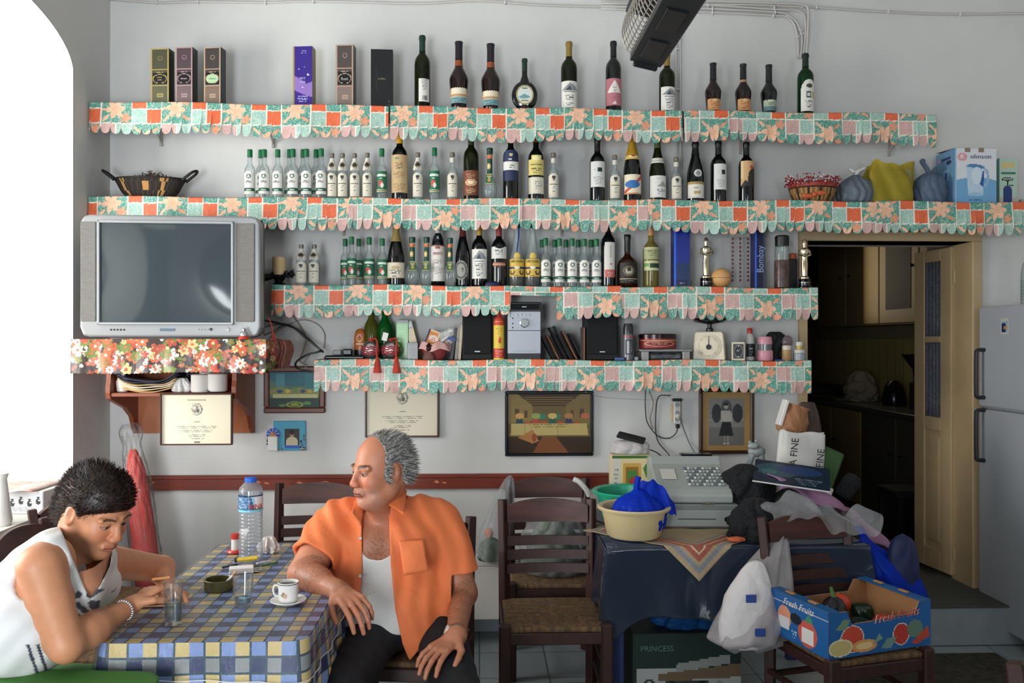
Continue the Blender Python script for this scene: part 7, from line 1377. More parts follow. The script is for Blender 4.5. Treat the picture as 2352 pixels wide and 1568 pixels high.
# printed cartons, phone
cx = at(1450, 784, -.5).x; t = thing('juice_carton', 'cream carton printed with berries and a small framed fruit', 'carton', (cx, -.52, NZ+.001)); m = MB(); m.box(-.10, .10, 0, .09, 0, .285, .003); m.build('carton_body', M('cream_card', '#d0bf94', rough=.5), t)
flat('printed_front', .198, .28, art('#d4c294', [('r', 0, .2, 0, 1, '#c9c4b8'), ('r', .04, .16, .3, .45, '#2a2c30'), ('x', .5, .8, .03, .18, 4, '#77736a'), ('r', 0, 1, .95, 1, '#3f6a34'), ('r', .28, .72, .06, .86, '#c49a4a'), ('r', .34, .66, .12, .8, '#8a6a2c'), ('r', .38, .62, .42, .74, '#4a7a3a'), ('e', .52, .52, .1, .1, '#a8382a'), ('e', .5, .24, .12, .08, '#e0ddd4'), ('e', .5, .22, .06, .04, '#2a2a2c'), ('p', [(.78, .78), (.9, .9), (.98, .7), (.86, .6)], '#3f7a3a'), ('e', .93, .72, .05, .04, '#b03a2c')]), t, PAINTG, nu=44, nv=60, org=(-.099, -.001, .002))
t = thing('plastic_packet', 'flat pile of clear-wrapped papers on the printed carton', 'packet', (cx, -.47, NZ+.287)); blob('packet_body', FILMW, t, [(1e-3, 0), (.08, 0), (.098, .015), (.092, .045), (.06, .065), (1e-3, .068)], 74, .12, 9, sq=.6)
t = thing('phone', 'black phone lying on the clear-wrapped packet', 'phone', (cx+.0, -.49, NZ+.362), rot=(.25, .22, -.3)); m = MB(); m.box(-.07, .07, -.035, .035, 0, .014, .005); m.build('phone_body', BLKP, t); m = MB(); m.lathe([(.01, -.0), (.01, .004)], 14, c=(.02, 0, .013)); m.build('camera_bump', BLKM, t)
# dark clothes, bags, sack, figurine
CLO = M('dark_cloth', '#0b0e15', rough=.85, bump=.9, dist=.05, bs=14, var=.4, vs=8); 
t = thing('coat', 'heap of black clothing right of the cash register', 'clothes', (1.24, -.78, NZ+.001)); blob('cloth_heap', CLO, t, [(1e-3, 0), (.13, 0), (.15, .08), (.14, .17), (.09, .24), (.04, .27), (1e-3, .275)], 81, .16, 5)
t = thing('handbag', 'black bag slumped at the front of the navy table by the white sack', 'bag', (at(1735, 784, -1.1).x, -1.10, NZ+.001)); blob('bag_body', CLO, t, [(1e-3, 0), (.10, 0), (.12, .05), (.09, .12), (.04, .17), (1e-3, .175)], 82, .2, 5)
t = thing('cloth', 'small orange cloth scrap under the black bag edge', 'cloth', (at(1692, 784, -1.18).x, -1.18, NZ+.012)); blob('scrap', M('orange_cloth', '#c8643a', rough=.8), t, [(1e-3, 0), (.03, 0), (.036, .012), (1e-3, .02)], 83, .15, 4, sq=.6)
sx_ = at(1812, 784, -.55).x; t = thing('sack', 'white sack printed EXTRA FINE leaning back in the clutter', 'sack', (sx_, -.62, NZ+.001), rot=(-.0, .10, 0))
SK = M('sack_paper', '#c9c6c2', rough=.5, bump=.3, bs=14, dist=.02)
def sack(u, v): a = 2*PI*u; c, s = math.cos(a), math.sin(a); k = (abs(c)**5+abs(s)**5)**(-.2); return ((.115+.008*math.sin(a*5+v*6))*c*k*(1-.1*v), (.05+.008*math.sin(a*3+v*9))*s*k*(1-.35*v), .41*v+.006*math.sin(a*4))
sheet('sack_body', SK, t, sack, 64, 24, .003)
for (x, z, sz) in ((-.055, .26, .05), (.075, .22, .05)): text('EXTRA FINE', sz, INKM, t, (x, -.066+.02*(z > .3), z), rot=(PI/2-.02, -PI/2, 0), sx=.9)
text('PIATTO', .02, INKM, t, (.0, -.062, .2), rot=(PI/2, -PI/2+.3, 0)); text('100% GRANO DURO', .011, INKM, t, (-.02, -.064, .15), rot=(PI/2, -PI/2, 0))
m = MB(); m.lathe([(.012, -.062), (.012, -.06)], 12, c=(-.09, 0, .22), axis='y'); m.build('green_mark', M('print_green', '#8a9a5a'), t)
t = thing('folder', 'green padded sheet leaning against the white sack', 'folder', (at(1880, 784, -.6).x-.01, -.66, NZ+.14), rot=(-.15, .42, .0)); m = MB(); m.box(-.05, .055, 0, .03, 0, .2, .008); m.build('green_sheet', M('moss_green', '#35532a', rough=.8, bump=.4, bs=60), t); m = MB(); m.box(-.06, .06, -.003, .031, -.02, .02, .004); m.build('white_edge', M('white_card', '#dedbd8'), t)
t = thing('paper_bag', 'open brown paper bag with white lining on top of the sack', 'bag', (at(1815, 784, -.6).x, -.58, NZ+.39), rot=(0, .3, 0))
KR = M('kraft_paper', '#9a6a48', rough=.7, bump=.3, bs=20); blob('paper_body', KR, t, [(.05, 0), (.07, .02), (.075, .08), (.06, .12), (.066, .15)], 84, .18, 4, sq=.7, sharp=.6); m = MB(); m.box(-.075, -.058, -.04, .02, .03, .16, .003); m.build('white_lining', M('white_card', '#dedbd8'), t)
t = thing('paper_bag', 'dark crumpled paper bag behind the open brown bag', 'bag', (at(1858, 784, -.5).x, -.48, NZ+.001)); t.scale = (1, 1, 2.2); blob('paper_body', M('dark_kraft', '#4a3a30', rough=.7, var=.3), t, [(1e-3, 0), (.07, 0), (.08, .06), (.07, .16), (.04, .24), (1e-3, .24)], 85, .25, 5, sharp=.6)
t = thing('figurine', 'patchwork animal figurine by the tall photograph frame', 'figurine', (at(1722, 784, -.40).x, -.48, NZ+.16)); m = MB()
for (a, b, r0_, r1_) in (((-.05, 0, 0), (-.01, 0, .13), .012, .02), ((.045, -.01, .0), (.03, 0, .12), .012, .02)): m.tube([a, b], [r0_, r1_], 8)
m.sphere((.01, 0, .135), .035, 14, 10, (1.3, .8, .8)); m.sphere((-.01, -.015, .165), .022, 12, 8, (1.4, 1, .8)); m.sphere((.005, -.01, .19), .009, 8, 6); m.sphere((-.028, -.01, .183), .009, 8, 6); m.build('animal_body', M('patchwork', '#a8a49c', rough=.5, var=.5, vs=60, c2='#7a8f96'), t)
m = MB(); m.box(-.07, .07, -.05, .05, -.16, -.001, .01); tag(m.build('small_box', CLO, loc=t.location), 'dark box the patchwork figurine stands on', 'box')
t = thing('magazine', 'dark blue glossy magazine lying on the heap', 'magazine', (at(1812, 784, -.85).x, -.88, NZ+.235), rot=(.32, .10, -.35)); flat('cover', .33, .22, art('#16283c', [('e', .3, .6, .3, .3, '#2c4f5c'), ('e', .6, .7, .3, .2, '#1f3f6a'), ('x', .1, .35, .5, .95, 4, '#5f6e78'), ('e', .2, .5, .1, .12, '#3f6a6a')]), t, PAINTG, nu=40, nv=30, org=(-.165, -.11, .008), up=(0, 1, 0)); m = MB(); m.box(-.165, .165, -.11, .11, 0, .0075, .001); m.build('pages', M('white_card', '#dedbd8'), t)
LIL = M('lilac_cloth', '#8f6a84', rough=.85, bump=.3, bs=20)
o = sheet('cloth', LIL, None, lambda u, v: (1.33+.58*u+.02*math.sin(v*9), -.98+.16*v+.02*math.sin(u*11+v*3)-.05*u, NZ+.19+.03*v-.40*u**1.7+.025*math.sin(u*17+v*4)*(.4+u)+.03*math.sin(v*PI)), 60, 24, .004); tag(o, 'lilac cloth trailing down behind the chair with the fruit box', 'cloth')
t = thing('coat', 'black coat bundle behind the right chair back', 'clothes', (1.46, -.88, NZ+.001)); blob('cloth_heap', CLO, t, [(1e-3, 0), (.13, 0), (.15, .06), (.13, .13), (.07, .17), (1e-3, .175)], 88, .13, 5, sq=.75)
t = thing('bag', 'black oblong case end poking out right of the green sheet', 'bag', (at(1925, 784, -.62).x, -.66, NZ+.10), rot=(0, .6, 0)); blob('case', CLO, t, [(1e-3, 0), (.035, 0), (.042, .05), (.036, .11), (1e-3, .125)], 89, .08, 4)
# under the table
t = thing('storage_box', 'dark green and white appliance carton reading PRINCESS under the navy table', 'box', (at(1578, 784, -1.08).x, -1.08, .001)); m = MB(); m.box(-.235, .235, 0, .35, 0, .345, .003); m.build('carton', M('carton_dark', '#26302c', rough=.6), t)
flat('printed_front', .468, .34, art('#a8aca8', [('r', 0, 1, .56, 1, '#0f2a24'), ('r', 0, .03, 0, 1, '#0f2a24'), ('r', .30, .70, 0, .42, '#2f3a3c'), ('r', .34, .38, 0, .4, '#0d1116'), ('r', .62, .66, 0, .4, '#0d1116'), ('p', [(.24, .5), (1, .62), (1, .45), (.24, .4)], '#6f5c44'), ('p', [(.4, .62), (.9, .74), (.9, .62), (.4, .52)], '#8f938f'), ('o', .15, .32, .07, .12, '#2b3a3a'), ('o', .15, .06, .07, .12, '#2b3a3a'), ('x', .3, .35, .11, .19, 1, '#2b3a3a'), ('o', .8, .3, .05, .1, '#8a8f8c')]), t, nu=60, nv=44, org=(-.234, -.001, .002)); text('PRINCESS', .034, M('ink_#5f7a70', '#5f7a70'), t, (-.13, -.0025, .28))
t = thing('plastic_bag', 'dull blue plastic bag slumped on the carton under the navy table', 'bag', (at(1585, 784, -1.0).x, -.96, .347)); blob('bag_body', thin('dull_blue_film', '#24539a', body=.8, bodycol='#1f4f8c', rough=.3, bump=.5), t, [(1e-3, 0), (.13, 0), (.155, .03), (.12, .08), (.06, .12), (.03, .13)], 91, .2, 8, sq=.7); t.scale = (1, 1, 1)
# ================================================================ BAGS ON THE CHAIRS
GRV = M('greens', '#1f3424', rough=.6, var=.6, vs=30, c2='#3f5a3a')
t = thing('vegetable_bag', 'clear bag of dark greens resting on the chair behind the front chair', 'bag', (at(1272, 784, -.55).x, -.52, .462)); blob('bag_body', FILM, t, [(1e-3, 0), (.13, 0), (.165, .06), (.16, .18), (.13, .27), (.14, .33)], 93, .1, 9, sq=.75); blob('greens_inside', GRV, t, [(1e-3, .004), (.11, .004), (.135, .06), (.12, .16), (.06, .25), (1e-3, .26)], 94, .2, 6, sq=.7)
m = MB(); m.tube(catmull([(-.04, -.05, .22), (-.02, -.07, .29), (-.035, -.06, .34)]), .008, 8); m.build('green_stalk', M('stalk_green', '#4a6a34'), t)
t = thing('vegetable_bag', 'clear bag with leaves hanging beside the rear chair post', 'bag', (at(1128, 784, -.35).x, -.30, .461)); 
def hang(u, v): a = 2*PI*u; r = .085*(1-v)**.55*(1-.0*v)+.006; w_ = 1+.12*math.sin(a*6+v*4); return (r*w_*math.cos(a)+.10*v, r*.7*w_*math.sin(a)-.0*v, .005+.44*v-.03*(1-v)*math.cos(a))
sheet('bag_body', FILM, t, hang, 48, 26, .0015); blob('greens_inside', GRV, t, [(1e-3, .004), (.055, .004), (.065, .04), (.05, .1), (1e-3, .13)], 95, .2, 6, sq=.65); m = MB(); m.sphere((-.01, -.02, .15), .022, 10, 8, (1, .7, 1.3)); m.build('orange_piece', M('carrot', '#c9714a', rough=.6), t)
q = at(1352, 1122, -.42); t = thing('plastic_bag', 'white twist of plastic bag caught on the rear chair top', 'bag', (q.x-.02, -.36, .84)); m = MB(); m.tube(catmull([(-.05, 0, .055), (-.02, -.01, .04), (.015, -.015, .0), (.03, -.01, -.03)]), .014, 8); m.build('twist', M('white_film', '#c9c9c8'), t)
# radiator
t = thing('radiator', 'low white radiator with a slatted top against the back wall', 'radiator', (at(1140, 784, -.28).x, -.15, .0)); m = MB(); m.box(-.42, .12, -.13, .13, .15, .43, .006); m.build('panel', M('radiator_white', '#c9c4be', rough=.4), t); m = MB(); [m.box(-.42, .12, -.13+.04*k, -.112+.04*k, .431, .446) for k in range(7)]; m.build('top_slats', M('radiator_white', '#c9c4be'), t, smooth=False)
m = MB(); [m.box(a, a+.02, -.1, .1, 0, .15) for a in (-.4, .08)]; m.build('feet', M('radiator_white', '#c9c4be'), t)
# white hanging bag, blue hanging bag, clear film over the chair top, fruit box
def local(px, py, y): return at(px, py, y)
A0 = at(1802, 1185, -1.2); t = thing('plastic_bag', 'large white translucent bag hanging from the left post of the right chair', 'bag', (0, 0, 0)); b0 = at(1708, 1485, -1.40)
def wbag(u, v):
    a = 2*PI*u; cpos = A0.lerp(b0, v**.9); R = .014+.132*sm(0, .8, v)**.8; R *= (1-.6*max(0, v-.93)/.07); w_ = 1+.07*math.sin(a*9+v*5)+.06*math.sin(a*4+v*9)+.03*math.sin(a*17); return (cpos.x+R*w_*math.cos(a), cpos.y-.02+R*.62*w_*math.sin(a), A0.z+(b0.z-A0.z)*v+.012*math.sin(a*3)*v)
sheet('bag_body', thin('white_bag_film', '#e6e2e4', body=.34, gz=.8, bodycol='#d8d2d4', rough=.2, edge=.2, bump=.6, bs=30), t, wbag, 72, 50, .0015)
c_ = b0+Vector((0, -.02, .012)); o = blob('crumpled_contents', M('white_contents', '#d8d2d2', rough=.6, bump=.5, bs=18, dist=.02), t, [(1e-3, 0), (.095, 0), (.108, .08), (.095, .19), (.06, .27), (.03, .31), (1e-3, .32)], 97, .05, 5, sq=.5, loc=c_, lean=(.06, .05))
for (dx, dz) in ((-.02, .19), (.015, .06)): q = c_+Vector((dx, -.075, dz)); m = MB(); m.box(q.x, q.x+.04, q.y, q.y+.004, q.z, q.z+.03, mt=None); m.build('blue_print', M('blue_print', '#2b3a7a'), t)
t = thing('plastic_bag', 'torn clear plastic bag draped over the top of the right chair', 'bag', (0, 0, 0)); P1, P2 = at(1760, 1190, -1.2), at(2010, 1200, -1.28)
def film(u, v):
    c = P1.lerp(P2, u); hgt = .075*math.sin(PI*min(1, u*1.4))*(1-.4*u)+.018*math.sin(u*19+v*5); return (c.x+.02*math.sin(v*9), c.y-.05+.12*v, .90+hgt*math.sin(PI*(.25+.75*v))-.07*abs(v-.55)*2+.01*math.sin(u*31+v*11)+.015*math.sin(u*7+2*v))
sheet('film', FILM, t, film, 60, 24, .001)
t = thing('plastic_bag', 'bright blue plastic bag hanging right of the fruit box chair', 'bag', (0, 0, 0)); Q0, Q1 = at(1972, 1208, -1.15), at(2048, 1372, -1.2)
def bbag(u, v):
    a = 2*PI*u; c = Q0.lerp(Q1, min(1, v*1.0)); R = .015+.095*sm(.12, .62, v); R *= 1-.45*sm(.93, 1, v); w_ = 1+.10*math.sin(a*5+v*6)+.05*math.sin(a*11+v*3); return (c.x+.045*sm(.2, .8, v)+R*w_*math.cos(a), c.y+R*.6*w_*math.sin(a), c.z+.02*math.sin(a)*v)
sheet('bag_body', thin('blue_bag', '#1636b4', body=.8, bodycol='#0f33ac', rough=.2, bump=.5, bs=25), t, bbag, 60, 40, .0015)
blob('bag_contents', M('navy_contents', '#101c4a', rough=.6), t, [(1e-3, 0), (.06, 0), (.075, .08), (.05, .2), (1e-3, .24)], 98, .1, 5, sq=.6, loc=(Q1.x+.045, Q1.y, Q1.z+.03))
# fruit box
FB = at(1955, 1500, -1.55); t = thing('fruit_box', 'open blue cardboard fruit box reading Fresh Fruits on the right chair', 'box', (RCX+.01, RCY-.02, .464), RCA+.06); W_, D_, H_ = .235, .165, .165
CB, CI = M('card_blue', '#0f5a94', rough=.5, var=.1, vs=10), M('card_inside', '#a87a50', rough=.8)
m = MB(); m.box(-W_, W_, -D_, D_, .0, .004); m.build('box_floor', CI, t)
def wallp(name, pts, p0, p1, fn, th=.005):
    """cardboard wall with a shaped top: pts in (s 0..1, h)"""
    p0, p1 = Vector(p0), Vector(p1); d = p1-p0; n_ = Vector((d.y, -d.x, 0)).normalized(); L_ = d.length; m = MB()
    a = [p0+d*s+Vector((0, 0, h)) for s, h in pts]; m.add(a+[q-n_*th for q in a], [tuple(range(len(a))), tuple(range(len(a), 2*len(a)))[::-1]]+[(i, i+len(a), (i+1) % len(a)+len(a), (i+1) % len(a)) for i in range(len(a))]); m.build(name, CI, t, smooth=False)
    def top(s):
        up = [q for q in pts if q[1] > .02]; up.sort()
        for (s0, h0), (s1, h1) in zip(up, up[1:]):
            if s0 <= s <= s1: return h0+(h1-h0)*(s-s0)/max(1e-6, s1-s0)
        return H_
    flat('printed_side', L_, H_, lambda u, v: fn(u, v) if v*H_ < top(u) else None, t, nu=96, nv=48, org=p0+n_*.0012, ax=d.normalized())
fr = art('#0f5a9a', [('r', 0, 1, .62, .635, '#c9b4b0'), ('e', .22, .38, .115, .30, '#d8cfc0'), ('e', .22, .38, .105, .28, '#c8452f'), ('e', .11, .22, .115, .19, '#e0d8b4'), ('e', .11, .22, .10, .165, '#c9b878'), ('p', [(.06, .62), (.14, .84), (.2, .8), (.16, .6)], '#6f8a6a'), ('e', .34, .2, .12, .14, '#d89a5a'), ('e', .34, .2, .08, .08, '#e8c890'), ('p', [(.42, .2), (.48, .42), (.52, .3)], '#7f9a7a'), ('e', .7, .34, .085, .25, '#e0d4c8'), ('e', .7, .34, .077, .23, '#b8342c'), ('e', .84, .42, .08, .2, '#5f7a6a'), ('p', [(.8, .1), (.97, .44), (.99, .2), (.86, .06)], '#b8442c'), ('p', [(.5, .08), (.56, .3), (.66, .3), (.6, .06)], '#6f8f84')])
sd = art('#0f5a9a', [('r', 0, 1, .82, .84, '#c9b4b0'), ('e', .26, .5, .12, .26, '#d89070'), ('r', .16, .34, .22, .5, '#d0d0d4'), ('e', .66, .34, .16, .3, '#c9584a'), ('r', .56, .76, .12, .46, '#e0dcd8'), ('e', .46, .56, .1, .12, '#0a1420'), ('p', [(.6, .6), (.68, .8), (.76, .62)], '#3f8a6a'), ('x', .1, .3, .36, .5, 3, '#a8c4d8')])
cut = [(0, 0), (1, 0), (1, H_), (.86, H_), (.82, H_*.72), (.16+.04, H_*.72), (.14, H_), (0, H_)]
wallp('box_front', [(0, 0), (1, 0), (1, H_), (.88, H_), (.84, H_*.76), (.22, H_*.70), (.17, H_), (0, H_)], (-W_, -D_, 0), (W_, -D_, 0), fr); wallp('box_back', cut, (W_, D_, 0), (-W_, D_, 0), lambda u, v: lin('#0f5a94'))
full = [(0, 0), (1, 0), (1, H_), (0, H_)]; wallp('box_side', full, (-W_, D_, 0), (-W_, -D_, 0), sd); wallp('box_side', full, (W_, -D_, 0), (W_, D_, 0), sd)
for s in (-1, 1): m = MB(); m.box(min(s*W_, s*(W_-.045)), max(s*W_, s*(W_-.045)), -D_, D_, H_, H_+.005, .001); m.build('top_flap', CB, t); [MB().box(s*(W_-.022)-.009, s*(W_-.022)+.009, y, y+.045, H_+.005, H_+.011, .002).build('flap_tab', CI, t) for y in (-.08, .05)]
for (s, x, z, sz, sh) in (('Fresh Fruits', .07, .128, .042, .35),): text(s, sz*1.04, M('ink_#e8dcd4', '#e8dcd4'), t, (x, -D_-.0022, z-.001), rot=(PI/2, -.06, 0), shear=sh); text(s, sz, M('ink_#b8342c', '#b8342c'), t, (x, -D_-.0034, z), rot=(PI/2, -.06, 0), shear=sh)
text('Fresh Fruits', .036, M('ink_#e8dcd4', '#e8dcd4'), t, (-W_-.0022, 0, .142), rot=(PI/2, 0, -PI/2), shear=.35)
MT_ = Matrix.Translation(t.location) @ Matrix.Rotation(t.rotation_euler.z, 4, 'Z')
for k, (x, y, z, kind, lab) in enumerate(((-.07, .0, .07, 'e', 'dark aubergine lying in the fruit box'), (.0, .055, .115, 't', 'ripe tomato at the back of the fruit box'), (.115, -.06, .055, 't', 'tomato by the front edge of the fruit box'), (.09, .03, .07, 'p', 'dark green pepper in the fruit box'), (.0, -.06, .05, 'p', 'dark green courgette lump at the box front'))):
    q = MT_ @ Vector((x, y, z)); kn = {'e': 'aubergine', 't': 'tomato', 'p': 'pepper'}[kind]; v = thing(kn, lab, 'vegetable', q, group='vegetables in the fruit box')
    if kind == 'e': blob('fruit_body', M('aubergine_skin', '#120c18', rough=.12), v, [(1e-3, -.065), (.04, -.055), (.058, 0), (.045, .06), (.02, .09), (1e-3, .095)], k, .02, 3); m = MB(); m.tube([(0, 0, .085), (-.012, 0, .13)], [.012, .006], 8); m.lathe([(.024, .075), (.016, .092), (1e-3, .1)], 10, cap=False); m.build('stalk', M('stalk_green', '#4a6a34'), v)
    elif kind == 't': m = MB(); m.sphere((0, 0, 0), .046, 22, 14, (1, 1, .86)); m.build('fruit_body', M('tomato_skin', '#c23c1e', rough=.2), v); m = MB(); m.lathe([(.012, .036), (.004, .04), (1e-3, .046)], 6, cap=False); m.build('stalk', M('stalk_green', '#4a6a34'), v)
    else: blob('fruit_body', M('pepper_skin', '#12301c', rough=.2), v, [(1e-3, -.045), (.035, -.04), (.045, 0), (.036, .035), (1e-3, .04)], k+3, .1, 4)
# ================================================================ WINDOW CORNER
UX = at(285, 784, -.42).x; t = thing('umbrella', 'rolled red parasol in clear plastic leaning in the window corner', 'umbrella', (UX+.17, -.42, .0), rot=(-.1, -.16, 0))
blob('red_canopy', M('red_cloth', '#cf2a18', rough=.45, bump=.6, bs=30, sx=(4, 4, .6), dist=.02), t, [(.02, .02), (.05, .06), (.062, .3), (.058, .7), (.045, .95), (.02, 1.06), (1e-3, 1.07)], 101, .12, 9, vert=.2); blob('plastic_sleeve', thin('sleeve_film', '#f4f4f4', body=.03, rough=.12, gz=.8, bump=.6, bs=45), t, [(.03, .01), (.07, .06), (.076, .4), (.07, .85), (.05, 1.05), (.045, 1.1), (.06, 1.16), (.04, 1.2)], 102, .14, 9, vert=.3)
def sill(px, py): return onz(px, py, NSILL)
q = sill(92, 1182); t = thing('gift_box', 'white box with small black drawings on the window sill', 'box', (XL-.12, q.y+.02, NSILL+.001), -.08); m = MB(); m.box(-.10, .11, 0, .16, 0, .105, .003); m.build('carton', M('white_card', '#dedbd8'), t)
flat('printed_front', .205, .1, art('#d4d8dc', [('e', .1+.2*k, .55-.1*(k % 2), .06, .14, '#2a3036') for k in range(5)]+[('e', .1+.2*k, .72-.1*(k % 2), .03, .06, '#2a3036') for k in range(5)]+[('e', .13+.2*k, .6-.1*(k % 2), .03, .05, '#d4d8dc') for k in range(5)]+[('x', .1, .3, .05, .95, 3, '#8a9298')]), t, nu=60, nv=30, org=(-.098, -.001, .003))
o = sheet('tablecloth', M('painted_cloth', '#e8e4dc', rough=.7, var=.5, vs=16, c2='#d89a8a'), None, lambda u, v: (XL-.04-.36*u, q.y-.03+.3*v, NSILL+.112+.006*math.sin(u*12)), 12, 12, .004); tag(o, 'white cloth with pale red pattern folded on the sill box', 'cloth')
t = thing('jug', 'tall white jug at the window sill edge', 'jug', (XL-.08, q.y-.22, NSILL+.001)); m = MB(); m.lathe([(1e-3, 0), (.045, 0), (.05, .02), (.035, .14), (.028, .2), (.036, .225), (.03, .225), (1e-3, .1)], 24, cap=False); m.build('jug_body', M('white_china', '#e6e4e0'), t)
t = thing('flower_pot', 'small plant with yellow-green leaves at the left edge of the sill', 'plant', (XL-.26, q.y-.30, NSILL+.001)); m = MB(); m.lathe([(1e-3, 0), (.05, 0), (.06, .09), (1e-3, .085)], 20, cap=False); m.build('pot', M('purple_pot', '#5a3a6a', rough=.5), t); m = MB()
for k in range(26): a = k*2.4; e = Vector((math.cos(a)*.1, math.sin(a)*.1, .16+.02*math.sin(k))); s_ = Vector((-math.sin(a), math.cos(a), 0))*.012; b = Vector((0, 0, .085)); mdl = b.lerp(e, .6)+Vector((0, 0, .02)); m.add([b, mdl+s_, e, mdl-s_], [(0, 1, 2, 3)])
m.build('leaves', M('leaf_green', '#6a8f3a', rough=.6), t, smooth=False)
# ================================================================ PEOPLE: bodies as one continuous surface grown from a smooth distance field
V3 = lambda *a: np.array(a, np.float64)
def W(px, py, y): p = at(px, py, y); return V3(p.x, p.y, p.z)
class Field:
    def __init__(s, lo, hi, h):
        s.h = h; s.ax = [np.arange(lo[i], hi[i]+h, h) for i in range(3)]; s.F = np.full([len(a) for a in s.ax], .5, np.float32)
    def sub(s, lo, hi):
        sl = []
        for i in range(3):
            a = max(0, int((lo[i]-s.ax[i][0])/s.h)); b = min(len(s.ax[i]), int((hi[i]-s.ax[i][0])/s.h)+2)
            if b <= a: return None
            sl.append(slice(a, b))
        return tuple(sl)
    def put(s, sl, d, k, neg=False):
        F = s.F[sl]
        if neg: q = np.clip(.5-.5*(F+d)/k, 0, 1); s.F[sl] = F*(1-q)+(-d)*q+k*q*(1-q)
        else: q = np.clip(.5+.5*(F-d)/k, 0, 1); s.F[sl] = F*(1-q)+d*q-k*q*(1-q)
    def cap(s, a, b, ra, rb=None, k=.02, neg=False):
        rb = ra if rb is None else rb; a, b = np.array(a), np.array(b); m = max(ra, rb)+k*1.5+s.h*2+.03
        sl = s.sub(np.minimum(a, b)-m, np.maximum(a, b)+m)
        if sl is None: return s
        X, Y, Z = np.meshgrid(*[s.ax[i][sl[i]] for i in range(3)], indexing='ij', sparse=True); d = b-a; L = max(1e-9, d @ d)
        t = np.clip(((X-a[0])*d[0]+(Y-a[1])*d[1]+(Z-a[2])*d[2])/L, 0, 1)
        D = np.sqrt((X-a[0]-t*d[0])**2+(Y-a[1]-t*d[1])**2+(Z-a[2]-t*d[2])**2)-(ra+(rb-ra)*t); s.put(sl, D, k, neg); return s
    def ell(s, c, r, k=.03, R=None, neg=False):
        c, r = np.array(c), np.array(r); m = max(r)+k*1.5+s.h*2+.03; sl = s.sub(c-m, c+m)
        if sl is None: return s
        X, Y, Z = np.meshgrid(*[s.ax[i][sl[i]]-c[i] for i in range(3)], indexing='ij')
        if R is not None: R = np.array(R); X, Y, Z = [X*R[0, i]+Y*R[1, i]+Z*R[2, i] for i in range(3)]
        k0 = np.sqrt((X/r[0])**2+(Y/r[1])**2+(Z/r[2])**2); k1 = np.sqrt((X/r[0]**2)**2+(Y/r[1]**2)**2+(Z/r[2]**2)**2)+1e-9
        s.put(sl, k0*(k0-1)/k1, k, neg); return s
    def grid(s): return np.meshgrid(*s.ax, indexing='ij', sparse=True)
    def px(s):
        X, Y, Z = s.grid(); dx, dy, dz = X, Y+CAMD, Z-CAMH; f = dx*FW.x+dy*FW.y; r = dx*RT.x+dy*RT.y
        return CX+FPX*r/f, CY-FPX*dz/f
    def mesh(s):
        F = s.F; S = F < 0; n = [a-1 for a in F.shape]; cor = {}; cnt = np.zeros(n, np.int8)
        for i in (0, 1):
            for j in (0, 1):
                for k in (0, 1): c = S[i:i+n[0], j:j+n[1], k:k+n[2]]; cnt += c
        act = (cnt > 0) & (cnt < 8); idx = -np.ones(n, np.int64); P = np.argwhere(act); idx[act] = np.arange(len(P))
        acc = np.zeros((len(P), 3)); num = np.zeros(len(P))
        for ax in range(3):
            o = [i for i in range(3) if i != ax]
            for u in (0, 1):
                for v in (0, 1):
                    a = P.copy(); a[:, o[0]] += u; a[:, o[1]] += v; b = a.copy(); b[:, ax] += 1
                    fa, fb = F[tuple(a.T)], F[tuple(b.T)]; m = (fa < 0) != (fb < 0); t = fa[m]/(fa[m]-fb[m]); q = a[m].astype(float); q[:, ax] += t; acc[m] += q-P[m]; num[m] += 1
        v = (P+acc/num[:, None])*s.h+np.array([a[0] for a in s.ax]); faces = []
        for ax in range(3):
            o = [(ax+1) % 3, (ax+2) % 3]; sl0 = [slice(None)]*3; sl1 = [slice(None)]*3; sl0[ax] = slice(0, -1); sl1[ax] = slice(1, None)
            A, B = S[tuple(sl0)], S[tuple(sl1)]; E = np.argwhere(A != B); E = E[(E[:, o[0]] > 0) & (E[:, o[1]] > 0) & (E[:, o[0]] < n[o[0]]) & (E[:, o[1]] < n[o[1]])]
            q = []
            for (u, w_) in ((1, 1), (0, 1), (0, 0), (1, 0)): e = E.copy(); e[:, o[0]] -= u; e[:, o[1]] -= w_; q.append(idx[tuple(e.T)])
            q = np.stack(q, 1); fl = A[tuple(E.T)]; q[~fl] = q[~fl][:, ::-1]; faces.append(q[(q >= 0).all(1)])
        return v, np.concatenate(faces)
def skin_mesh(name, parts, mat, parent, colfn=None):
    vs, fs, off = [], [], 0
    for v, f in parts: vs.append(v); fs.append(f+off); off += len(v)
    v, f = np.concatenate(vs), np.concatenate(fs); me = bpy.data.meshes.new(name); me.from_pydata(v.tolist(), [], f.tolist()); me.update()
    if colfn is not None:
        c = np.ones((len(v), 4), np.float32); c[:, :3] = colfn(v); a = me.color_attributes.new('Col', 'FLOAT_COLOR', 'POINT'); a.data.foreach_set('color', c.ravel())
    return finish(name, me, mat, parent, auto=0)
def basis(f, up=(0, 0, 1)):
    f = np.array(f, float); f /= np.linalg.norm(f); l = np.cross(up, f); l /= np.linalg.norm(l); return np.stack([f, l, np.cross(f, l)], 1)  # columns forward, left, up
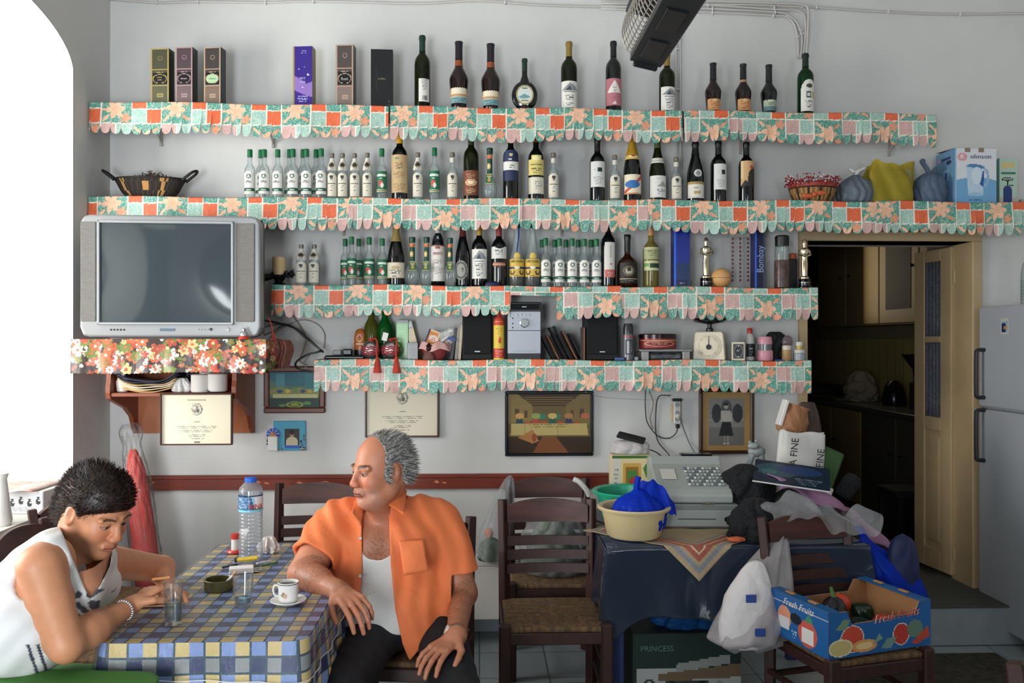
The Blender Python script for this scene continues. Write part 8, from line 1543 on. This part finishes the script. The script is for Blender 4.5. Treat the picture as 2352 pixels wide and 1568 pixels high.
def head(F, c, R, s=1.0, jaw=1.0, fat=1.0):
    Q = lambda a, b, d: c+R @ (V3(a, b, d)*s)
    E = lambda p, r, k, neg=False: F.ell(Q(*p), V3(*r)*s, k*s, R, neg)
    E((-.012, 0, .035), (.098, .077, .092), .03); E((.028, 0, -.045), (.066, .060*fat, .082), .04); E((-.03, 0, -.03), (.06, .06, .07), .04)
    for b in (-1, 1):
        F.cap(Q(-.0, b*.05*fat, -.065), Q(.06, b*.015, -.10), .02*s*jaw, .017*s, k=.025*s)
        E((.058, b*.036, -.03), (.03, .026*fat, .03), .02); E((-.012, b*.077, -.004), (.020, .008, .034), .006); E((-.004, b*.084, .0), (.011, .006, .019), .004, True)
        E((.101, b*.031, .002), (.018, .0175, .0115), .012, True); E((.077, b*.031, .0015), (.0135, .0145, .0135), .003); F.cap(Q(.089, b*.015, .0195), Q(.079, b*.05, .020), .008*s, k=.012*s)
        E((.103, b*.013, -.036), (.011, .009, .009), .006)
    E((.072, 0, -.102), (.020, .022, .018), .02); F.cap(Q(.092, 0, .01), Q(.109, 0, -.030), .0078*s, .0122*s, k=.014*s)
    E((.092, 0, -.066), (.014, .028, .014), .012)
    for b in (-1, 1): F.cap(Q(.103, 0, -.0615), Q(.094, b*.022, -.066), .0048*s, .003*s, k=.003*s); F.cap(Q(.101, 0, -.0725), Q(.092, b*.02, -.069), .0056*s, .0035*s, k=.003*s)
    F.cap(Q(.112, 0, -.0668), Q(.098, .026, -.068), .0012*s, k=.003*s, neg=True); F.cap(Q(.112, 0, -.0668), Q(.098, -.026, -.068), .0012*s, k=.003*s, neg=True)
def facecol(v, c, R, s, base, lip, brow, browc, stub=None, bt=.0055):
    L = (v-c) @ R/s; a, b, d = L.T; out = np.tile(np.array(base), (len(v), 1)); ab = np.abs(b)
    def mix(m, col, w_=1.0): out[m] = out[m]*(1-w_)+np.array(col)*w_
    rd = np.exp(-(((a-.085)/.03)**2+((ab-.035)/.025)**2+((d+.03)/.022)**2))+np.exp(-(((a-.113)/.015)**2+(b/.015)**2+((d+.032)/.015)**2)); out *= 1-rd[:, None]*np.array([.0, .22, .22])
    if stub is not None: mix((a > .02) & (d < -.045) & (d > -.13) & (ab < .065), stub, .2)
    mix((a > .088) & (ab < .025) & (d > -.0785) & (d < -.057), lip, .75); mix((a > .088) & (ab < .024) & (np.abs(d+.0675) < .0016), lin('#2a1210'), .8)
    mix((a > .07) & (np.abs(d-brow-.004*np.sin((ab-.012)*70)) < bt) & (ab > .012) & (ab < .05), browc, .85)
    e = (a > .072) & (((ab-.031)/.0138)**2+((d+.0005)/.0046)**2 < 1); mix(e, lin('#9c8c80')); mix(e & (np.hypot(ab-.030, d-.0005) < .0066), lin('#22140e')); mix((a > .07) & (((ab-.031)/.0165)**2+((d+.0)/.0068)**2 < 1) & ~e, lin('#4a2618'), .6)
    mix((np.hypot(ab-.012, (d+.044)*1.4) < .0045) & (a > .095) & (d < -.040), lin('#3a1a12'), .7)
    return out
def hand(F, w_, d, n, s=1.0, curl=(.35, .4, .3), spread=.12, thumb=1, tc=.5):
    """w_ wrist, d towards the fingers, n out of the palm; thumb=+1/-1 picks the side"""
    d = np.array(d, float); d /= np.linalg.norm(d); n = np.array(n, float); n -= d*(n @ d); n /= np.linalg.norm(n); t = np.cross(d, n)*thumb
    k0 = []
    for i in range(4):
        o = (.030-.0205*i)*s; b = w_+t*o*.6+d*.015*s; q = w_+t*o*1.08+d*(.092-.004*abs(i-1.2))*s; F.cap(b, q, .0135*s, .0108*s, k=.012*s); k0.append(q)
    F.cap(w_-d*.01, w_+d*.02, .026*s, .024*s, k=.02*s); LN = [(.042, .026, .021), (.047, .030, .023), (.043, .028, .022), (.034, .021, .019)]; tips = []
    for i, q in enumerate(k0):
        an = (1.2-i)*spread; dd = d*math.cos(an)+t*math.sin(an); c = 0; p = q; r = [.0098, .0088, .0080, .0068]; r = [x*s*(.88 if i == 3 else 1) for x in r]
        for j in range(3): c += curl[j]*(1+.12*i); e = p+(dd*math.cos(c)+n*math.sin(c))*LN[i][j]*s; F.cap(p, e, r[j], r[j+1], k=.0035*s); p = e
        tips.append(p)
    p = w_+t*.026*s+d*.02*s; a1 = (d*.65+t*.75+n*.3); a1 /= np.linalg.norm(a1); e = p+a1*.042*s; F.cap(p, e, .0145*s, .0115*s, k=.014*s); a2 = d*.9+t*(.45-tc*.5)+n*tc; a2 /= np.linalg.norm(a2); e2 = e+a2*.032*s; F.cap(e, e2, .0112*s, .0098*s, k=.004*s); a3 = a2+n*.25*tc-t*.15; a3 /= np.linalg.norm(a3); F.cap(e2, e2+a3*.026*s, .0098*s, .0078*s, k=.003*s)
    return tips
def hair(name, F, mat, parent, c, R, s, tufts, n, ln, wd, cols, keep, flow):
    o = skin_mesh(name, [F.mesh()], mat, parent, lambda v: np.array(cols)[np.random.default_rng(1).integers(0, len(cols), len(v))]*(.55+.45*np.clip(np.sin((v@R)[:, 1]*900+(v@R)[:, 2]*500)*.5+.5, 0, 1))[:, None])
    v, f = F.mesh(); g = np.random.default_rng(4); pick = g.integers(0, len(v), n); m = MB()
    for i in pick:
        p = v[i]; L = (R.T @ (p-c))/s
        if not keep(L): continue
        out = R @ (L/np.array([.1, .08, .095])**2); out /= np.linalg.norm(out); fl = R @ np.array(flow(L)); q = out*g.uniform(.25, .8)+fl; q /= np.linalg.norm(q); l = ln*g.uniform(.5, 1.2); w2 = np.cross(q, out); w2 = w2/(np.linalg.norm(w2)+1e-6)*wd; e = p+q*l+g.normal(0, l*.12, 3); md = (p+e)/2+out*l*.15; p = p-out*.003
        m.add([p-w2, p+w2, md+w2*.7, e, md-w2*.7], [(0, 1, 2, 4), (4, 2, 3)], tuple(np.array(cols[g.integers(0, len(cols))])*g.uniform(.7, 1.3)))
    m.build('hair_strand', mat, o, auto=0)['kind'] = 'stuff'; return o
SKINM = M('skin', rough=.48, paint=True, var=.07, vs=35, bump=.12, bs=180, dist=.004)
def interp(x, pts): return np.interp(x, [p[0] for p in pts], [p[1] for p in pts])
# ---------------------------------------------------------------- the man
MAN = thing('person', 'man in an open orange shirt, white undershirt and dark trousers, forearm on the table', 'person', (0, 0, 0)); hs = 1.04
HC = W(874, 1078, -1.60); HR = basis((-.78, -.62, -.06)); shR, shL = W(768, 1207, -1.56), W(1008, 1200, -1.44); elR, wrR = W(698, 1318, -1.72)+V3(0, 0, .0), W(778, 1356, -1.86); elL, wrL = W(1062, 1362, -1.50), W(1047, 1462, -1.80)
hip = V3(-.265, -1.42, .565); knR, knL = V3(-.44, -1.98, .48), V3(-.06, -2.0, .45)
def man_torso(F, g=0.0, arms=True, legs=False):
    F.ell(hip, (.185+g, .15+g, .12+g), .05); F.ell(W(893, 1388, -1.53), (.195+g, .165+g, .16+g), .06); F.ell(W(888, 1262, -1.50), (.205+g, .135+g, .17+g), .06)
    F.cap(W(800, 1196, -1.52), W(975, 1190, -1.46), .07+g, k=.05); F.ell(W(845, 1255, -1.60), (.08+g, .05+g, .07+g), .04); F.ell(W(925, 1255, -1.58), (.08+g, .05+g, .07+g), .04)
    F.cap(W(885, 1180, -1.49), W(880, 1120, -1.54), .068+g, .062+g, k=.03)
    if arms:
        F.cap(shR, elR, .066+g, .049+g, k=.03); F.cap(shL, elL, .066+g, .050+g, k=.03)
F = Field((-.78, -2.0, .42), (.10, -1.25, 1.29), .0048); man_torso(F)
def hands_man(G):
    G.cap(shR, elR, .066, .049, k=.03); G.cap(shL, elL, .066, .050, k=.03); G.cap(elR, wrR, .047, .031, k=.02); G.cap(elL, wrL, .048, .033, k=.02); G.cap(elR*.65+wrR*.35, elR*.6+wrR*.4, .046, k=.03)
    hand(G, wrR, W(822, 1392, -1.95)-wrR, (.15, .1, -1), 1.06, (.38, .45, .25), .1, -1, .4)
    hand(G, wrL, W(975, 1515, -1.93)-wrL, (-.05, -.05, -1), 1.06, (.22, .3, .3), .16, 1, .25)
hands_man(F); B1 = Field(HC-V3(.15, .15, .16), HC+V3(.15, .15, .13), .0022)
def neck(G): G.cap(W(885, 1180, -1.49), W(880, 1120, -1.54), .068, .062, k=.03); G.cap(W(885, 1150, -1.50), HC+HR@V3(-.03, 0, -.04), .062, .056, k=.03); G.cap(HC+HR@V3(.03, 0, -.11), W(885, 1190, -1.54), .04, .05, k=.03)
neck(B1); head(B1, HC, HR, hs, 1.2, 1.12)
for b in (-1, 1): B1.cap(HC+HR@(V3(.098, b*.022, -.035)*hs), HC+HR@(V3(.08, b*.038, -.072)*hs), .0015, k=.006, neg=True); B1.ell(HC+HR@(V3(.035, b*.042, -.088)*hs), V3(.035, .018, .022), .02, HR)
B2 = Field(wrR-V3(.09, .19, .15), wrR+V3(.16, .04, .05), .0024); hands_man(B2); B3 = Field(wrL-V3(.19, .19, .13), wrL+V3(.07, .05, .05), .0024); hands_man(B3)
def cut(A, B):   # leave out of coarse A what fine B covers
    v, f = A; lo = np.array([a[0] for a in B.ax])+B.h*2; hi = np.array([a[-1] for a in B.ax])-B.h*2; ins = ((v > lo) & (v < hi)).all(1); return v, f[~ins[f].all(1)]
neck(F); A = F.mesh()
for G in (B1, B2, B3): A = cut(A, G)
SK1 = np.array(lin('#b9785a'))
def mancol(v):
    c = facecol(v, HC, HR, hs, SK1, lin('#8a4a40'), .0225, lin('#2a1c18'), lin('#a89a94')); g = np.random.default_rng(2).uniform(-1, .6, len(v))
    arm = np.minimum.reduce([np.linalg.norm(v-(elL*(1-t)+wrL*t), axis=1) for t in (0, .25, .5, .75)]+[np.linalg.norm(v-(elR*(1-t)+wrR*t), axis=1) for t in (.2, .5, .8)]) < .075; c[arm] *= (.80+.2*np.clip(g[arm]*1.5, -1, 1))[:, None]
    q = W(868, 1262, -1.66); ch = np.exp(-((np.linalg.norm((v-q)*V3(1, .6, .7), axis=1))/.05)**2); c *= (1-ch*(.4+.25*np.clip(g*2, -1, 1)))[:, None]; return c
skin_mesh('body', [A, B1.mesh(), B2.mesh(), B3.mesh()], SKINM, MAN, mancol)
# hair: bald front, grey sides and back, white wisps
G = Field(HC-.16, HC+.16, .0035); E = lambda p, r, k, neg=False: G.ell(HC+HR@(V3(*p)*hs), V3(*r)*hs, k, HR, neg)
E((-.022, 0, .036), (.100, .086, .096), .01); E((-.06, 0, .0), (.062, .078, .075), .02); E((.098, 0, .06), (.10, .105, .075), .012, True); E((.07, 0, -.03), (.085, .2, .075), .012, True); E((-.0, 0, -.09), (.09, .2, .055), .015, True)
for b in (-1, 1): E((.018, b*.074, -.005), (.014, .010, .03), .01); E((-.018, b*.088, -.008), (.03, .03, .043), .006, True)
GH = [np.array(lin(c)) for c in ('#5f5d5c', '#8f8c89', '#3c3b3c', '#b0aca8')]
hair('hair', G, M('grey_hair', rough=.6, paint=True), MAN, HC, HR, hs, 0, 5200, .024, .0009, GH, lambda L: L[2] > -.06 and ((L[0]+.015)/.03)**2+((L[2]+.006)/.045)**2 > 1, lambda L: (-1.0, 0, -.35 if L[2] < .08 else .0))
# undershirt, shirt, trousers, watch
F = Field((-.62, -1.85, .50), (.08, -1.2, 1.25), .0048); man_torso(F, .007, False); u, v = F.px(); X, Y, Z = F.grid(); S = np.maximum(F.F, -(F.F+.007)); F.F = np.maximum(S, np.maximum((1285-22*np.clip(np.abs(u-866)/36, 0, 1.6)**3-v)*.0016, (v-1458)*.0016)).astype(np.float32)
skin_mesh('undershirt', [F.mesh()], M('white_cotton', '#d8d6d4', rough=.8), MAN)
F = Field((-.76, -1.98, .46), (.12, -1.18, 1.29), .0045); man_torso(F, .018, False); F.cap(shR, elR, .085, .083, k=.035); F.cap(shL, elL, .09, .088, k=.035); F.ell(W(1000, 1400, -1.50), (.09, .13, .15), .06); F.ell(W(800, 1340, -1.55), (.08, .1, .13), .06); F.ell(W(950, 1450, -1.66), (.05, .03, .12), .05)
X, Y, Z = F.grid(); u, v = F.px(); st = lambda a: np.sin(a)
F.F += (.0045*st(X*38+Z*22+2*st(Z*11))*st(Z*16+X*19+1)+.003*st(X*95+Z*30+3*st(Z*13))+.0035*st((X*.8+Z)*62+2.5*st(X*17))*np.exp(-((Z-1.05)/.16)**2)).astype(np.float32)
S = np.maximum(F.F, -(F.F+.013)); ccx = W(885, 1300, -1.50); front = (Y < -1.50+.0*X)
left = interp(v.ravel(), [(1130, 842), (1200, 831), (1300, 832), (1400, 826), (1440, 818), (1520, 800)]).reshape(v.shape); right = interp(v.ravel(), [(1130, 885), (1200, 894), (1290, 897), (1400, 908), (1480, 925), (1516, 940)]).reshape(v.shape)
op = np.minimum(u-left, right-u)*.0016; op = np.where(front, op, -1); hem = interp(u.ravel(), [(740, 1395), (790, 1425), (835, 1405), (905, 1470), (942, 1516), (975, 1478), (1030, 1422), (1100, 1395)]).reshape(u.shape)
nk = .083-np.sqrt((X-W(884, 1160, -1.50)[0])**2+(Y+1.50)**2+0*Z); nk = np.where(Z > W(884, 1176, -1.5)[2], nk, -1)
def slv(sh, el, t1): d = el-sh; L = d@d; t = ((X-sh[0])*d[0]+(Y-sh[1])*d[1]+(Z-sh[2])*d[2])/L; return (t-t1)*math.sqrt(L)
armR = np.where((X < W(775, 1250, -1.6)[0]), slv(shR, elR, .68), -1); armL = np.where((X > W(1012, 1250, -1.45)[0]-.01) & (Z > .8), slv(shL, elL, .62), -1)
low = np.where((X > W(1040, 1300, -1.45)[0]), (.74-Z), -1)
F.F = np.maximum.reduce([S, op, (v-hem)*.0016+0*X, nk+0*Z, armR, armL, low+0*Y]).astype(np.float32)
ORM = M('orange_linen', '#ee7d48', rough=.75, var=.12, vs=6, bump=.35, bs=22, dist=.012); SH = skin_mesh('shirt', [F.mesh()], ORM, MAN)
def quadsheet(name, pts, mat, th=.004, parent=MAN):
    a, b, c, d = [Vector(p) for p in pts]; return sheet(name, mat, parent, lambda u, v: tuple((a.lerp(b, u)).lerp(d.lerp(c, u), v)+Vector((0, -.010*math.sin(PI*v)*math.sin(PI*u), 0))), 10, 10, th, auto=40)
quadsheet('collar', [W(838, 1148, -1.60), W(828, 1205, -1.70), W(808, 1178, -1.70), W(815, 1150, -1.60)], ORM); quadsheet('collar', [W(912, 1106, -1.50), W(934, 1128, -1.52), W(928, 1182, -1.66), W(893, 1160, -1.63)], ORM)
quadsheet('chest_pocket', [W(916, 1243, -1.665), W(972, 1240, -1.650), W(984, 1310, -1.672), W(928, 1322, -1.690)], ORM)
[MB().lathe([(.0055, -.002), (.0055, .0), (1e-4, .001)], 10, c=tuple(W(827, py, -1.70)), axis='y', cap=False).build('shirt_button', M('white_plastic', '#c9c6c0'), MAN) for py in (1235, 1322)]
F = Field((-.66, -2.15, .0), (.14, -1.2, .72), .008); F.ell(hip, (.195, .165, .125), .05)
for kn, hx_, ft in ((knR, -.36, V3(-.42, -2.0, .1)), (knL, -.17, V3(-.05, -1.93, .1))): F.cap(V3(hx_, -1.45, .545), kn, .098, .076, k=.05); F.cap(kn, ft, .074, .055, k=.03)
F.ell(W(893, 1418, -1.53), (.185, .155, .10), .05); X, Y, Z = F.grid(); F.F += (.003*st(X*60+Y*40)*st(Y*35+Z*50)).astype(np.float32); F.F = np.maximum(F.F, Z-(.64+.1*(X+.27)**2)+0*F.F).astype(np.float32)
skin_mesh('trousers', [F.mesh()], M('dark_trousers', '#0d1219', rough=.8), MAN)
for ft in (V3(-.42, -2.0, .0), V3(-.05, -1.93, .0)): m = MB(); m.sphere(tuple(ft+V3(0, -.05, .045)), .05, 14, 10, (.95, 2.4, .9)); m.lathe([(.05, .04), (.052, .12)], 16, c=tuple(ft+V3(0, .0, 0))); m.build('shoe', M('shoe_black', '#14100e', rough=.4), MAN)
ax_ = Matrix(basis(wrL-elL).tolist()).to_4x4(); wp = wrL+(elL-wrL)*.06; m = MB(); m.lathe([(.0345, -.010), (.037, -.006), (.037, .006), (.0345, .010)], 28, axis='x', cap=False); m.move(Matrix.Translation(wp) @ ax_); m.build('watch_strap', M('steel_strap', '#8f8a80', rough=.3, metal=.8), MAN)
fc = V3(-.6, -.8, .1); fc -= (wrL-elL)*(fc@(wrL-elL))/((wrL-elL)@(wrL-elL)); fc /= np.linalg.norm(fc); m = MB(); m.lathe([(1e-3, 0), (.017, 0), (.017, .007), (.014, .009), (1e-3, .009)], 24, cap=False); m.move(Matrix.Translation(wp+fc*.033) @ Vector(fc).to_track_quat('Z', 'Y').to_matrix().to_4x4()); m.build('watch_face', M('watch_dial', '#d8d0c4', rough=.2, metal=.3), MAN)
# ---------------------------------------------------------------- the woman
WOM = thing('person', 'short-haired woman in a white sleeveless vest and green trousers leaning over the table', 'person', (0, 0, 0)); ws = 1.0
WC = W(220, 1172, -2.14); WR = basis((.80, -.38, -.42)); sN, eN, wN = W(92, 1300, -2.36), W(152, 1482, -2.36), W(300, 1392, -2.10); sF, eF, wF = W(238, 1290, -1.98), W(372, 1305, -1.66), W(385, 1352, -1.80)
whip = V3(-1.46, -2.30, .56)
def wom_torso(F, g=0.0):
    F.ell(whip, (.15+g, .17+g, .12+g), .05); F.ell(W(62, 1420, -2.27), (.14+g, .155+g, .15+g), .06); F.ell(W(130, 1325, -2.18), (.125+g, .165+g, .13+g), .06)
    F.cap(W(118, 1280, -2.30), W(215, 1275, -2.02), .058+g, k=.05); F.ell(W(172, 1350, -2.24), (.07+g, .065+g, .06+g), .04); F.ell(W(215, 1345, -2.06), (.07+g, .065+g, .06+g), .04)
def wom_limbs(F):
    F.cap(sN, eN, .060, .045, k=.03); F.cap(eN, wN, .043, .027, k=.02); F.cap(eN*.7+wN*.3, eN*.6+wN*.4, .044, k=.03); F.cap(sF, eF, .056, .043, k=.03); F.cap(eF, wF, .040, .027, k=.02)
    hand(F, wN, W(362, 1344, -2.02)-wN, (.5, .5, -.6), .93, (.35, .5, .4), .08, -1, .7); hand(F, wF, W(410, 1375, -1.95)-wF, (-.1, -.2, -1), .93, (.25, .35, .3), .12, 1, .5)
def wneck(F): F.cap(W(165, 1285, -2.15), WC+WR@V3(-.04, 0, -.05), .056, .054, k=.035)
F = Field((-1.70, -2.55, .42), (-.93, -1.55, 1.33), .0048); wom_torso(F); wom_limbs(F); wneck(F); C1 = Field(WC-V3(.15, .15, .15), WC+V3(.15, .15, .14), .0022); wneck(C1); head(C1, WC, WR, ws, .95, 1.02)
C2 = Field(wN-V3(.05, .08, .08), wN+V3(.16, .15, .13), .0024); wom_limbs(C2); C3 = Field(wF-V3(.10, .22, .08), wF+V3(.14, .04, .05), .0024); wom_limbs(C3); A = F.mesh()
for G in (C1, C2, C3): A = cut(A, G)
skin_mesh('body', [A, C1.mesh(), C2.mesh(), C3.mesh()], SKINM, WOM, lambda v: facecol(v, WC, WR, ws, np.array(lin('#c98a66')), lin('#a85a4c'), .0215, lin('#1c1210'), None, .0032))
G = Field(WC-.17, WC+.17, .0035); E = lambda p, r, k, neg=False: G.ell(WC+WR@(V3(*p)*ws), V3(*r)*ws, k, WR, neg)
E((-.014, 0, .042), (.107, .086, .096), .01); E((-.07, 0, -.02), (.05, .07, .08), .03); E((.10, 0, -.045), (.095, .2, .088), .02, True); E((.0, 0, -.12), (.12, .2, .05), .02, True)
for b in (-1, 1): E((-.008, b*.094, -.012), (.022, .03, .036), .006, True)
DH = [np.array(lin(c)) for c in ('#120d10', '#1a1212', '#2a1a14', '#472a1c')]
hair('hair', G, M('dark_hair', rough=.45, paint=True), WOM, WC, WR, ws, 0, 7500, .017, .0011, DH, lambda L: L[2] > -.09 and (abs(L[1]) < .04 or ((L[0]+.008)/.026)**2+((L[2]+.01)/.04)**2 > 1), lambda L: (.3 if L[0] > 0 else -.5, 0, .5*L[2]/.1))
F = Field((-1.70, -2.56, .44), (-.98, -1.8, 1.25), .0048); wom_torso(F, .010); X, Y, Z = F.grid(); u, v = F.px(); F.F += (.003*st(X*45+Z*35+2*st(Z*20))*st(Y*25+Z*28)+.002*st((X-Z)*80)).astype(np.float32)
S = np.maximum(F.F, -(F.F+.012)); c = W(130, 1325, -2.18); fr_ = (X-c[0])*.8+(Y-c[1])*(-.45)+(Z-c[2])*.15
lf = interp(v.ravel(), [(1180, 126), (1240, 150), (1290, 170), (1340, 190), (1374, 206)]).reshape(v.shape); rg = interp(v.ravel(), [(1180, 300), (1240, 262), (1300, 252), (1345, 230), (1374, 206)]).reshape(v.shape); nkw = np.where((fr_ > -.06) & (v < 1378), np.minimum(u-lf, rg-u)*.0013, -1)
def ball(p, r): return r-np.sqrt((X-p[0])**2+(Y-p[1])**2+(Z-p[2])**2)
F.F = np.maximum.reduce([S, nkw+0*X, ball(sN+V3(.01, -.03, -.01), .080), ball(sF+V3(.02, .04, -.01), .085), (.50-Z)+0*F.F, ball(W(160, 1262, -2.15), .066), ball(W(196, 1288, -2.12), .07)]).astype(np.float32)
def vest(v):
    q = v-np.array([0, -CAMD, CAMH]); f = q[:, 0]*FW.x+q[:, 1]*FW.y; uu = CX+FPX*(q[:, 0]*RT.x+q[:, 1]*RT.y)/f; vv = CY-FPX*q[:, 2]/f; o = np.full((len(v), 3), .68); sw = np.sin(uu*.11+3*np.sin(vv*.06))*np.sin(vv*.12+2*np.sin(uu*.05))
    m_ = (uu > 165) & (vv > 1352) & (vv < 1440) & (sw > .1); o[m_] = lin('#4a4c58'); s_ = vv+.45*uu; m2 = (uu > 55) & (vv > 1480) & ((np.abs(uu-vv*.35+455) < 4) | (np.abs(uu-vv*.35+432) < 4)); o[m2] = lin('#3a3e50'); return o
skin_mesh('vest', [F.mesh()], M('vest_cotton', rough=.8, paint=True, bump=.15, bs=30), WOM, vest)
F = Field((-1.68, -2.62, .05), (-.7, -1.95, .78), .008); F.ell(whip, (.16, .18, .125), .05); F.cap(whip+V3(.05, -.09, .02), W(285, 1535, -2.42), .105, .082, k=.05); F.cap(W(285, 1535, -2.42), V3(-.92, -2.45, .15), .078, .06, k=.03); F.cap(whip+V3(.05, .09, .0), V3(-.98, -2.12, .56), .1, .08, k=.05); F.cap(V3(-.98, -2.12, .56), V3(-1.0, -2.1, .15), .075, .06, k=.03); X, Y, Z = F.grid(); F.F += (.003*st(X*50+Y*30)*st(Z*45+X*20)).astype(np.float32)
F.F = np.maximum(F.F, Z-.70).astype(np.float32); skin_mesh('trousers', [F.mesh()], M('green_trousers', '#3f7a2c', rough=.75, var=.1), WOM)
ax_ = Matrix(basis(wN-eN).tolist()).to_4x4(); m = MB(); [m.sphere((0, .030*math.cos(a), .030*math.sin(a)), .0042, 8, 6, (1, 1.2, 1.2)) for a in [2*PI*i/26 for i in range(26)]]; m.move(Matrix.Translation(wN+(eN-wN)*.12) @ ax_); m.build('bracelet', M('silver_bauble', '#c8c4c8'), WOM)
q = W(376, 1330, -2.0); t = thing('cigarette', "small lit cigarette between the woman's fingers", 'cigarette', tuple(q)); m = MB(); m.tube([(-.035, .0, .0), (.02, 0, .006)], .004, 8); m.build('paper_tube', M('filter_tan', '#c98a50'), t)
